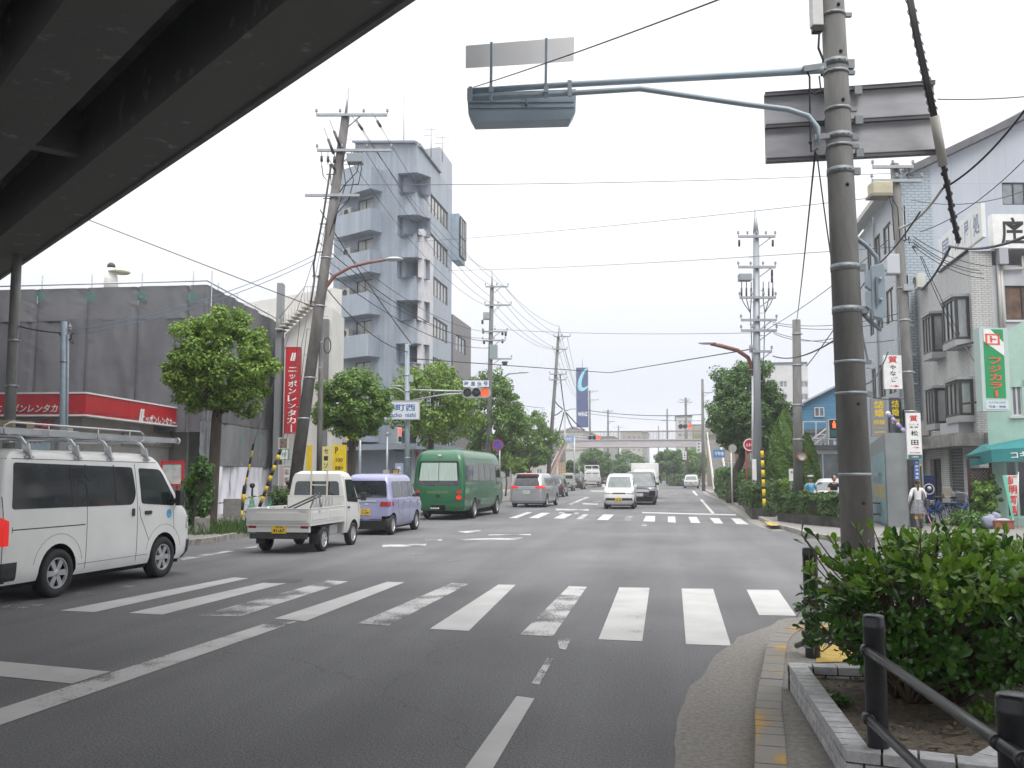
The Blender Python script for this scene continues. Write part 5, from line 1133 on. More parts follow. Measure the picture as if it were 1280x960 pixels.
def flatbed(label,pw,L=3.39,W=1.475,H=1.78,wb=1.9,r=.27,kei=True,group=None,name='kei_truck',text='41-67',py=plate_y,gate_h=.29,dual=False):
    t=thing(name,label,'truck',group=group);hw=W/2;xf=L/2;xr=-L/2;cab0=xf-1.22 if kei else xf-1.65;s=H/1.78
    ax=xf-.62 if kei else xf-1.0;axr=ax-wb
    B=Body([(.32*s,cab0+.02,xf-.12,hw-.05,(.03,.05),(.2,.25)),(.42*s,cab0,xf-.02,hw-.01,(.03,.05),(.2,.28)),(.7*s,cab0,xf,hw,(.03,.05),(.2,.3)),(.95*s,cab0,xf-.04,hw,(.03,.05),(.2,.3)),(1.02*s,cab0,xf-.10,hw-.01,(.03,.05),(.2,.3)),(1.3*s,cab0+.01,xf-.26,hw-.05,(.03,.05),(.18,.28)),(1.62*s,cab0+.03,xf-.45,hw-.10,(.04,.06),(.18,.25)),(1.72*s,cab0+.05,xf-.54,hw-.14,(.06,.08),(.18,.2)),(1.78*s,cab0+.14,xf-.68,hw-.24,(.1,.1),(.15,.15))])
    shell(t,B,pw,[(ax,r+.02,r+.06,hw)])
    under(t,xr+.15,cab0+.3,hw*.55,.32,.62)
    wh(t,(ax,axr),hw-.01,r,.15,8)
    for w_ in 'RL':
        glassy(t,B,[rpoly([(cab0+.12,1.06*s),(xf-.34,1.02*s),(xf-.58,1.58*s),(cab0+.14,1.58*s)],.05)],w_,wglass,'door_window')
        mb=MB();B.seam([(cab0+.07,.42*s),(cab0+.07,1.66*s)],w_,mb);B.seam([(xf-.32,1.0*s),(xf-.30,.75*s)],w_,mb);mb.build('door_gap',seam_m,t)
        mb=MB();B.patch(rpoly([(cab0+.12,.9*s),(cab0+.26,.9*s),(cab0+.26,.94*s),(cab0+.12,.94*s)],.01),w_,mb,.015);mb.build('door_handle',plastic_m,t)
        sg=-1 if w_ == 'R' else 1
        mb=MB().box((xr+.04,sg*(hw-.14),.60),(.05,.18,.11));mb.build('tail_light',lamp_r,t,bevel=.01)
        mb=MB();B.patch(rpoly([(sg*.38,.62*s),(sg*.62,.62*s),(sg*.62,.78*s),(sg*.38,.76*s)],.03),'F',mb,.01);mb.build('headlight',lamp_w,t)
    glassy(t,B,[rpoly([(-hw+.16,1.14*s),(hw-.16,1.14*s),(hw-.20,1.54*s),(-hw+.20,1.54*s)],.08)],'B',wglass,'rear_window',.008)
    glassy(t,B,[rpoly([(-hw+.12,1.06*s),(hw-.12,1.06*s),(hw-.18,1.62*s),(-hw+.18,1.62*s)],.07)],'F',wscreen,'windscreen')
    mirrors(t,B,xf-.38,1.12*s,plastic_m,(.06,.14,.2),.1)
    bz=.66 if kei else .8;g=gate_h;c0=cab0-.04
    MB().box(((xr+c0)/2,0,bz-.03),(c0-xr,W-.02,.06)).build('bed_floor',pw,t)
    def gate(nm,c,d,ribs,face):
        mb=MB().box(c,d)
        for k in range(ribs):
            if face == 'y':mb.box((c[0]-d[0]/2+d[0]*(k+.5)/ribs,c[1]*(1+.016/abs(c[1])),c[2]),(d[0]/ribs*.86,.02,d[2]*.62))
            else:mb.box((c[0]-.022,c[1]-d[1]/2+d[1]*(k+.5)/ribs,c[2]-.01),(.02,d[1]/ribs*.92,d[2]*.6))
        mb.box((c[0],c[1],c[2]+d[2]/2+.012),(d[0]+.01,d[1]+.01,.024))
        return mb.build(nm,pw,t,bevel=.006)
    for sg in (1,-1):gate('side_gate',((xr+c0)/2,sg*(hw-.02),bz+g/2),(c0-xr-.02,.035,g),2,'y')
    gate('tailgate',(xr+.0,0,bz+g/2),(.035,W-.06,g),1,'x');gate('headboard',(c0+.0,0,bz+g*.9),(.03,W-.06,g*1.8),2,'x')
    mb=MB()
    for sg in (1,-1):mb.box((xr-.022,sg*(hw-.17),bz+g-.03),(.02,.16,.05));mb.box((xr+.5,sg*(hw+.006),bz+g-.05),(.10,.02,.05))
    mb.build('latch',alum,t)
    MB().box((xr+.06,0,.56),(.08,W-.06,.2)).build('rear_panel',pw,t,bevel=.01);MB().box((xr+.05,0,.38),(.06,W-.16,.12)).build('rear_bumper',plastic_m,t,bevel=.01)
    for sg in (1,-1):MB().box((axr-.38,sg*(hw-.12),.32),(.015,.2,.28)).build('mud_flap',black_m,t);
    MB().box((axr+.72,-(hw-.2),.44),(.5,.25,.22)).build('side_box',mat('grey_tank',(.3,.3,.3),.5),t,bevel=.02)
    plate(t,xr-.0+.012,-.02 if kei else 0,.52,py,text,False)
    return t
pwt=paint('truck_white',(.60,.60,.58),.25,.45)
kt=flatbed('white pickup truck with folded gear in its open bed beside the lavender car',pwt)
place(kt,-8.36,20.55,0)
gd=thing('shutter_gate','folded silver accordion gate standing in the white truck bed','folding gate');place(gd,-8.36,20.55,0)
mb=MB()
for k in range(7):mb.box((-.1,-.16-.075*k,.92),(.03,.03,.5));
for k in range(6):mb.bar((-.12,-.16-.075*k,.72),(-.12,-.235-.075*k,1.1),.015);mb.bar((-.12,-.235-.075*k,.72),(-.12,-.16-.075*k,1.1),.015)
mb.build('slats',alum,gd)
fr_=thing('ladder_stand','pale upright frame standing behind the white truck cab','frame');place(fr_,-8.36,20.55,0)
mb=MB();[mb.bar((.43,y,.67),(.43,y,1.72+.1),.035) for y in (.12,-.28)];mb.bar((.43,.12,1.45),(.43,-.28,1.45),.03);mb.bar((.43,.12,1.0),(.43,-.28,1.0),.03);mb.build('uprights',mat('cream_frame',(.55,.53,.45),.5),fr_)
po=thing('support_poles','pair of black crossed poles leaning in the white truck bed','poles');place(po,-8.36,20.55,0)
MB().cyl((-1.2,.55,.72),(.1,-.15,1.22),.022,n=8).cyl((-1.2,.44,.7),(.15,-.24,1.2),.022,n=8).build('long_poles',dark_m,po);MB().cyl((-.9,-.66,.98),(.1,-.2,1.28),.018,n=8).cyl((-.6,-.2,.7),(-.1,-.2,1.25),.018,n=8).build('short_poles',dark_m,po)
cl=thing('rope_heap','heap of black and grey clamps at the truck bed corner','clamps');place(cl,-8.36,20.55,0)
random.seed(3);mb=MB();mb2=MB()
for k in range(26):x,y=-1.3+random.random()*.7,.15+random.random()*.45;(mb if k % 2 else mb2).bar((x,y,.68+random.random()*.24),(x+random.uniform(-.15,.15),y+random.uniform(-.15,.15),.7+random.random()*.26),.03)
mb.build('dark_clamps',dark_m,cl);mb2.build('grey_clamps',alum,cl)
def wagon(name,label,cat,pw,L,W,H,wb,fo,r,prof,side,rear,front,tails,heads,plate_spec,rearview=True,group=None,rim=6,low=.9,extra=None,handle=None,gmat=None,seams=(),taillit=False):
    t=thing(name,label,cat,group=group);B=Body(prof);hw=W/2;ax=L/2-fo;axr=ax-wb
    shell(t,B,pw,[(ax,r+.01,r+.055,hw),(axr,r+.01,r+.055,hw)]);under(t,axr-.3,ax+.3,hw*.8,.16,.4);wh(t,(ax,axr),hw,r,.17,rim)
    for w_ in 'RL':
        for p,m in side:glassy(t,B,[rpoly(p,.06)],w_,m,'side_window')
        mb=MB()
        for s_ in seams:B.seam(s_,w_,mb)
        if seams:mb.build('door_gap',seam_m,t)
        if handle:
            mb=MB()
            for (x,z) in handle:B.patch(rpoly([(x-.08,z-.02),(x+.08,z-.02),(x+.08,z+.02),(x-.08,z+.02)],.015),w_,mb,.025)
            mb.build('door_handle',pw,t)
        sg=-1 if w_ == 'R' else 1
        mb=MB()
        for wh_,p in tails:B.patch(rpoly([((sg*q[0]) if wh_ == 'B' else q[0],q[1]) for q in p],.02),wh_ if wh_ == 'B' else w_,mb,.012)
        mb.build('tail_light',lamp_on if taillit else lamp_r,t)
        mb=MB()
        for wh_,p in heads:B.patch(rpoly([((sg*q[0]) if wh_ == 'F' else q[0],q[1]) for q in p],.03),wh_ if wh_ == 'F' else w_,mb,.008)
        mb.build('headlight',lamp_w,t)
    glassy(t,B,[rpoly(rear,.07)],'B',gmat or glass_d,'rear_window');glassy(t,B,[rpoly(front,.07)],'F',wscreen,'windscreen')
    m_,tx=plate_spec[:2]
    if rearview:z=plate_spec[2];y=plate_spec[3];plate(t,B.x(y,z,False)-.012,y,z,m_,tx,False)
    else:z=plate_spec[2];y=plate_spec[3];plate(t,B.x(y,z)+.014,y,z,m_,tx,True)
    if extra:extra(t,B)
    return t,B
def vanprof(L,W,H,zb,nose,wsb,roofx,tum=.12,rr=(.12,.12),fr=(.28,.36),rake=.12,z0=.22):
    """zb belt height; nose = hood top height; wsb = x of windscreen base back from the front; roofx = x of roof front back from the front"""
    x=L/2;h=W/2
    return [(z0,-x+.08,x-.1,h-.08,rr,fr),(z0+.1,-x+.02,x-.02,h-.02,rr,fr),(z0+.3,-x,x,h,rr,fr),(nose-.12,-x+.005,x-.03,h,rr,fr),(nose,-x+.01,x-.12,h-.005,rr,fr),(nose+.05,-x+.012,x-.26,h-.01,rr,fr),(zb+.04,-x+.03,x-wsb,h-.03,rr,fr),
      (zb+(H-zb)*.5,-x+.03+rake*.4,x-wsb-(roofx-wsb)*.5,h-.03-tum*.4,rr,fr),(H-.14,-x+.03+rake*.9,x-roofx,h-.03-tum*.85,rr,(fr[0]*.8,fr[1]*.8)),(H-.06,-x+.08+rake,x-roofx-.1,h-.06-tum,rr,(.22,.26)),(H-.02,-x+.16+rake,x-roofx-.24,h-.12-tum,(.15,.15),(.2,.22)),(H,-x+.35+rake,x-roofx-.5,h-.25-tum,(.2,.2),(.2,.2))]
lav=paint('lavender',(.29,.295,.47),.6,.3,.15)
pf=vanprof(3.395,1.475,1.72,1.0,.95,.55,.95)
def lav_extra(t,B):
    mb=MB();B.patch(rpoly([(-.3,.93),(.3,.93),(.3,.98),(-.3,.98)],.01),'B',mb,.02);B.patch([(-.05,.84),(.05,.84),(.05,.89),(-.05,.89)],'B',mb,.012);mb.build('handle_trim',alum,t)
    mb=MB();B.patch(rpoly([(-.64,.42),(-.1,.42),(-.1,.44),(-.64,.44)],0),'B',mb,.004);B.patch(rpoly([(.1,.42),(.64,.42),(.64,.44),(.1,.44)],0),'B',mb,.004);mb.build('bumper_gap',seam_m,t)
    mirrors(t,B,1.02,1.04,plastic_m,(.08,.16,.13),.03)
    mb=MB();B.band(1.60,1.64,lambda x:abs(x) < 5,mb,.0);
    mb=MB().bar((-1.2,-.18,1.0),(-1.69,.0,1.02),.012);MB().bar((B.x(0,1.02,False)-.02,.3,1.01),(B.x(0,1.1,False)-.02,-.15,1.12),.015).build('wiper',black_m,t)
lw,lb=wagon('kei_wagon','lavender small wagon behind the white pickup truck','car',lav,3.395,1.475,1.72,2.44,.72,.28,pf,
  [([(-1.45,1.03),(-.62,1.03),(-.62,1.5),(-1.38,1.5)],glass_d),([(-.52,1.03),(.12,1.03),(.12,1.5),(-.52,1.5)],glass_d),([(.2,1.03),(1.05,1.02),(.62,1.5),(.2,1.5)],wglass)],
  [(-.60,1.04),(.60,1.04),(.54,1.52),(-.54,1.52)],[(-.62,1.05),(.62,1.05),(.5,1.55),(-.5,1.55)],
  [('B',[(.40,.80),(.71,.80),(.71,.93),(.42,.93)]),('R',[(-1.69,.80),(-1.46,.82),(-1.5,.93),(-1.69,.93)])],[('F',[(.35,.6),(.68,.62),(.66,.86),(.4,.82)]),('R',[(1.3,.66),(1.62,.64),(1.5,.86),(1.3,.84)])],(plate_y,'13-04',.64,.05),
  rim=8,extra=lav_extra,handle=[(-.35,.9),(.35,.9)],seams=[[(-.56,.35),(-.56,1.55)],[(.16,.35),(.16,1.55)],[(1.08,1.0),(1.05,.6)],[(-1.0,1.0),(-.98,.7),(-.8,.5)]])
lw.location=(0,0,0);place(lw,-8.5,26.8,0)
bg_=paint('bus_green',(.014,.115,.045),.5,.35)
BP=[(.34,-3.40,3.3,.90,(.15,.15),(.3,.4)),(.5,-3.47,3.44,.98,(.18,.16),(.3,.5)),(.8,-3.49,3.49,1.0,(.18,.16),(.3,.5)),(1.15,-3.48,3.46,1.0,(.18,.16),(.3,.5)),(1.3,-3.47,3.40,.995,(.18,.16),(.3,.5)),(1.8,-3.42,3.15,.97,(.2,.18),(.3,.45)),(2.2,-3.35,2.95,.93,(.22,.2),(.3,.45)),(2.42,-3.27,2.78,.88,(.25,.24),(.3,.4)),(2.54,-3.16,2.6,.80,(.28,.26),(.3,.35)),(2.62,-2.98,2.35,.66,(.3,.3),(.3,.3)),(2.65,-2.7,2.0,.45,(.3,.3),(.3,.3))]
def bus_extra(t,B):
    mb=MB();B.patch(rpoly([(-.74,1.46),(.74,1.46),(.68,2.12),(-.68,2.12)],.04),'B',mb,.012);finish(mb.build('curtain',mat('bus_curtain',(.34,.44,.39),.25,col2=(.46,.55,.50),nscale=2.2,stretch=(1,7,.6),coat=.8),t))
    mb=MB();B.patch([(-.01,1.46),(.01,1.46),(.01,2.12),(-.01,2.12)],'B',mb,.014);B.seam([(-.12,1.52),(-.42,1.7)],'B',mb,.012);mb.build('wiper',black_m,t)
    mb=MB();mb.box((B.x(0,2.38,False)-.02,0,2.40),(.06,.12,.07));mb.build('marker_light',mat('lamp_white',(.75,.75,.75),.3),t,bevel=.01)
    for sg in (1,-1):
        for z,m in ((1.04,lamp_o),(.84,lamp_on)):
            mb=MB();B.patch([(sg*.80+.095*math.cos(2*PI*k/16),z+.085*math.sin(2*PI*k/16)) for k in range(16)],'B',mb,.03,.04);mb.build('tail_light',m if z < 1 else mat('dim_amber_red',(.42,.04,.02),.3),t)
        mb=MB();B.patch(rpoly([(sg*.62,.50),(sg*.86,.50),(sg*.86,.55),(sg*.62,.55)],.01),'B',mb,.02);mb.build('reflector',lamp_r,t)
    mb=MB();B.band(.36,.62,lambda x:x < -3.2,mb,.025);mb.build('rear_bumper',bg_,t)
    mb=MB();B.patch(rpoly([(-.28,.36),(.28,.36),(.28,.56),(-.28,.56)],.02),'B',mb,.03);mb.build('plate_recess',well_m,t)
    mb=MB();gold=mat('gold_script',(.22,.20,.06),.5)
    for k in range(12):
        x0=-.4+.07*k;B.seam([(x0,1.0),(x0+.03,1.06+.02*(k % 3)),(x0+.06,1.0)],'B',mb,.012)
    mb.build('ornament',gold,t)
    mb=MB();B.patch(rpoly([(-.09,.86),(.09,.86),(.07,.95),(-.07,.95)],.01),'B',mb,.02);mb.build('badge',black_m,t)
    mb=MB();B.patch([(-1.6,.5),(-.9,.5),(-.9,.72),(-1.6,.72)],'R',mb,.006);mb.build('vent_grille',plastic_m,t)
    y=B.y(3.0,1.7);MB().box((3.25,-(y+.25),1.75),(.08,.18,.34)).bar((3.05,-y,2.0),(3.25,-(y+.25),1.92),.025).bar((3.1,-y,1.5),(3.25,-(y+.25),1.6),.025).build('mirror',plastic_m,t,bevel=.01)
    mb=MB();B.seam([(-3.3,1.28),(3.2,1.28)],'R',mb,.03);B.seam([(-3.3,2.3),(2.7,2.3)],'R',mb,.02);mb.build('side_moulding',mat('dark_green_trim',(.012,.1,.04),.4),t)
bsd=[([(-3.12+1.0*k,1.40),(-3.12+1.0*k+.92,1.40),(-3.12+1.0*k+.92,2.14),(-3.12+1.0*k,2.14)],glass_d) for k in range(5)]+[([(1.95,1.30),(2.95,1.30),(2.7,2.1),(1.95,2.1)],wglass)]
bus,bb=wagon('microbus','green microbus with pale curtains in its rear window','bus',bg_,6.99,2.0,2.65,3.95,1.35,.37,BP,bsd,
  [(-.82,1.28),(.82,1.28),(.74,2.18),(-.74,2.18)],[(-.8,1.35),(.8,1.35),(.7,2.2),(-.7,2.2)],[('R',[(-3.4,.80),(-3.36,.80),(-3.36,.9),(-3.4,.9)])],[('F',[(.5,.7),(.85,.7),(.85,.95),(.5,.95)])],(plate_w,'200',.50,.12),rim=5,extra=bus_extra,seams=[[(1.9,.4),(1.9,2.2)],[(3.0,1.3),(2.98,.9),(2.6,.6)]])
place(bus,-8.42,36.9,-2)
sil=paint('silver',(.42,.43,.45),.6,.3,.5)
mp_=vanprof(4.80,1.80,1.75,1.05,.98,.95,1.75,tum=.14,rr=(.25,.25),fr=(.45,.5),rake=.28)
def mini_extra(t,B):
    mb=MB();B.patch(rpoly([(-.45,1.66),(.45,1.66),(.42,1.69),(-.42,1.69)],.01),'B',mb,.05,.06);mb.build('brake_light',lamp_on,t)
    MB().box((B.x(0,1.6,False)-.06,0,1.70),(.28,1.25,.04)).build('spoiler',MATS['car_paint_silver'],t,bevel=.015)
    mb=MB();B.patch(rpoly([(-.5,.92),(.5,.92),(.5,.97),(-.5,.97)],.01),'B',mb,.015);mb.build('chrome_trim',alum,t)
    mb=MB();B.band(.26,.52,lambda x:x < -2.05,mb,.03);mb.build('rear_bumper',MATS['car_paint_silver'],t);mirrors(t,B,1.25,1.05,MATS['car_paint_silver'],(.12,.18,.13),.03)
sv_,sb_=wagon('minivan','silver minivan with lit brake lights ahead of the green bus','car',sil,4.8,1.8,1.75,2.95,.95,.33,mp_,
  [([(-2.0,1.10),(-1.05,1.08),(-1.05,1.5),(-1.75,1.5)],glass_d),([(-.98,1.08),(.05,1.07),(.05,1.52),(-.98,1.5)],glass_d),([(.12,1.07),(1.3,1.05),(.62,1.5),(.12,1.52)],wglass)],
  [(-.68,1.08),(.68,1.08),(.56,1.56),(-.56,1.56)],[(-.7,1.1),(.7,1.1),(.55,1.6),(-.55,1.6)],
  [('B',[(.42,.98),(.86,.98),(.86,1.12),(.5,1.1)]),('R',[(-2.2,.98),(-1.85,1.02),(-1.95,1.12),(-2.18,1.12)])],[('F',[(.4,.7),(.8,.72),(.78,.9),(.45,.84)])],(plate_w,'33-71',.78,0),extra=mini_extra,handle=[(-.8,.95),(.25,.95)],seams=[[(-1.02,.35),(-1.02,1.55)],[(.08,.35),(.08,1.55)]],rim=5,taillit=True)
place(sv_,-7.15,49.0,-3)
kw=paint('kei_white',(.72,.72,.70),.4,.4)
kp=vanprof(3.395,1.475,1.72,1.05,.92,.55,1.0,tum=.13,rr=(.1,.1),fr=(.2,.3),rake=.1)
def kei_extra(t,B):
    mb=MB();B.patch(rpoly([(-.36,.74),(.36,.74),(.30,.80),(-.30,.80)],.02),'F',mb,.012);B.patch(rpoly([(-.66,.42),(.66,.42),(.64,.54),(-.64,.54)],.02),'F',mb,.012);mb.build('grille',plastic_m,t)
    mirrors(t,B,1.08,1.08,kw,(.1,.13,.16),.05)
    mb=MB();B.seam([(-.5,1.07),(.1,1.14)],'F',mb,.012);mb.build('wiper',black_m,t)
kv,kb=wagon('kei_van','white small van with a yellow plate coming towards the crossing','van',kw,3.395,1.475,1.72,2.43,.5,.27,kp,
  [([(-1.5,1.08),(-.5,1.08),(-.5,1.5),(-1.45,1.5)],glass_d),([(-.4,1.08),(.2,1.08),(.2,1.5),(-.4,1.5)],glass_d),([(.28,1.08),(1.1,1.06),(.65,1.5),(.28,1.5)],wglass)],
  [(-.55,1.08),(.55,1.08),(.5,1.5),(-.5,1.5)],[(-.60,1.03),(.60,1.03),(.50,1.57),(-.50,1.57)],[('B',[(.6,.7),(.7,.7),(.7,.95),(.6,.95)])],
  [('F',[(.38,.74),(.70,.72),(.66,.92),(.42,.84)]),('R',[(1.35,.74),(1.66,.72),(1.5,.92),(1.38,.88)])],(plate_y,'50-28',.47,-.02),rearview=False,extra=kei_extra,seams=[[(.24,.35),(.24,1.55)],[(-.45,.35),(-.45,1.55)]])
place(kv,-2.52,46.9,180)
bk=paint('black',(.016,.014,.022),.9,.2)
bp_=vanprof(4.7,1.78,1.85,1.1,1.02,.75,1.5,tum=.12,fr=(.4,.45),rr=(.2,.2))
def blk_extra(t,B):
    mb=MB();B.patch(rpoly([(-.55,.72),(.55,.72),(.5,.86),(-.5,.86)],.02),'F',mb,.014);mb.build('grille',alum,t);mirrors(t,B,1.4,1.12,bk,(.12,.18,.15),.04)
    mb=MB();B.patch(rpoly([(-.7,.30),(.7,.30),(.66,.44),(-.66,.44)],.02),'F',mb,.01);mb.build('air_intake',well_m,t)
bv,_=wagon('minivan','black minivan just behind the oncoming white small van','car',bk,4.7,1.78,1.85,2.85,.9,.33,bp_,
  [([(-2.1,1.12),(-1.0,1.12),(-1.0,1.6),(-2.0,1.6)],glass_d),([(-.9,1.12),(.2,1.12),(.2,1.6),(-.9,1.6)],glass_d),([(.3,1.12),(1.5,1.1),(.9,1.6),(.3,1.6)],wglass)],
  [(-.6,1.1),(.6,1.1),(.5,1.6),(-.5,1.6)],[(-.72,1.13),(.72,1.13),(.6,1.7),(-.6,1.7)],[('B',[(.6,.9),(.8,.9),(.8,1.2),(.6,1.2)])],[('F',[(.50,.78),(.84,.78),(.80,1.0),(.56,.92)]),('R',[(1.7,.8),(2.2,.78),(2.1,.98),(1.8,.96)])],(plate_w,'36-11',.56,.05),rearview=False,extra=blk_extra)
q=at(799,51);place(bv,q.x,q.y+2.35,180)
def small_car(label,pm,px,D,rear,L=4.0,W=1.65,H=1.5,hd=0,plate_c=None,group=None,name='parked_car'):
    prf=vanprof(L,W,H,.92,.85,.9,1.5,tum=.14,rr=(.2,.25),fr=(.4,.45),rake=.35)
    x=L/2;h=W/2
    t,B=wagon(name,label,'car',pm,L,W,H,L*.62,L*.19,.3,prf,[([(-x+.55,.96),(-.1,.95),(-.1,H-.2),(-x+.8,H-.22)],glass_d),([(0,.95),(x-1.15,.93),(x-1.65,H-.2),(0,H-.2)],wglass)],
      [(-h+.2,.95),(h-.2,.95),(h-.3,H-.2),(-h+.3,H-.2)],[(-h+.18,.97),(h-.18,.97),(h-.3,H-.17),(-h+.3,H-.17)],[('B',[(h-.32,.7),(h-.06,.7),(h-.06,.88),(h-.32,.88)])],[('F',[(h-.42,.62),(h-.08,.62),(h-.1,.8),(h-.4,.76)])],(plate_c or plate_w,'27-15',.6,0),rearview=rear,group=group)
    mirrors(t,B,x-1.2,.95,pm,(.1,.15,.12),.03)
    q=at(px,D);s=1 if rear else -1;place(t,q.x,q.y+s*L/2*math.cos(math.radians(hd)),hd+(0 if rear else 180));return t
small_car('dark green car queued just ahead of the silver minivan',paint('dark_green',(.02,.045,.04),.8,.25),690,68,True,H=1.6)
small_car('dark hatchback in front of the small truck carrying a wooden pallet',paint('charcoal',(.025,.03,.032),.8,.25),719,100,True,L=3.9,H=1.6)
small_car('maroon car beside the distant white flatbed truck',paint('maroon',(.12,.02,.025),.8,.25),756,138,True)
small_car('grey car in the far queue beyond the flatbed truck',paint('mid_grey',(.16,.17,.18),.8,.25),763,150,True)
small_car('white car roof far behind the oncoming white van',paint('far_white',(.68,.68,.67),.5,.3),776,140,True,H=1.7)
small_car('white compact car coming alone down the right hand lane',kw,864,113,False,L=4.0,W=1.68,H=1.58,plate_c=plate_y,hd=-3)
t=small_car('white car with a yellow plate behind the officer at right',kw,1031,44,False,L=3.4,W=1.475,H=1.5,plate_c=plate_y,hd=-24)
kt2=flatbed('small grey truck with a tall wooden pallet standing in its bed',paint('dull_beige',(.36,.37,.33),.3,.4),text='8-12');q=at(706,90);place(kt2,q.x,q.y+1.7,0)
wp=thing('wooden_pallet','tall pale wooden pallet standing in the small grey truck','pallet');q2=at(706,90);place(wp,q2.x,q2.y+1.7,0);wood=mat('pale_wood',(.50,.36,.21),.7,noise=.2,nscale=6)
mb=MB();[mb.box((-1.3+z*.12,.64-.2*k*1.0,1.75),(.04,.1,2.1)) for k in range(4) for z in (0,)];[mb.box((-1.26,.34,.85+.36*k),(.04,.8,.09)) for k in range(6)];mb.build('slats',wood,wp)
ft=flatbed('white flatbed truck with a raised rack far up the queue',paint('truck_white_far',(.55,.56,.55),.3,.4),L=5.4,W=2.05,H=2.2,wb=3.0,r=.38,kei=False,name='flatbed_truck',py=plate_w,text='100',gate_h=.5);q=at(737.5,116);place(ft,q.x,q.y+2.7,0)
fr2=thing('cargo_rack','steel rack with lamps over the far flatbed truck bed','rack');place(fr2,q.x,q.y+2.7,0);mb=MB()
for y in (-.9,0,.9):mb.bar((.4,y,.85),(.4,y,2.75),.08)
for z in (1.9,2.3,2.75):mb.bar((.4,-.9,z),(.4,.9,z),.1)
mb.build('rack_frame',white_m,fr2)
def box_truck():
    t=thing('box_truck','white box truck behind the oncoming black minivan','truck');B=Body([(.3,.9,2.3,.8,(.05,.05),(.2,.3)),(.9,.9,2.4,.85,(.05,.05),(.2,.3)),(1.1,.9,2.35,.84,(.05,.05),(.2,.3)),(1.85,.95,2.05,.76,(.05,.05),(.2,.3)),(2.0,1.0,1.8,.62,(.1,.1),(.2,.2))])
    shell(t,B,kw,[(1.7,.34,.4,.85)]);wh(t,(1.7,-1.3),.84,.33,.18);glassy(t,B,[rpoly([(-.72,1.15),(.72,1.15),(.66,1.8),(-.66,1.8)],.06)],'F',wscreen,'windscreen');glassy(t,B,[rpoly([(1.1,1.15),(2.1,1.1),(1.85,1.75),(1.1,1.75)],.05)],'R',wglass,'door_window')
    MB().box((-.75,0,1.5),(3.1,1.9,1.9)).build('cargo_box',kw,t,bevel=.03);under(t,-2.2,1.2,.4,.35,.6)
    for sg in (1,-1):MB().box((2.35,sg*.6,.75),(.08,.26,.14)).build('headlight',lamp_w,t);MB().box((2.1,sg*1.05,1.45),(.08,.14,.3)).bar((2.0,sg*.8,1.4),(2.1,sg*1.0,1.5),.03).build('mirror',plastic_m,t)
    mb=MB();B.patch([(-.5,.6),(.5,.6),(.5,.85),(-.5,.85)],'F',mb);mb.build('grille',plastic_m,t);return t
bt_=box_truck();q=at(805.5,63);place(bt_,q.x,q.y+2.4,180)
# ====== VEGETATION
bark=mat('bark',(.075,.060,.045),.9,noise=.35,nscale=6,bump=.6,bscale=18,stretch=(1,1,.3))
leaf_a=leafmat('leaf_fresh',(.10,.21,.025),(.28,.40,.07),.5,.28)
leaf_b=leafmat('leaf_mid',(.065,.16,.022),(.20,.32,.055),.5,.25)
leaf_c=leafmat('leaf_dark',(.045,.125,.025),(.12,.23,.045),.5,.2)
leaf_h=leafmat('leaf_hedge',(.04,.095,.02),(.10,.18,.04),.5,.2)
leaf_cy=leafmat('leaf_conifer',(.06,.15,.02),(.15,.25,.05),.6,.2)
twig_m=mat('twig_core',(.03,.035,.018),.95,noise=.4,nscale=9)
def leaf_cloud(P,Nn,size,rng,aspect=.6,fold=.25):
    """one folded leaf (two triangles pairs) per point; returns verts, faces"""
    n=len(P);r=rng.normal(size=(n,3));u=np.cross(Nn,r);u /= np.linalg.norm(u,axis=1,keepdims=True)+1e-9
    v=np.cross(Nn,u);s=size*(.65+.7*rng.random((n,1)))
    a=P+u*s*.5;b=P-u*s*.5;c=P+v*s*.5*aspect+Nn*s*fold*.3;d=P-v*s*.5*aspect+Nn*s*fold*.3
    V=np.stack([a,c,b,d],1).reshape(-1,3);F=np.arange(4*n).reshape(n,4);return V,F
def np_mesh(name,V,F,m,parent):
    me=bpy.data.meshes.new(name);k=F.shape[1]
    me.vertices.add(len(V));me.vertices.foreach_set('co',V.astype(np.float32).ravel());me.loops.add(F.size);me.loops.foreach_set('vertex_index',F.astype(np.int32).ravel())
    me.polygons.add(len(F));me.polygons.foreach_set('loop_start',np.arange(0,F.size,k,dtype=np.int32));me.update(calc_edges=True);me.validate()
    me.materials.append(m);return link(name,me,parent)
def crown_points(c,rad,nblob,nleaf,rb,rng,flat=0,droop=0):
    d=rng.normal(size=(nblob,3));d /= np.linalg.norm(d,axis=1,keepdims=True);q=(.35+.65*rng.random((nblob,1)))**.5*.93
    mod=np.array([1+.30*pnoise(Vector(x*1.6)+Vector((c[0],c[1],c[2]+nblob)))+.12*pnoise(Vector(x*4)+Vector((c[2],0,3))) for x in d])[:,None];B=d*q*np.array(rad)*mod;
    if flat:B[:,2]=np.where(B[:,2] < 0,B[:,2]*flat,B[:,2])
    R=rb*(.6+.8*rng.random(nblob));idx=rng.integers(0,nblob,nleaf);e=rng.normal(size=(nleaf,3));e /= np.linalg.norm(e,axis=1,keepdims=True)
    rr=(.35+.65*rng.random((nleaf,1))**.5)*R[idx][:,None];P=B[idx]+e*rr*np.array([1,1,.8])
    Nn=e+np.array([0,0,.55])+rng.normal(size=(nleaf,3))*.5;Nn /= np.linalg.norm(Nn,axis=1,keepdims=True)
    return P+np.array(c),Nn,B+np.array(c)
TREES='street trees along the left pavement'
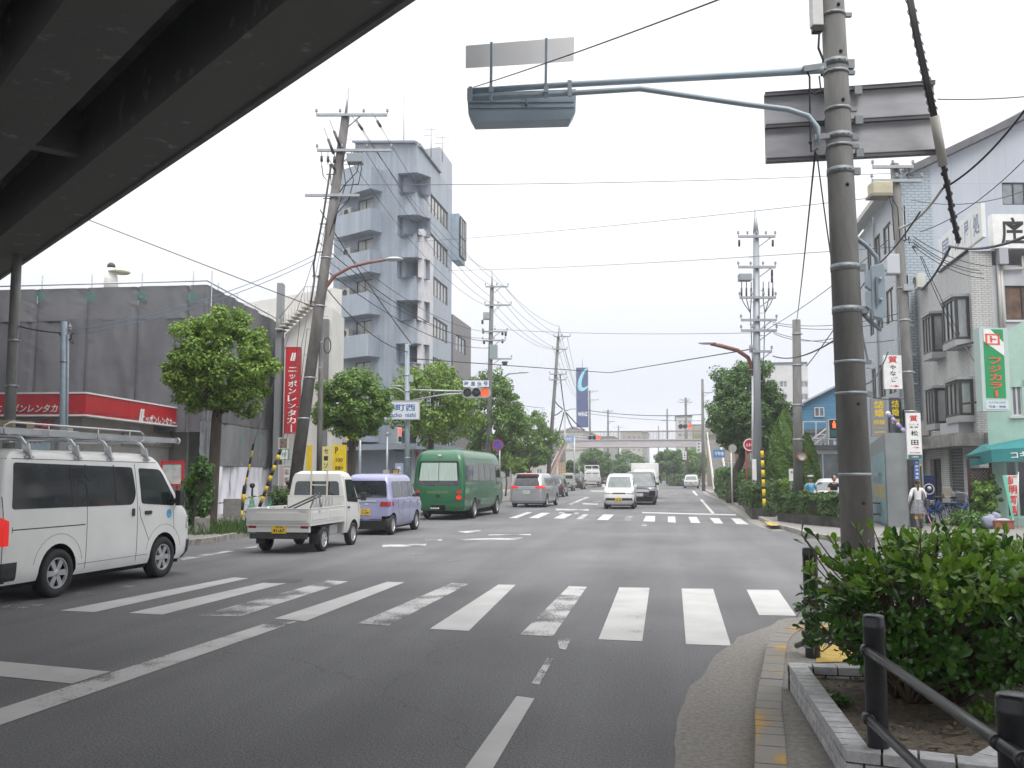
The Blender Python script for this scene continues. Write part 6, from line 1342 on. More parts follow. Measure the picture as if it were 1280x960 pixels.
def tree(label,px,D,x0,x1,ytop,ybot,leafm,nleaf,lsize,seed,trunk_r=.16,lean=0,group=None,base_px=None,z0=.12,nblob=210,rbf=.15,flat=.8,name='street_tree',depth=1.0):
    rng=np.random.default_rng(seed);rd=random.Random(seed);b=at(base_px or px,D,z0);cen=pt((x0+x1)/2,(ytop+ybot)/2,D);rx=(x1-x0)/2*D/F_PX;rz=(ybot-ytop)/2*D/F_PX
    t=thing(name,label,'tree',b,group=group);cc=(cen-b)
    P,Nn,B=crown_points(cc,(rx*.9,rx*.9*depth,rz*.88),nblob,nleaf,rx*rbf,rng,flat);V,F=leaf_cloud(P,Nn,lsize,rng)
    mb=MB();top=Vector((cc.x,cc.y,cc.z-rz*.45));mid=Vector((top.x*.35+rd.uniform(-.12,.12)+lean,top.y*.35,top.z*.5))
    pts=[Vector((0,0,-.05)),Vector((0.02,0,.25)),mid,Vector((top.x*.8,top.y*.8,top.z*.85)),top,Vector((cc.x,cc.y,cc.z+rz*.3))]
    mb.tube([p for p in pts],[trunk_r*1.45,trunk_r*1.1,trunk_r*.95,trunk_r*.85,trunk_r*.6,trunk_r*.25],12)
    o=mb.build('trunk',bark,t)
    lb_=MB()
    for k in range(12):
        e=Vector(B[rng.integers(0,len(B))]);s=pts[3].lerp(pts[4],rd.random());m_=(s+e)/2+Vector((rd.uniform(-.1,.1),rd.uniform(-.1,.1),-.12*rx));lb_.tube([s,m_,e],[trunk_r*.4,trunk_r*.22,trunk_r*.07],6)
    lb_.build('branches',bark,o)
    np_mesh('crown',V,F,leafm,t);return t
tree('bushy tree with a bent dark trunk in front of the grey sheets',270,27.5,194,354,370,545,leaf_a,40000,.105,1,.17,lean=.12,base_px=262,group=TREES,nblob=300,rbf=.13,flat=.8)
tree('round tree over the white pickup truck beside the leaning pole',432,35,386,500,447,566,leaf_b,24000,.115,2,.16,base_px=432,group=TREES)
tree('tree just behind the blue and white intersection name sign',540,47,474,606,444,572,leaf_a,20000,.15,3,.18,base_px=537,group=TREES)
tree('dark tree above the front half of the green bus',610,58,558,668,452,596,leaf_b,20000,.17,4,.2,base_px=608,group=TREES)
tree('tree behind the silver minivan beside the footbridge stair',662,76,616,704,500,604,leaf_b,16000,.2,5,.22,base_px=660,group=TREES)
tree('slim young pale green tree behind the green bus roof',632,66,624,641,562,598,leaf_a,3000,.14,6,.06,name='young_tree',nblob=50,rbf=.3)
tree('small pale green tree under the dark tree near the minivan',648,70,639,662,565,600,leaf_a,4000,.14,7,.06,name='young_tree',nblob=50,rbf=.3)
tree('large dark round tree on the right behind the tall power pole',935,52,874,996,442,592,leaf_c,42000,.16,8,.24,base_px=915,rbf=.15,name='camphor_tree',nblob=340)
tree('tree low under the left half of the footbridge',742,128,722,768,556,604,leaf_c,9000,.3,9,.25,group='trees beyond the footbridge',nblob=70,rbf=.26)
tree('tree beyond the footbridge over the distant queue of cars',778,150,760,808,562,606,leaf_c,9000,.33,10,.25,group='trees beyond the footbridge',nblob=70,rbf=.26)
tree('tree under the right half of the footbridge',838,132,818,858,556,604,leaf_c,9000,.3,11,.25,group='trees beyond the footbridge',nblob=70,rbf=.26)
tree('tree behind the lone white car below the footbridge',868,138,845,886,556,604,leaf_b,8000,.3,12,.25,group='trees beyond the footbridge',nblob=70,rbf=.26)
tree('small dark round tree at the foot of the left footbridge stair',714,112,703,722,572,600,leaf_c,3500,.22,13,.1,group='trees beyond the footbridge',nblob=50,rbf=.3)
tree('light green bushy tree on the median below the footbridge gap',826,160,815,838,585,603,leaf_a,2500,.3,14,.1,group='trees beyond the footbridge',nblob=40,rbf=.3)
def conifer(label,px,D,x0,x1,ytop,ybot,seed):
    rng=np.random.default_rng(seed);b=at(px,D,.12);w_=(x1-x0)/2*D/F_PX;h=pt(px,ytop,D).z-.12;t=thing('conifer',label,'tree',b,group='clipped conifers');n=30000
    z=rng.random(n)*h;u=z/h;r=w_*np.clip(np.sin(np.pi*np.clip(u*.82+.16,0,1))**.75,.05,1)*(1-.25*u)*(.72+.33*rng.random(n)**.5)
    a=rng.random(n)*2*np.pi;lob=1+.12*np.sin(a*5+z*3)+.06*np.sin(a*11+z*7);P=np.stack([np.cos(a)*r*lob,np.sin(a)*r*lob,z+.15],1);Nn=np.stack([np.cos(a),np.sin(a),.4+0*a],1)+rng.normal(size=(n,3))*.5;Nn /= np.linalg.norm(Nn,axis=1,keepdims=True)
    V,F=leaf_cloud(P,Nn,.13,rng,.45);np_mesh('foliage',V,F,leaf_cy,t);MB().tube([(0,0,-.02),(0,0,h*.9)],[.09,.03],8).build('trunk',bark,t)
conifer('pointed bright green conifer left of the concrete post',984,42,958,1008,518,622,21);conifer('dark clipped conifer partly behind the concrete post',1011,44,996,1027,545,622,22)
def hedge(label,poly,z0,z1,n,ls,seed,m=None,wall=None,wz=.0,name='hedge',group='hedges on the right corner',wallm=None,bumpy=.09):
    """poly: plan corners; leaves over the sides and top of a bumpy body"""
    rng=np.random.default_rng(seed);c=sum((Vector((p[0],p[1])) for p in poly),Vector((0,0)))/len(poly);t=thing(name,label,'hedge',(c.x,c.y,.12),group=group);pts=[];nor=[]
    Pp=[Vector((p[0],p[1]))-c for p in poly];m_=len(Pp);per=[(Pp[(i+1) % m_]-Pp[i]).length for i in range(m_)]
    area=abs(sum(Pp[i].x*Pp[(i+1) % m_].y-Pp[(i+1) % m_].x*Pp[i].y for i in range(m_)))/2;side=sum(per)*(z1-z0);ns=int(n*side/(side+area*1.2));
    cum=np.cumsum(per);r=rng.random(ns)*cum[-1]
    for q in r:
        i=int(np.searchsorted(cum,q));tt=(q-(cum[i-1] if i else 0))/per[i];p=Pp[i].lerp(Pp[(i+1) % m_],tt);o=p.normalized();e=(Pp[(i+1) % m_]-Pp[i]).normalized();nn=Vector((e.y,-e.x));nn=nn if nn.dot(p) > 0 else -nn
        z=z0+(z1-z0)*rng.random();k=pnoise(Vector((p.x*1.7,p.y*1.7,z*1.7+seed)))*bumpy*2-rng.random()*bumpy-(.12*max(0,(z-z0)/(z1-z0)-.8)*5*.5);pts.append((p.x+nn.x*k,p.y+nn.y*k,z-.12));nor.append((nn.x,nn.y,.35))
    bx=[min(p.x for p in Pp),max(p.x for p in Pp)];by=[min(p.y for p in Pp),max(p.y for p in Pp)];need=n-ns
    def inside(x,y):
        s=False
        for i in range(m_):
            a,b=Pp[i],Pp[(i+1) % m_]
            if (a.y > y) != (b.y > y) and x < (b.x-a.x)*(y-a.y)/(b.y-a.y)+a.x:s=not s
        return s
    while need > 0:
        x,y=rng.uniform(*bx),rng.uniform(*by)
        if inside(x,y):k=pnoise(Vector((x*2,y*2,seed)))*bumpy*2.2-rng.random()*bumpy;pts.append((x,y,z1-.12+k));nor.append((0,0,1));need -= 1
    P=np.array(pts);Nn=np.array(nor)+rng.normal(size=P.shape)*.45;Nn /= np.linalg.norm(Nn,axis=1,keepdims=True);V,F=leaf_cloud(P,Nn,ls,rng,.6)
    np_mesh('foliage',V,F,m or leaf_h,t)
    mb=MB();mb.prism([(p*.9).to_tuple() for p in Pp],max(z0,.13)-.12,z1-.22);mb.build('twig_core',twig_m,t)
    return t
wallk=mat('mossy_planter',(.05,.05,.045),.9,noise=.5,nscale=4,bump=.4,bscale=30)
def planter(label,poly,h,m,name='planter',th=.12,group=None):
    c=sum((Vector((p[0],p[1])) for p in poly),Vector((0,0)))/len(poly);t=thing(name,label,'planter',(c.x,c.y,.12),group=group);mb=MB();Pp=[Vector((p[0],p[1])) for p in poly];n=len(Pp)
    for i in range(n):
        a,b=Pp[i],Pp[(i+1) % n];e=(b-a).normalized();nn=Vector((e.y,-e.x));mid=(a+b)/2-c;nn=nn if nn.dot(mid) > 0 else -nn;mb.prism([a-e*.0,b+e*.0,b-nn*th,a-nn*th],0,.12+h)
    inpar(mb.build('wall',m,t,fix=True),t)
    sp_=[(p-c)*.93 for p in Pp];MB().prism([s.to_tuple() for s in sp_],0,h-.06).build('soil',mat('soil',(.09,.07,.05),.95,noise=.4,nscale=9,bump=.6,bscale=30),t)
    return t
g2=lambda px,D:at(px,D).xy
hp=[g2(972,31.5),g2(1008,29.2),g2(1062,27.3),g2(1062,30.2),g2(985,33.4)]
planter('long low mossy planter wall at the far right corner',hp,.30,wallk,group='planters on the right corner')
hedge('long clipped hedge in the mossy planter at the right corner',[Vector(p)*1 for p in hp],.38,1.02,26000,.085,31)
hq=[g2(940,35),g2(968,34.5),g2(985,42),g2(960,44),g2(926,47)]
planter('mossy planter under the hedge behind the yellow guard',hq,.3,wallk,group='planters on the right corner');hedge('bushy hedge behind the yellow and black guard',hq,.35,1.28,20000,.10,32,bumpy=.16)
hr=[g2(925,48),g2(944,46),g2(962,60),g2(912,62)]
hedge('tall shaggy hedge around the red sign post',hr,.15,1.75,16000,.13,33,bumpy=.2,m=leaf_h);hs=[g2(904,58),g2(918,56),g2(915,78),g2(895,80)]
hedge('farthest dark hedge below the footbridge stair',hs,.15,2.0,14000,.17,34,bumpy=.2,m=leaf_c)
hv=[g2(972,37),g2(1000,36),g2(1004,40),g2(976,41)]
hedge('light green hedge under the pointed conifer',hv,.15,1.35,10000,.10,35,bumpy=.12,m=leaf_a)
hedge('long hedge under the trees on the far right kerb',[g2(838,128),g2(872,124),g2(874,150),g2(836,155)],.12,1.6,6000,.3,36,m=leaf_c,bumpy=.2)
hedge('dense dark green shrub behind the white van nose',[g2(240,25.5),g2(256,25.5),g2(258,27.2),g2(238,27.2)],.2,2.0,6000,.12,37,name='shrub',group='left pavement shrubs',bumpy=.25,m=leaf_c)
hedge('low shrub in front of the grey shutter by the bus',[g2(505,47),g2(527,47),g2(530,52),g2(500,52)],.12,1.0,5000,.11,38,name='shrub',group='left pavement shrubs',bumpy=.15)
hedge('low shrub beside the guy wire foot by the truck',[g2(340,30.2),g2(362,30.2),g2(362,32),g2(340,32)],.12,1.1,3500,.09,39,name='shrub',group='left pavement shrubs',bumpy=.2)
rng=np.random.default_rng(50);n=1300;base=[(g2(245,24.8),g2(300,25.4)),(g2(300,25.4),g2(345,27)),(g2(245,26.5),g2(345,29))]
vs=[]
for k in range(n):
    a,b=base[k % 3];q=Vector(a).lerp(Vector(b),rng.random());x,y=q.x+rng.normal()*.22,q.y+rng.normal()*.35;h=.08+rng.random()**2*.28;dx,dy=rng.normal(size=2)*.1;w_=.014
    vs += [(x-w_,y,.12),(x+w_,y,.12),(x+dx+w_*.4,y+dy,.12+h),(x+dx-w_*.4,y+dy,.12+h)]
wd=np_mesh('weeds',np.array(vs),np.arange(4*n).reshape(n,4),leaf_h,None);tag(wd,'tall weeds growing along the left kerb strip','weeds',kind='stuff')
planter('low block planter around the first left tree',[g2(243,24.6),g2(262,24.8),g2(262,26.8),g2(243,26.8)],.42,mat('grey_block',(.24,.235,.22),.9,noise=.2,nscale=6,bump=.3,bscale=40))
fb=thing('block_fence','low grey block wall with a wire grid beside the guy wire','fence',at(315,28.4,.12));a,b=at(279,28.2),at(318,28.6);Mf2,Wf2=frame_of(a,b)
mb=MB();panel(mb,Mf2,0,Wf2*.55,.1,.95,0,.12);inpar(mb.build('block_wall',MATS['grey_block'],fb),fb);mb=MB()
for k in range(10):x=Wf2*(.55+.055*k);mb.cyl(Mf2@Vector((x,.1,-.05)),Mf2@Vector((x,.95,-.05)),.008,n=5)
for k in range(6):mb.cyl(Mf2@Vector((Wf2*.55,.12+.16*k,-.05)),Mf2@Vector((Wf2*1.05,.12+.16*k,-.05)),.008,n=5)
inpar(mb.build('wire_grid',steel,fb),fb)
# ====== POLES, SIGNALS, WIRES
def band_ring(mb,c,r,w_=.05,t=.012):mb.lathe([(r,-w_/2),(r+t,-w_/2),(r+t,w_/2),(r,w_/2)],20,Matrix.Translation(c))
def P3(px,D,py):return pt(px,py,D)
def zp(py,D):return CAM_H+(HZ-py)/F_PX*D
CABLES={}
def wire(a,b,sag=.4,r=.012,m=None,label='thin overhead cable',name='cable',n=14,wob=0):
    a,b=Vector(a),Vector(b);pts=[]
    for k in range(n+1):
        t=k/n;p=a.lerp(b,t);p.z -= sag*4*t*(1-t)
        if wob:p += Vector((pnoise(p*3),pnoise(p*3+Vector((5,5,5))),pnoise(p*3-Vector((5,5,5)))))*wob
        pts.append(p)
    mb=MB().tube([p-a for p in pts],r,6);o=mb.build(name,m or wire_l,fix=False);o.location=a;return tag(o,label,'cable','overhead cables')
def upole(label,base,top,r0=.19,r1=.13,arms=(),m=None,cat='utility pole',name='utility_pole',steps=True,bands=(),group=None,cap=None):
    """base: plan point; top: 3-D point; arms: (px height on image -> z, left, right)"""
    b=Vector((base[0],base[1],.1));t=thing(name,label,cat,(b.x,b.y,.1),group=group);T=Vector(top)-b;mb=MB().tube([(0,0,0),tuple(T)],[r0,r1],18);mb.build('shaft',m or pole_conc,t)
    ax=lambda z:T*((z-.1)/T.z)
    for (z,l,r,*o) in arms:
        p=ax(z);d=cR if not o else o[0];mb=MB().bar(p-d*l-hF*.17,p+d*r-hF*.17,.09,.09);mb.bar(p+d*min(r,.6)-hF*.17,p-Vector((0,0,.45)),.035);am=mb.build('crossarm',steel,t)
        nI=o[1] if len(o) > 1 else 3
        for k in range(nI):
            q=p-d*l+d*((l+r)*(k/(max(1,nI-1))))-hF*.17;MB().lathe([(.012,0),(.012,.06),(.05,.07),(.05,.1),(.03,.11),(.045,.13),(.045,.16),(.01,.19)],8,Matrix.Translation(q+Vector((0,0,.045)))).build('insulator',insul,am)
    if steps:
        mb=MB();z=2.2
        while z < T.z-.6:p=ax(z);s=1 if int(z/.45) % 2 else -1;mb.cyl(p,p+cR*s*(r0+.12),.012,n=5);z += .45
        mb.build('climbing_steps',steel,t)
    for z in bands:
        mb=MB();p=ax(z);rr=r0+(r1-r0)*z/T.z;band_ring(mb,p,rr+.002);mb.box(p+cR*(rr+.03),(.07,.04,.045),PSI);mb.build('steel_band',steel,t)
    return t,ax
def on_pole(t,mb,name,m,parent=None,**k):return mb.build(name,m,parent or t,**k)
def tilted(p,c):return p
DN=10.4;QN=1.2;bN=at(1077,DN);tN=pt(1032.6,-170,DN)
PN,axN=upole('thick concrete pole at the near right corner carrying the signal arm',bN,tN,.186,.118,steps=False,name='signal_pole',cat='pole')
def zN(py):return zp(py,DN)-.1+.1
bmat=mat('band_blue_steel',(.27,.295,.31),.5,metal=.3)
for py in (20,80,92,138,172,184,215,335,388,453,492,593):
    z=pt(1045,py,DN).z;p=axN(z);f=(py+170)/1000;rr=.120+.066*f;mb=MB();w_=.035 if py in (20,92,138,184,453,492,593) else .07;band_ring(mb,p,rr,w_,.010);mb.box(p+cR*(rr+.035)-hF*.02,(.08,.05,w_+.01),PSI)
    for s in range(5 if w_ > .05 else 2):a=-.9+.45*s;mb.ball(p+Vector((0,0,0))+cR*math.sin(a)*(rr+.01)-hF*math.cos(a)*(rr+.01),.012,5)
    mb.build('steel_band',bmat,PN)
for py in (12,70,130,235,506,628):z=pt(1045,py,DN).z;p=axN(z);MB().ball(p-hF*(.118+.066*(py+170)/1000)+cR*.02,.022,6).build('bolt_hole',black_m,PN)
arm=thing('traffic_signal','grey overhead traffic signal seen from behind on a long arm','traffic signal',tuple(axN(pt(1045,88,DN).z)+Vector((bN.x,bN.y,.1))));A_=arm.location.copy();sigblue=mat('signal_blue_grey',(.40,.48,.55),.45,noise=.05,nscale=4)
D2=10.95;e1=pt(588,119,D2);e1b=pt(592,126,D2)
mb=MB().tube([pt(1030,87,DN-.2),pt(900,95,10.6),pt(706,106,D2-.1),pt(584,114,D2-.1)],[.045,.042,.036,.036],12);inpar(mb.build('upper_arm',sigblue,arm),arm)
mb=MB().tube([pt(1022,180,DN-.2),pt(1022,160,DN-.2),pt(1010,145,DN-.2),pt(985,137,DN-.2),pt(930,130,10.5),pt(800,111,10.7),pt(706,117,D2-.1),pt(584,124,D2-.1)],.032,12);inpar(mb.build('lower_arm',sigblue,arm),arm)
cS=pt(652,131,D2+.08);Ms_=faceM(cS,(cR*1.0+Vector((0,0,-.0))).normalized());slope=Vector((1,.06,0))
W2_,H2_=.68,.2
mb=MB();prof=[(-W2_+.02,-.12),(-W2_+.08,-.225),(W2_-.07,-.19),(W2_-.01,-.09),(W2_,.205),(-W2_,.155)]
mb.slab([Ms_@Vector((x,y,0)) for x,y in prof],(-hF),.02);
P=[Ms_@Vector((x,y,-.01)) for x,y in prof];Q=[Ms_@Vector((x*.97,y*.97-.01,-.24)) for x,y in prof];mb.add(P+Q,[tuple(range(6,12))]+[(i,(i+1) % 6,6+(i+1) % 6,6+i) for i in range(6)])
hd_=inpar(mb.build('signal_head',sigblue,arm,bevel=.006),arm)
mb=MB()
for k in range(3):mb.lathe([(.14,0),(.15,.2)],18,Ms_@Matrix.Translation((-.42+.42*k,.03,-.24))@Matrix.Rotation(PI,4,'X'))
mb.build('visors',sigblue,hd_)
mb=MB();
for y in (-.05,.02):mb.bar(Ms_@Vector((-W2_+.03,y,.006)),Ms_@Vector((W2_-.03,y+.015,.006)),.008)
mb.ball(Ms_@Vector((.06,.0,.02)),.02);mb.tube([Ms_@Vector((.0,.06,.01)),Ms_@Vector((.02,.1,.05)),Ms_@Vector((.06,.03,.03))],.007,5);mb.build('back_ribs',mat('dark_blue_steel',(.18,.23,.27),.5),hd_)
mb=MB()
for px,y0,y1 in ((588,108,128),(712,100,121)):mb.box(pt(px,(y0+y1)/2,D2-.16),(.05,.03,(y1-y0)/F_PX*D2),PSI)
for px,y1,y0 in ((614.5,53,127),(683,48,122)):mb.bar(pt(px,y1,D2-.14),pt(px-1,y0,D2-.14),.035,.03);mb.box(pt(px-.5,112,D2-.16),(.06,.03,.07),PSI)
inpar(mb.build('brackets',sigblue,arm),arm)
npl=[pt(582,57,D2),pt(718,46,D2+.15),pt(717,76,D2+.15),pt(582,85,D2)];inpar(MB().slab(npl,(-hF),.012).build('name_plate_back',mat('flare_whitened_back',(.85,.85,.86),.5),arm),arm)  # silver plate back coloured white to imitate lens flare
mb=MB().bar(pt(1004,87,DN-.2),pt(1032,83,DN-.2),.06,.07);mb.bar(pt(1018,172,DN-.2),pt(1036,170,DN-.2),.05,.06);mb.box(pt(1058,82,DN),(.16,.1,.1),PSI);inpar(mb.build('arm_clamp',bmat,arm),arm)
mb=MB();mb.tube([pt(1009,90,DN-.2),pt(1012,96,DN-.2),pt(1013,170,DN-.2),pt(1014,190,DN-.2),pt(1022,186,DN-.2)],.012,6);mb.tube([pt(1024,95,DN-.2),pt(1026,112,DN-.2),pt(1018,118,DN-.2),pt(1010,112,DN-.2)],.010,6);mb.ball(pt(1013,178,DN-.2),.022);inpar(mb.build('hanging_cable',wire_m,arm),arm)
sg_=thing('direction_board','large grey road sign seen from behind on the near pole','road sign',tuple(pt(1060,155,DN+.25)));L_=sg_.location.copy()
DB0,DB1=DN+.5,DN+.25
c=[pt(955,119,DB0),pt(1167,104,DB1),pt(1170,194,DB1),pt(957,205,DB0)];al=mat('sign_back_grey',(.50,.50,.53),.5,metal=.1,noise=.08,nscale=3,stretch=(1,1,4))
inpar(MB().slab(c,-hF,.01).build('panel',al,sg_),sg_)
mb=MB();lr=lambda u,v:(c[0].lerp(c[1],u)).lerp(c[3].lerp(c[2],u),v)-hF*.03
for v in (.015,.48,.97):mb.bar(lr(0,v),lr(1,v),.05,.035);mb.bar(lr(0,v)-hF*.02+Vector((0,0,.025)),lr(1,v)-hF*.02+Vector((0,0,.025)),.02,.01)
inpar(mb.build('rails',mat('rail_grey',(.15,.15,.165),.5,metal=.4),sg_),sg_)
mb=MB()
for u in (.37,.545):
    for v in (.06,.48,.94):mb.box(lr(u,v)-hF*.04,(.09,.05,.10),PSI)
inpar(mb.build('clamps',bmat,sg_),sg_)
DN_=DN;bx=thing('junction_box','white box strapped high on the near concrete pole','box',tuple(pt(1021,18,DN)));mb=MB();Mj=faceM(pt(1020,15,DN-.05),cR);panel(mb,Mj,-.06,.07,-.18,.35,.05,.12);inpar(mb.build('case',white_m,bx,bevel=.01),bx);mb=MB();panel(mb,Mj,-.045,.06,-.25,-.185,.045,.1);mb.tube([pt(1024,42,DN-.1),pt(1023,60,DN-.1),pt(1029,75,DN-.1),pt(1027,95,DN-.1)],.014,6);inpar(mb.build('cable_gland',black_m,bx),bx)
ph=thing('pedestrian_signal','blue grey pedestrian signal seen from the side on the near pole','pedestrian signal',tuple(pt(1095,365,DN)));Mp2=faceM(pt(1098,365,DN-.05),(cR*.95-hF*.32).normalized())
mb=MB();poly=[(-.075,.30),(.06,.32),(.075,.28),(.075,-.24),(.03,-.32),(-.06,-.29),(-.075,-.22)];mb.slab([Mp2@Vector((x,y,.06)) for x,y in poly],Mp2.to_3x3()@Vector((0,0,1)),.19);h_=inpar(mb.build('signal_head',sigblue,ph,bevel=.008),ph)
mb=MB()
for y in (.12,-.12):mb.ball(Mp2@Vector((.02,y+.02,.07)),.018);mb.slab([Mp2@Vector(v) for v in ((-.075,y+.13,.05),(-.075,y-.10,.05),(-.14,y-.04,.05),(-.14,y+.13,.05))],Mp2.to_3x3()@Vector((0,0,1)),.17)
mb.build('visors',sigblue,h_);mb=MB();mb.bar(Mp2@Vector((-.02,-.16,.075)),Mp2@Vector((-.02,.16,.075)),.02);mb.build('rib',mat('rib_grey',(.2,.25,.29),.5),h_)
mb=MB();mb.tube([pt(1070,297,DN),pt(1084,308,DN),pt(1096,322,DN),pt(1097,332,DN)],.028,8);mb.tube([pt(1075,388,DN),pt(1090,404,DN),pt(1101,412,DN),pt(1098,405,DN)],.026,8);mb.bar(pt(1078,418,DN),pt(1085,452,DN),.05,.012);inpar(mb.build('arms',steelblue,ph),ph)
mb=MB();mb.tube([pt(1082,455,DN),pt(1092,452,DN),pt(1092,461,DN),pt(1083,460,DN)],.006,5);inpar(mb.build('strap',steel,ph),ph)
DL=31.5;bL=at(362,DL);tL=pt(432,146,DL)
dark_pole=mat('weathered_pole',(.13,.125,.12),.85,noise=.45,nscale=2.2,bump=.2,bscale=40,stretch=(1,1,.35))
PL,axL=upole('tall leaning dark utility pole in front of the blue grey tower',bL,tL,.22,.15,[(pt(430,146,DL).z,1.0,1.5,cR,4),(pt(430,190,DL).z,.8,1.8,cR,4),(pt(420,246,DL).z,1.0,.9,cR,0)],m=dark_pole,bands=[7.5,9.2,5,3.6])
mb=MB().tube([axL(14.2),(pt(436,110,DL)-bL-Vector((0,0,.1)))],[.06,.03],8).build('top_rod',steel,PL)
mb=MB().box(pt(444,199,DL)-Vector((bL.x,bL.y,.1)),(.55,.4,.32),PSI);mb.build('transformer',mat('transformer_grey',(.27,.30,.33),.5),PL,bevel=.03)
for (x0,y0,x1,y1) in ((405,160,420,200),(412,150,428,190),(445,150,455,165),(468,145,478,162),(402,190,402,205),(410,190,410,206),(418,190,418,207),(412,200,420,215)):
    a,b=pt(x0,y0,DL-.2),pt(x1,y1,DL-.2);c0,c1=a.lerp(b,.35),a.lerp(b,.8);o_=Vector((bL.x,bL.y,.1));mb=MB().cyl(a-o_,b-o_,.012,n=5);mb.cyl(c0-o_,c1-o_,.05,n=8);mb.build('strain_insulator',insul_k,PL)
o_=Vector((bL.x,bL.y,.1));mb=MB()
for (pts_) in ([(433,186),(428,200),(432,230),(422,262),(418,280)],[(441,186),(436,205),(442,225),(436,250),(420,268),(410,300)],[(447,186),(452,210),(448,230),(430,232)],[(402,206),(404,220),(414,232),(412,205)],[(452,190),(446,215),(430,232),(425,240)]):mb.tube([pt(x,y,DL-.15)-o_ for x,y in pts_],.018,6)
mb.tube([pt(414,205,DL-.2)-o_,pt(404,270,DL-.2)-o_,pt(392,330,DL-.2)-o_,pt(393,350,DL-.2)-o_,pt(388,380,DL-.2)-o_],.035,6)
for y in (218,248,280,315,345):mb.bar(pt(432-(y-146)*.14-14,y,DL-.2)-o_,pt(432-(y-146)*.14,y,DL-.1)-o_,.03)
mb.build('cable_loops',wire_m,PL)
mb=MB();mb.tube([pt(402,432+10*math.sin(a),DL-.1)-o_+cR*(.12*math.cos(a)+.2) for a in [2*PI*k/14 for k in range(15)]],.02,5);mb.build('cable_coil',wire_m,PL)
redbrown=mat('lamp_post_red',(.21,.085,.07),.5,noise=.1,nscale=4);lamp_head=mat('lamp_head_grey',(.50,.51,.53),.4)
SLp=thing('street_lamp','curved reddish lamp arm beside the leaning pole','street lamp',at(404,DL+1,.1));mb=MB();mb.tube([pt(396,408,DL),pt(399,385,DL),pt(405,362,DL),pt(418,345,DL),pt(438,334,DL),pt(462,328,DL),pt(482,325,DL)],[.10,.09,.075,.06,.05,.05,.045],10);mb.bar(pt(393,410,DL),pt(398,372,DL),.24,.16);inpar(mb.build('arm',redbrown,SLp),SLp)
inpar(MB().lathe([(.01,.1),(.16,.09),(.3,.02),(.31,0),(.28,-.05),(.12,-.09),(.01,-.1)],18,Matrix.Translation(pt(492,324,DL))@Matrix.Diagonal((1.15,.6,.75,1))).build('lamp_head',lamp_head,SLp),SLp);b_=at(398,DL+.2,.1);inpar(MB().tube([b_,pt(402,405,DL+.2)],[.1,.08],12).build('post',dark_pole,SLp),SLp)
def guyguard(label,p0,p1,D,wire_to,r=.06,y_=.5):
    a,b=pt(*p0,D),pt(*p1,D);t=thing('guy_wire',label,'guy wire',tuple(a));n=12;m1,m2=MB(),MB()
    for k in range(n//2):m1.cyl(a+(b-a)*2*k/n,a+(b-a)*2*(k+y_)/n,r,n=10);m2.cyl(a+(b-a)*2*(k+y_)/n,a+(b-a)*2*(k+1)/n,r,n=10)
    g=inpar(m1.build('guard',yellow_m,t),t);m2.build('black_bands',black_m,g);inpar(MB().cyl(b,wire_to,.012,n=5).build('wire',wire_l,t),t);return t
guyguard('thick black and yellow guy wire guard leaning towards the pole',(322,640),(351,562),30,pt(411,260,DL),.055);guyguard('thin guy wire with a dark lower guard by the traffic cones',(297,655),(317,555),29,pt(400,300,DL),.032)
MBt=thing('stake','short black and yellow banded stake by the white curtain','stake',at(299,28.5,.1));a=at(299,28.5,.1);MB()
mb1,mb2=MB(),MB()
for k in range(5):(mb1 if k % 2 else mb2).cyl(Vector((.03*k,0,.25*k)),Vector((.03*k+.03,0,.25*k+.25)),.06,n=10)
g=mb2.build('post',black_m,MBt);mb1.build('yellow_bands',yellow_m,g)
def cone(px,y0,y1,D,label,tall=False):
    b=pt(px,y0,D);h=(y0-y1)/F_PX*D;t=thing('traffic_cone',label,'traffic cone',tuple(b),group='green traffic cones');MB().lathe([(.17,.03),(.15,.04),(.04,h*.92),(.03,h),(.005,h)],16).box((0,0,.015),(.42,.42,.03)).build('cone',mat('cone_green',(.01,.30,.13),.5),t)
    if tall:MB().cyl((0,0,h),(0,0,h+.3),.03).ball((0,0,h+.36),.09).build('lamp',mat('lamp_dark',(.03,.01,.02),.3),t)
    c=MB().cyl((0,0,h),(0,0,h+.01),.02);return b+Vector((0,0,h))
cp=[cone(288.7,644,628,29.5,'green cone at left by the white curtain'),cone(314.5,640,621,30.5,'green cone topped by a dark lamp near the guard',True),cone(338.5,637,626,31,'green cone at the foot of the striped guard'),cone(359.5,633,617,32,'green cone with a pink lamp by the picture board',True)]
for a,b,l in ((Vector(pt(270,629,29)),cp[0],'left'),(cp[0],cp[1],'middle'),(cp[1],cp[3],'right')):
    mb=MB();n=10;m2=MB()
    for k in range(n):p=a.lerp(b,k/n);q=a.lerp(b,(k+1)/n);(mb if k % 2 else m2).cyl(p-a,q-a,.022,n=6)
    t=thing('cone_bar',{'left':'dark banded bar left of the first green cone','middle':'banded bar between the first two green cones','right':'banded bar right of the lamp topped green cone'}[l],'barrier bar',tuple(a));mb.build('yellow_bands',yellow_m,t);m2.build('black_bands',black_m,t)
upole('concrete pole at the left edge behind the white van',at(6,26),pt(22,300,26),.17,.13,steps=False,bands=[4.2,5.5,3.2,2.6])
t,ax=upole('blue grey steel post in front of the red canopy',at(77,26),pt(80,402,26),.10,.085,steps=False,m=steelblue,name='steel_post',cat='post',bands=[4.9])
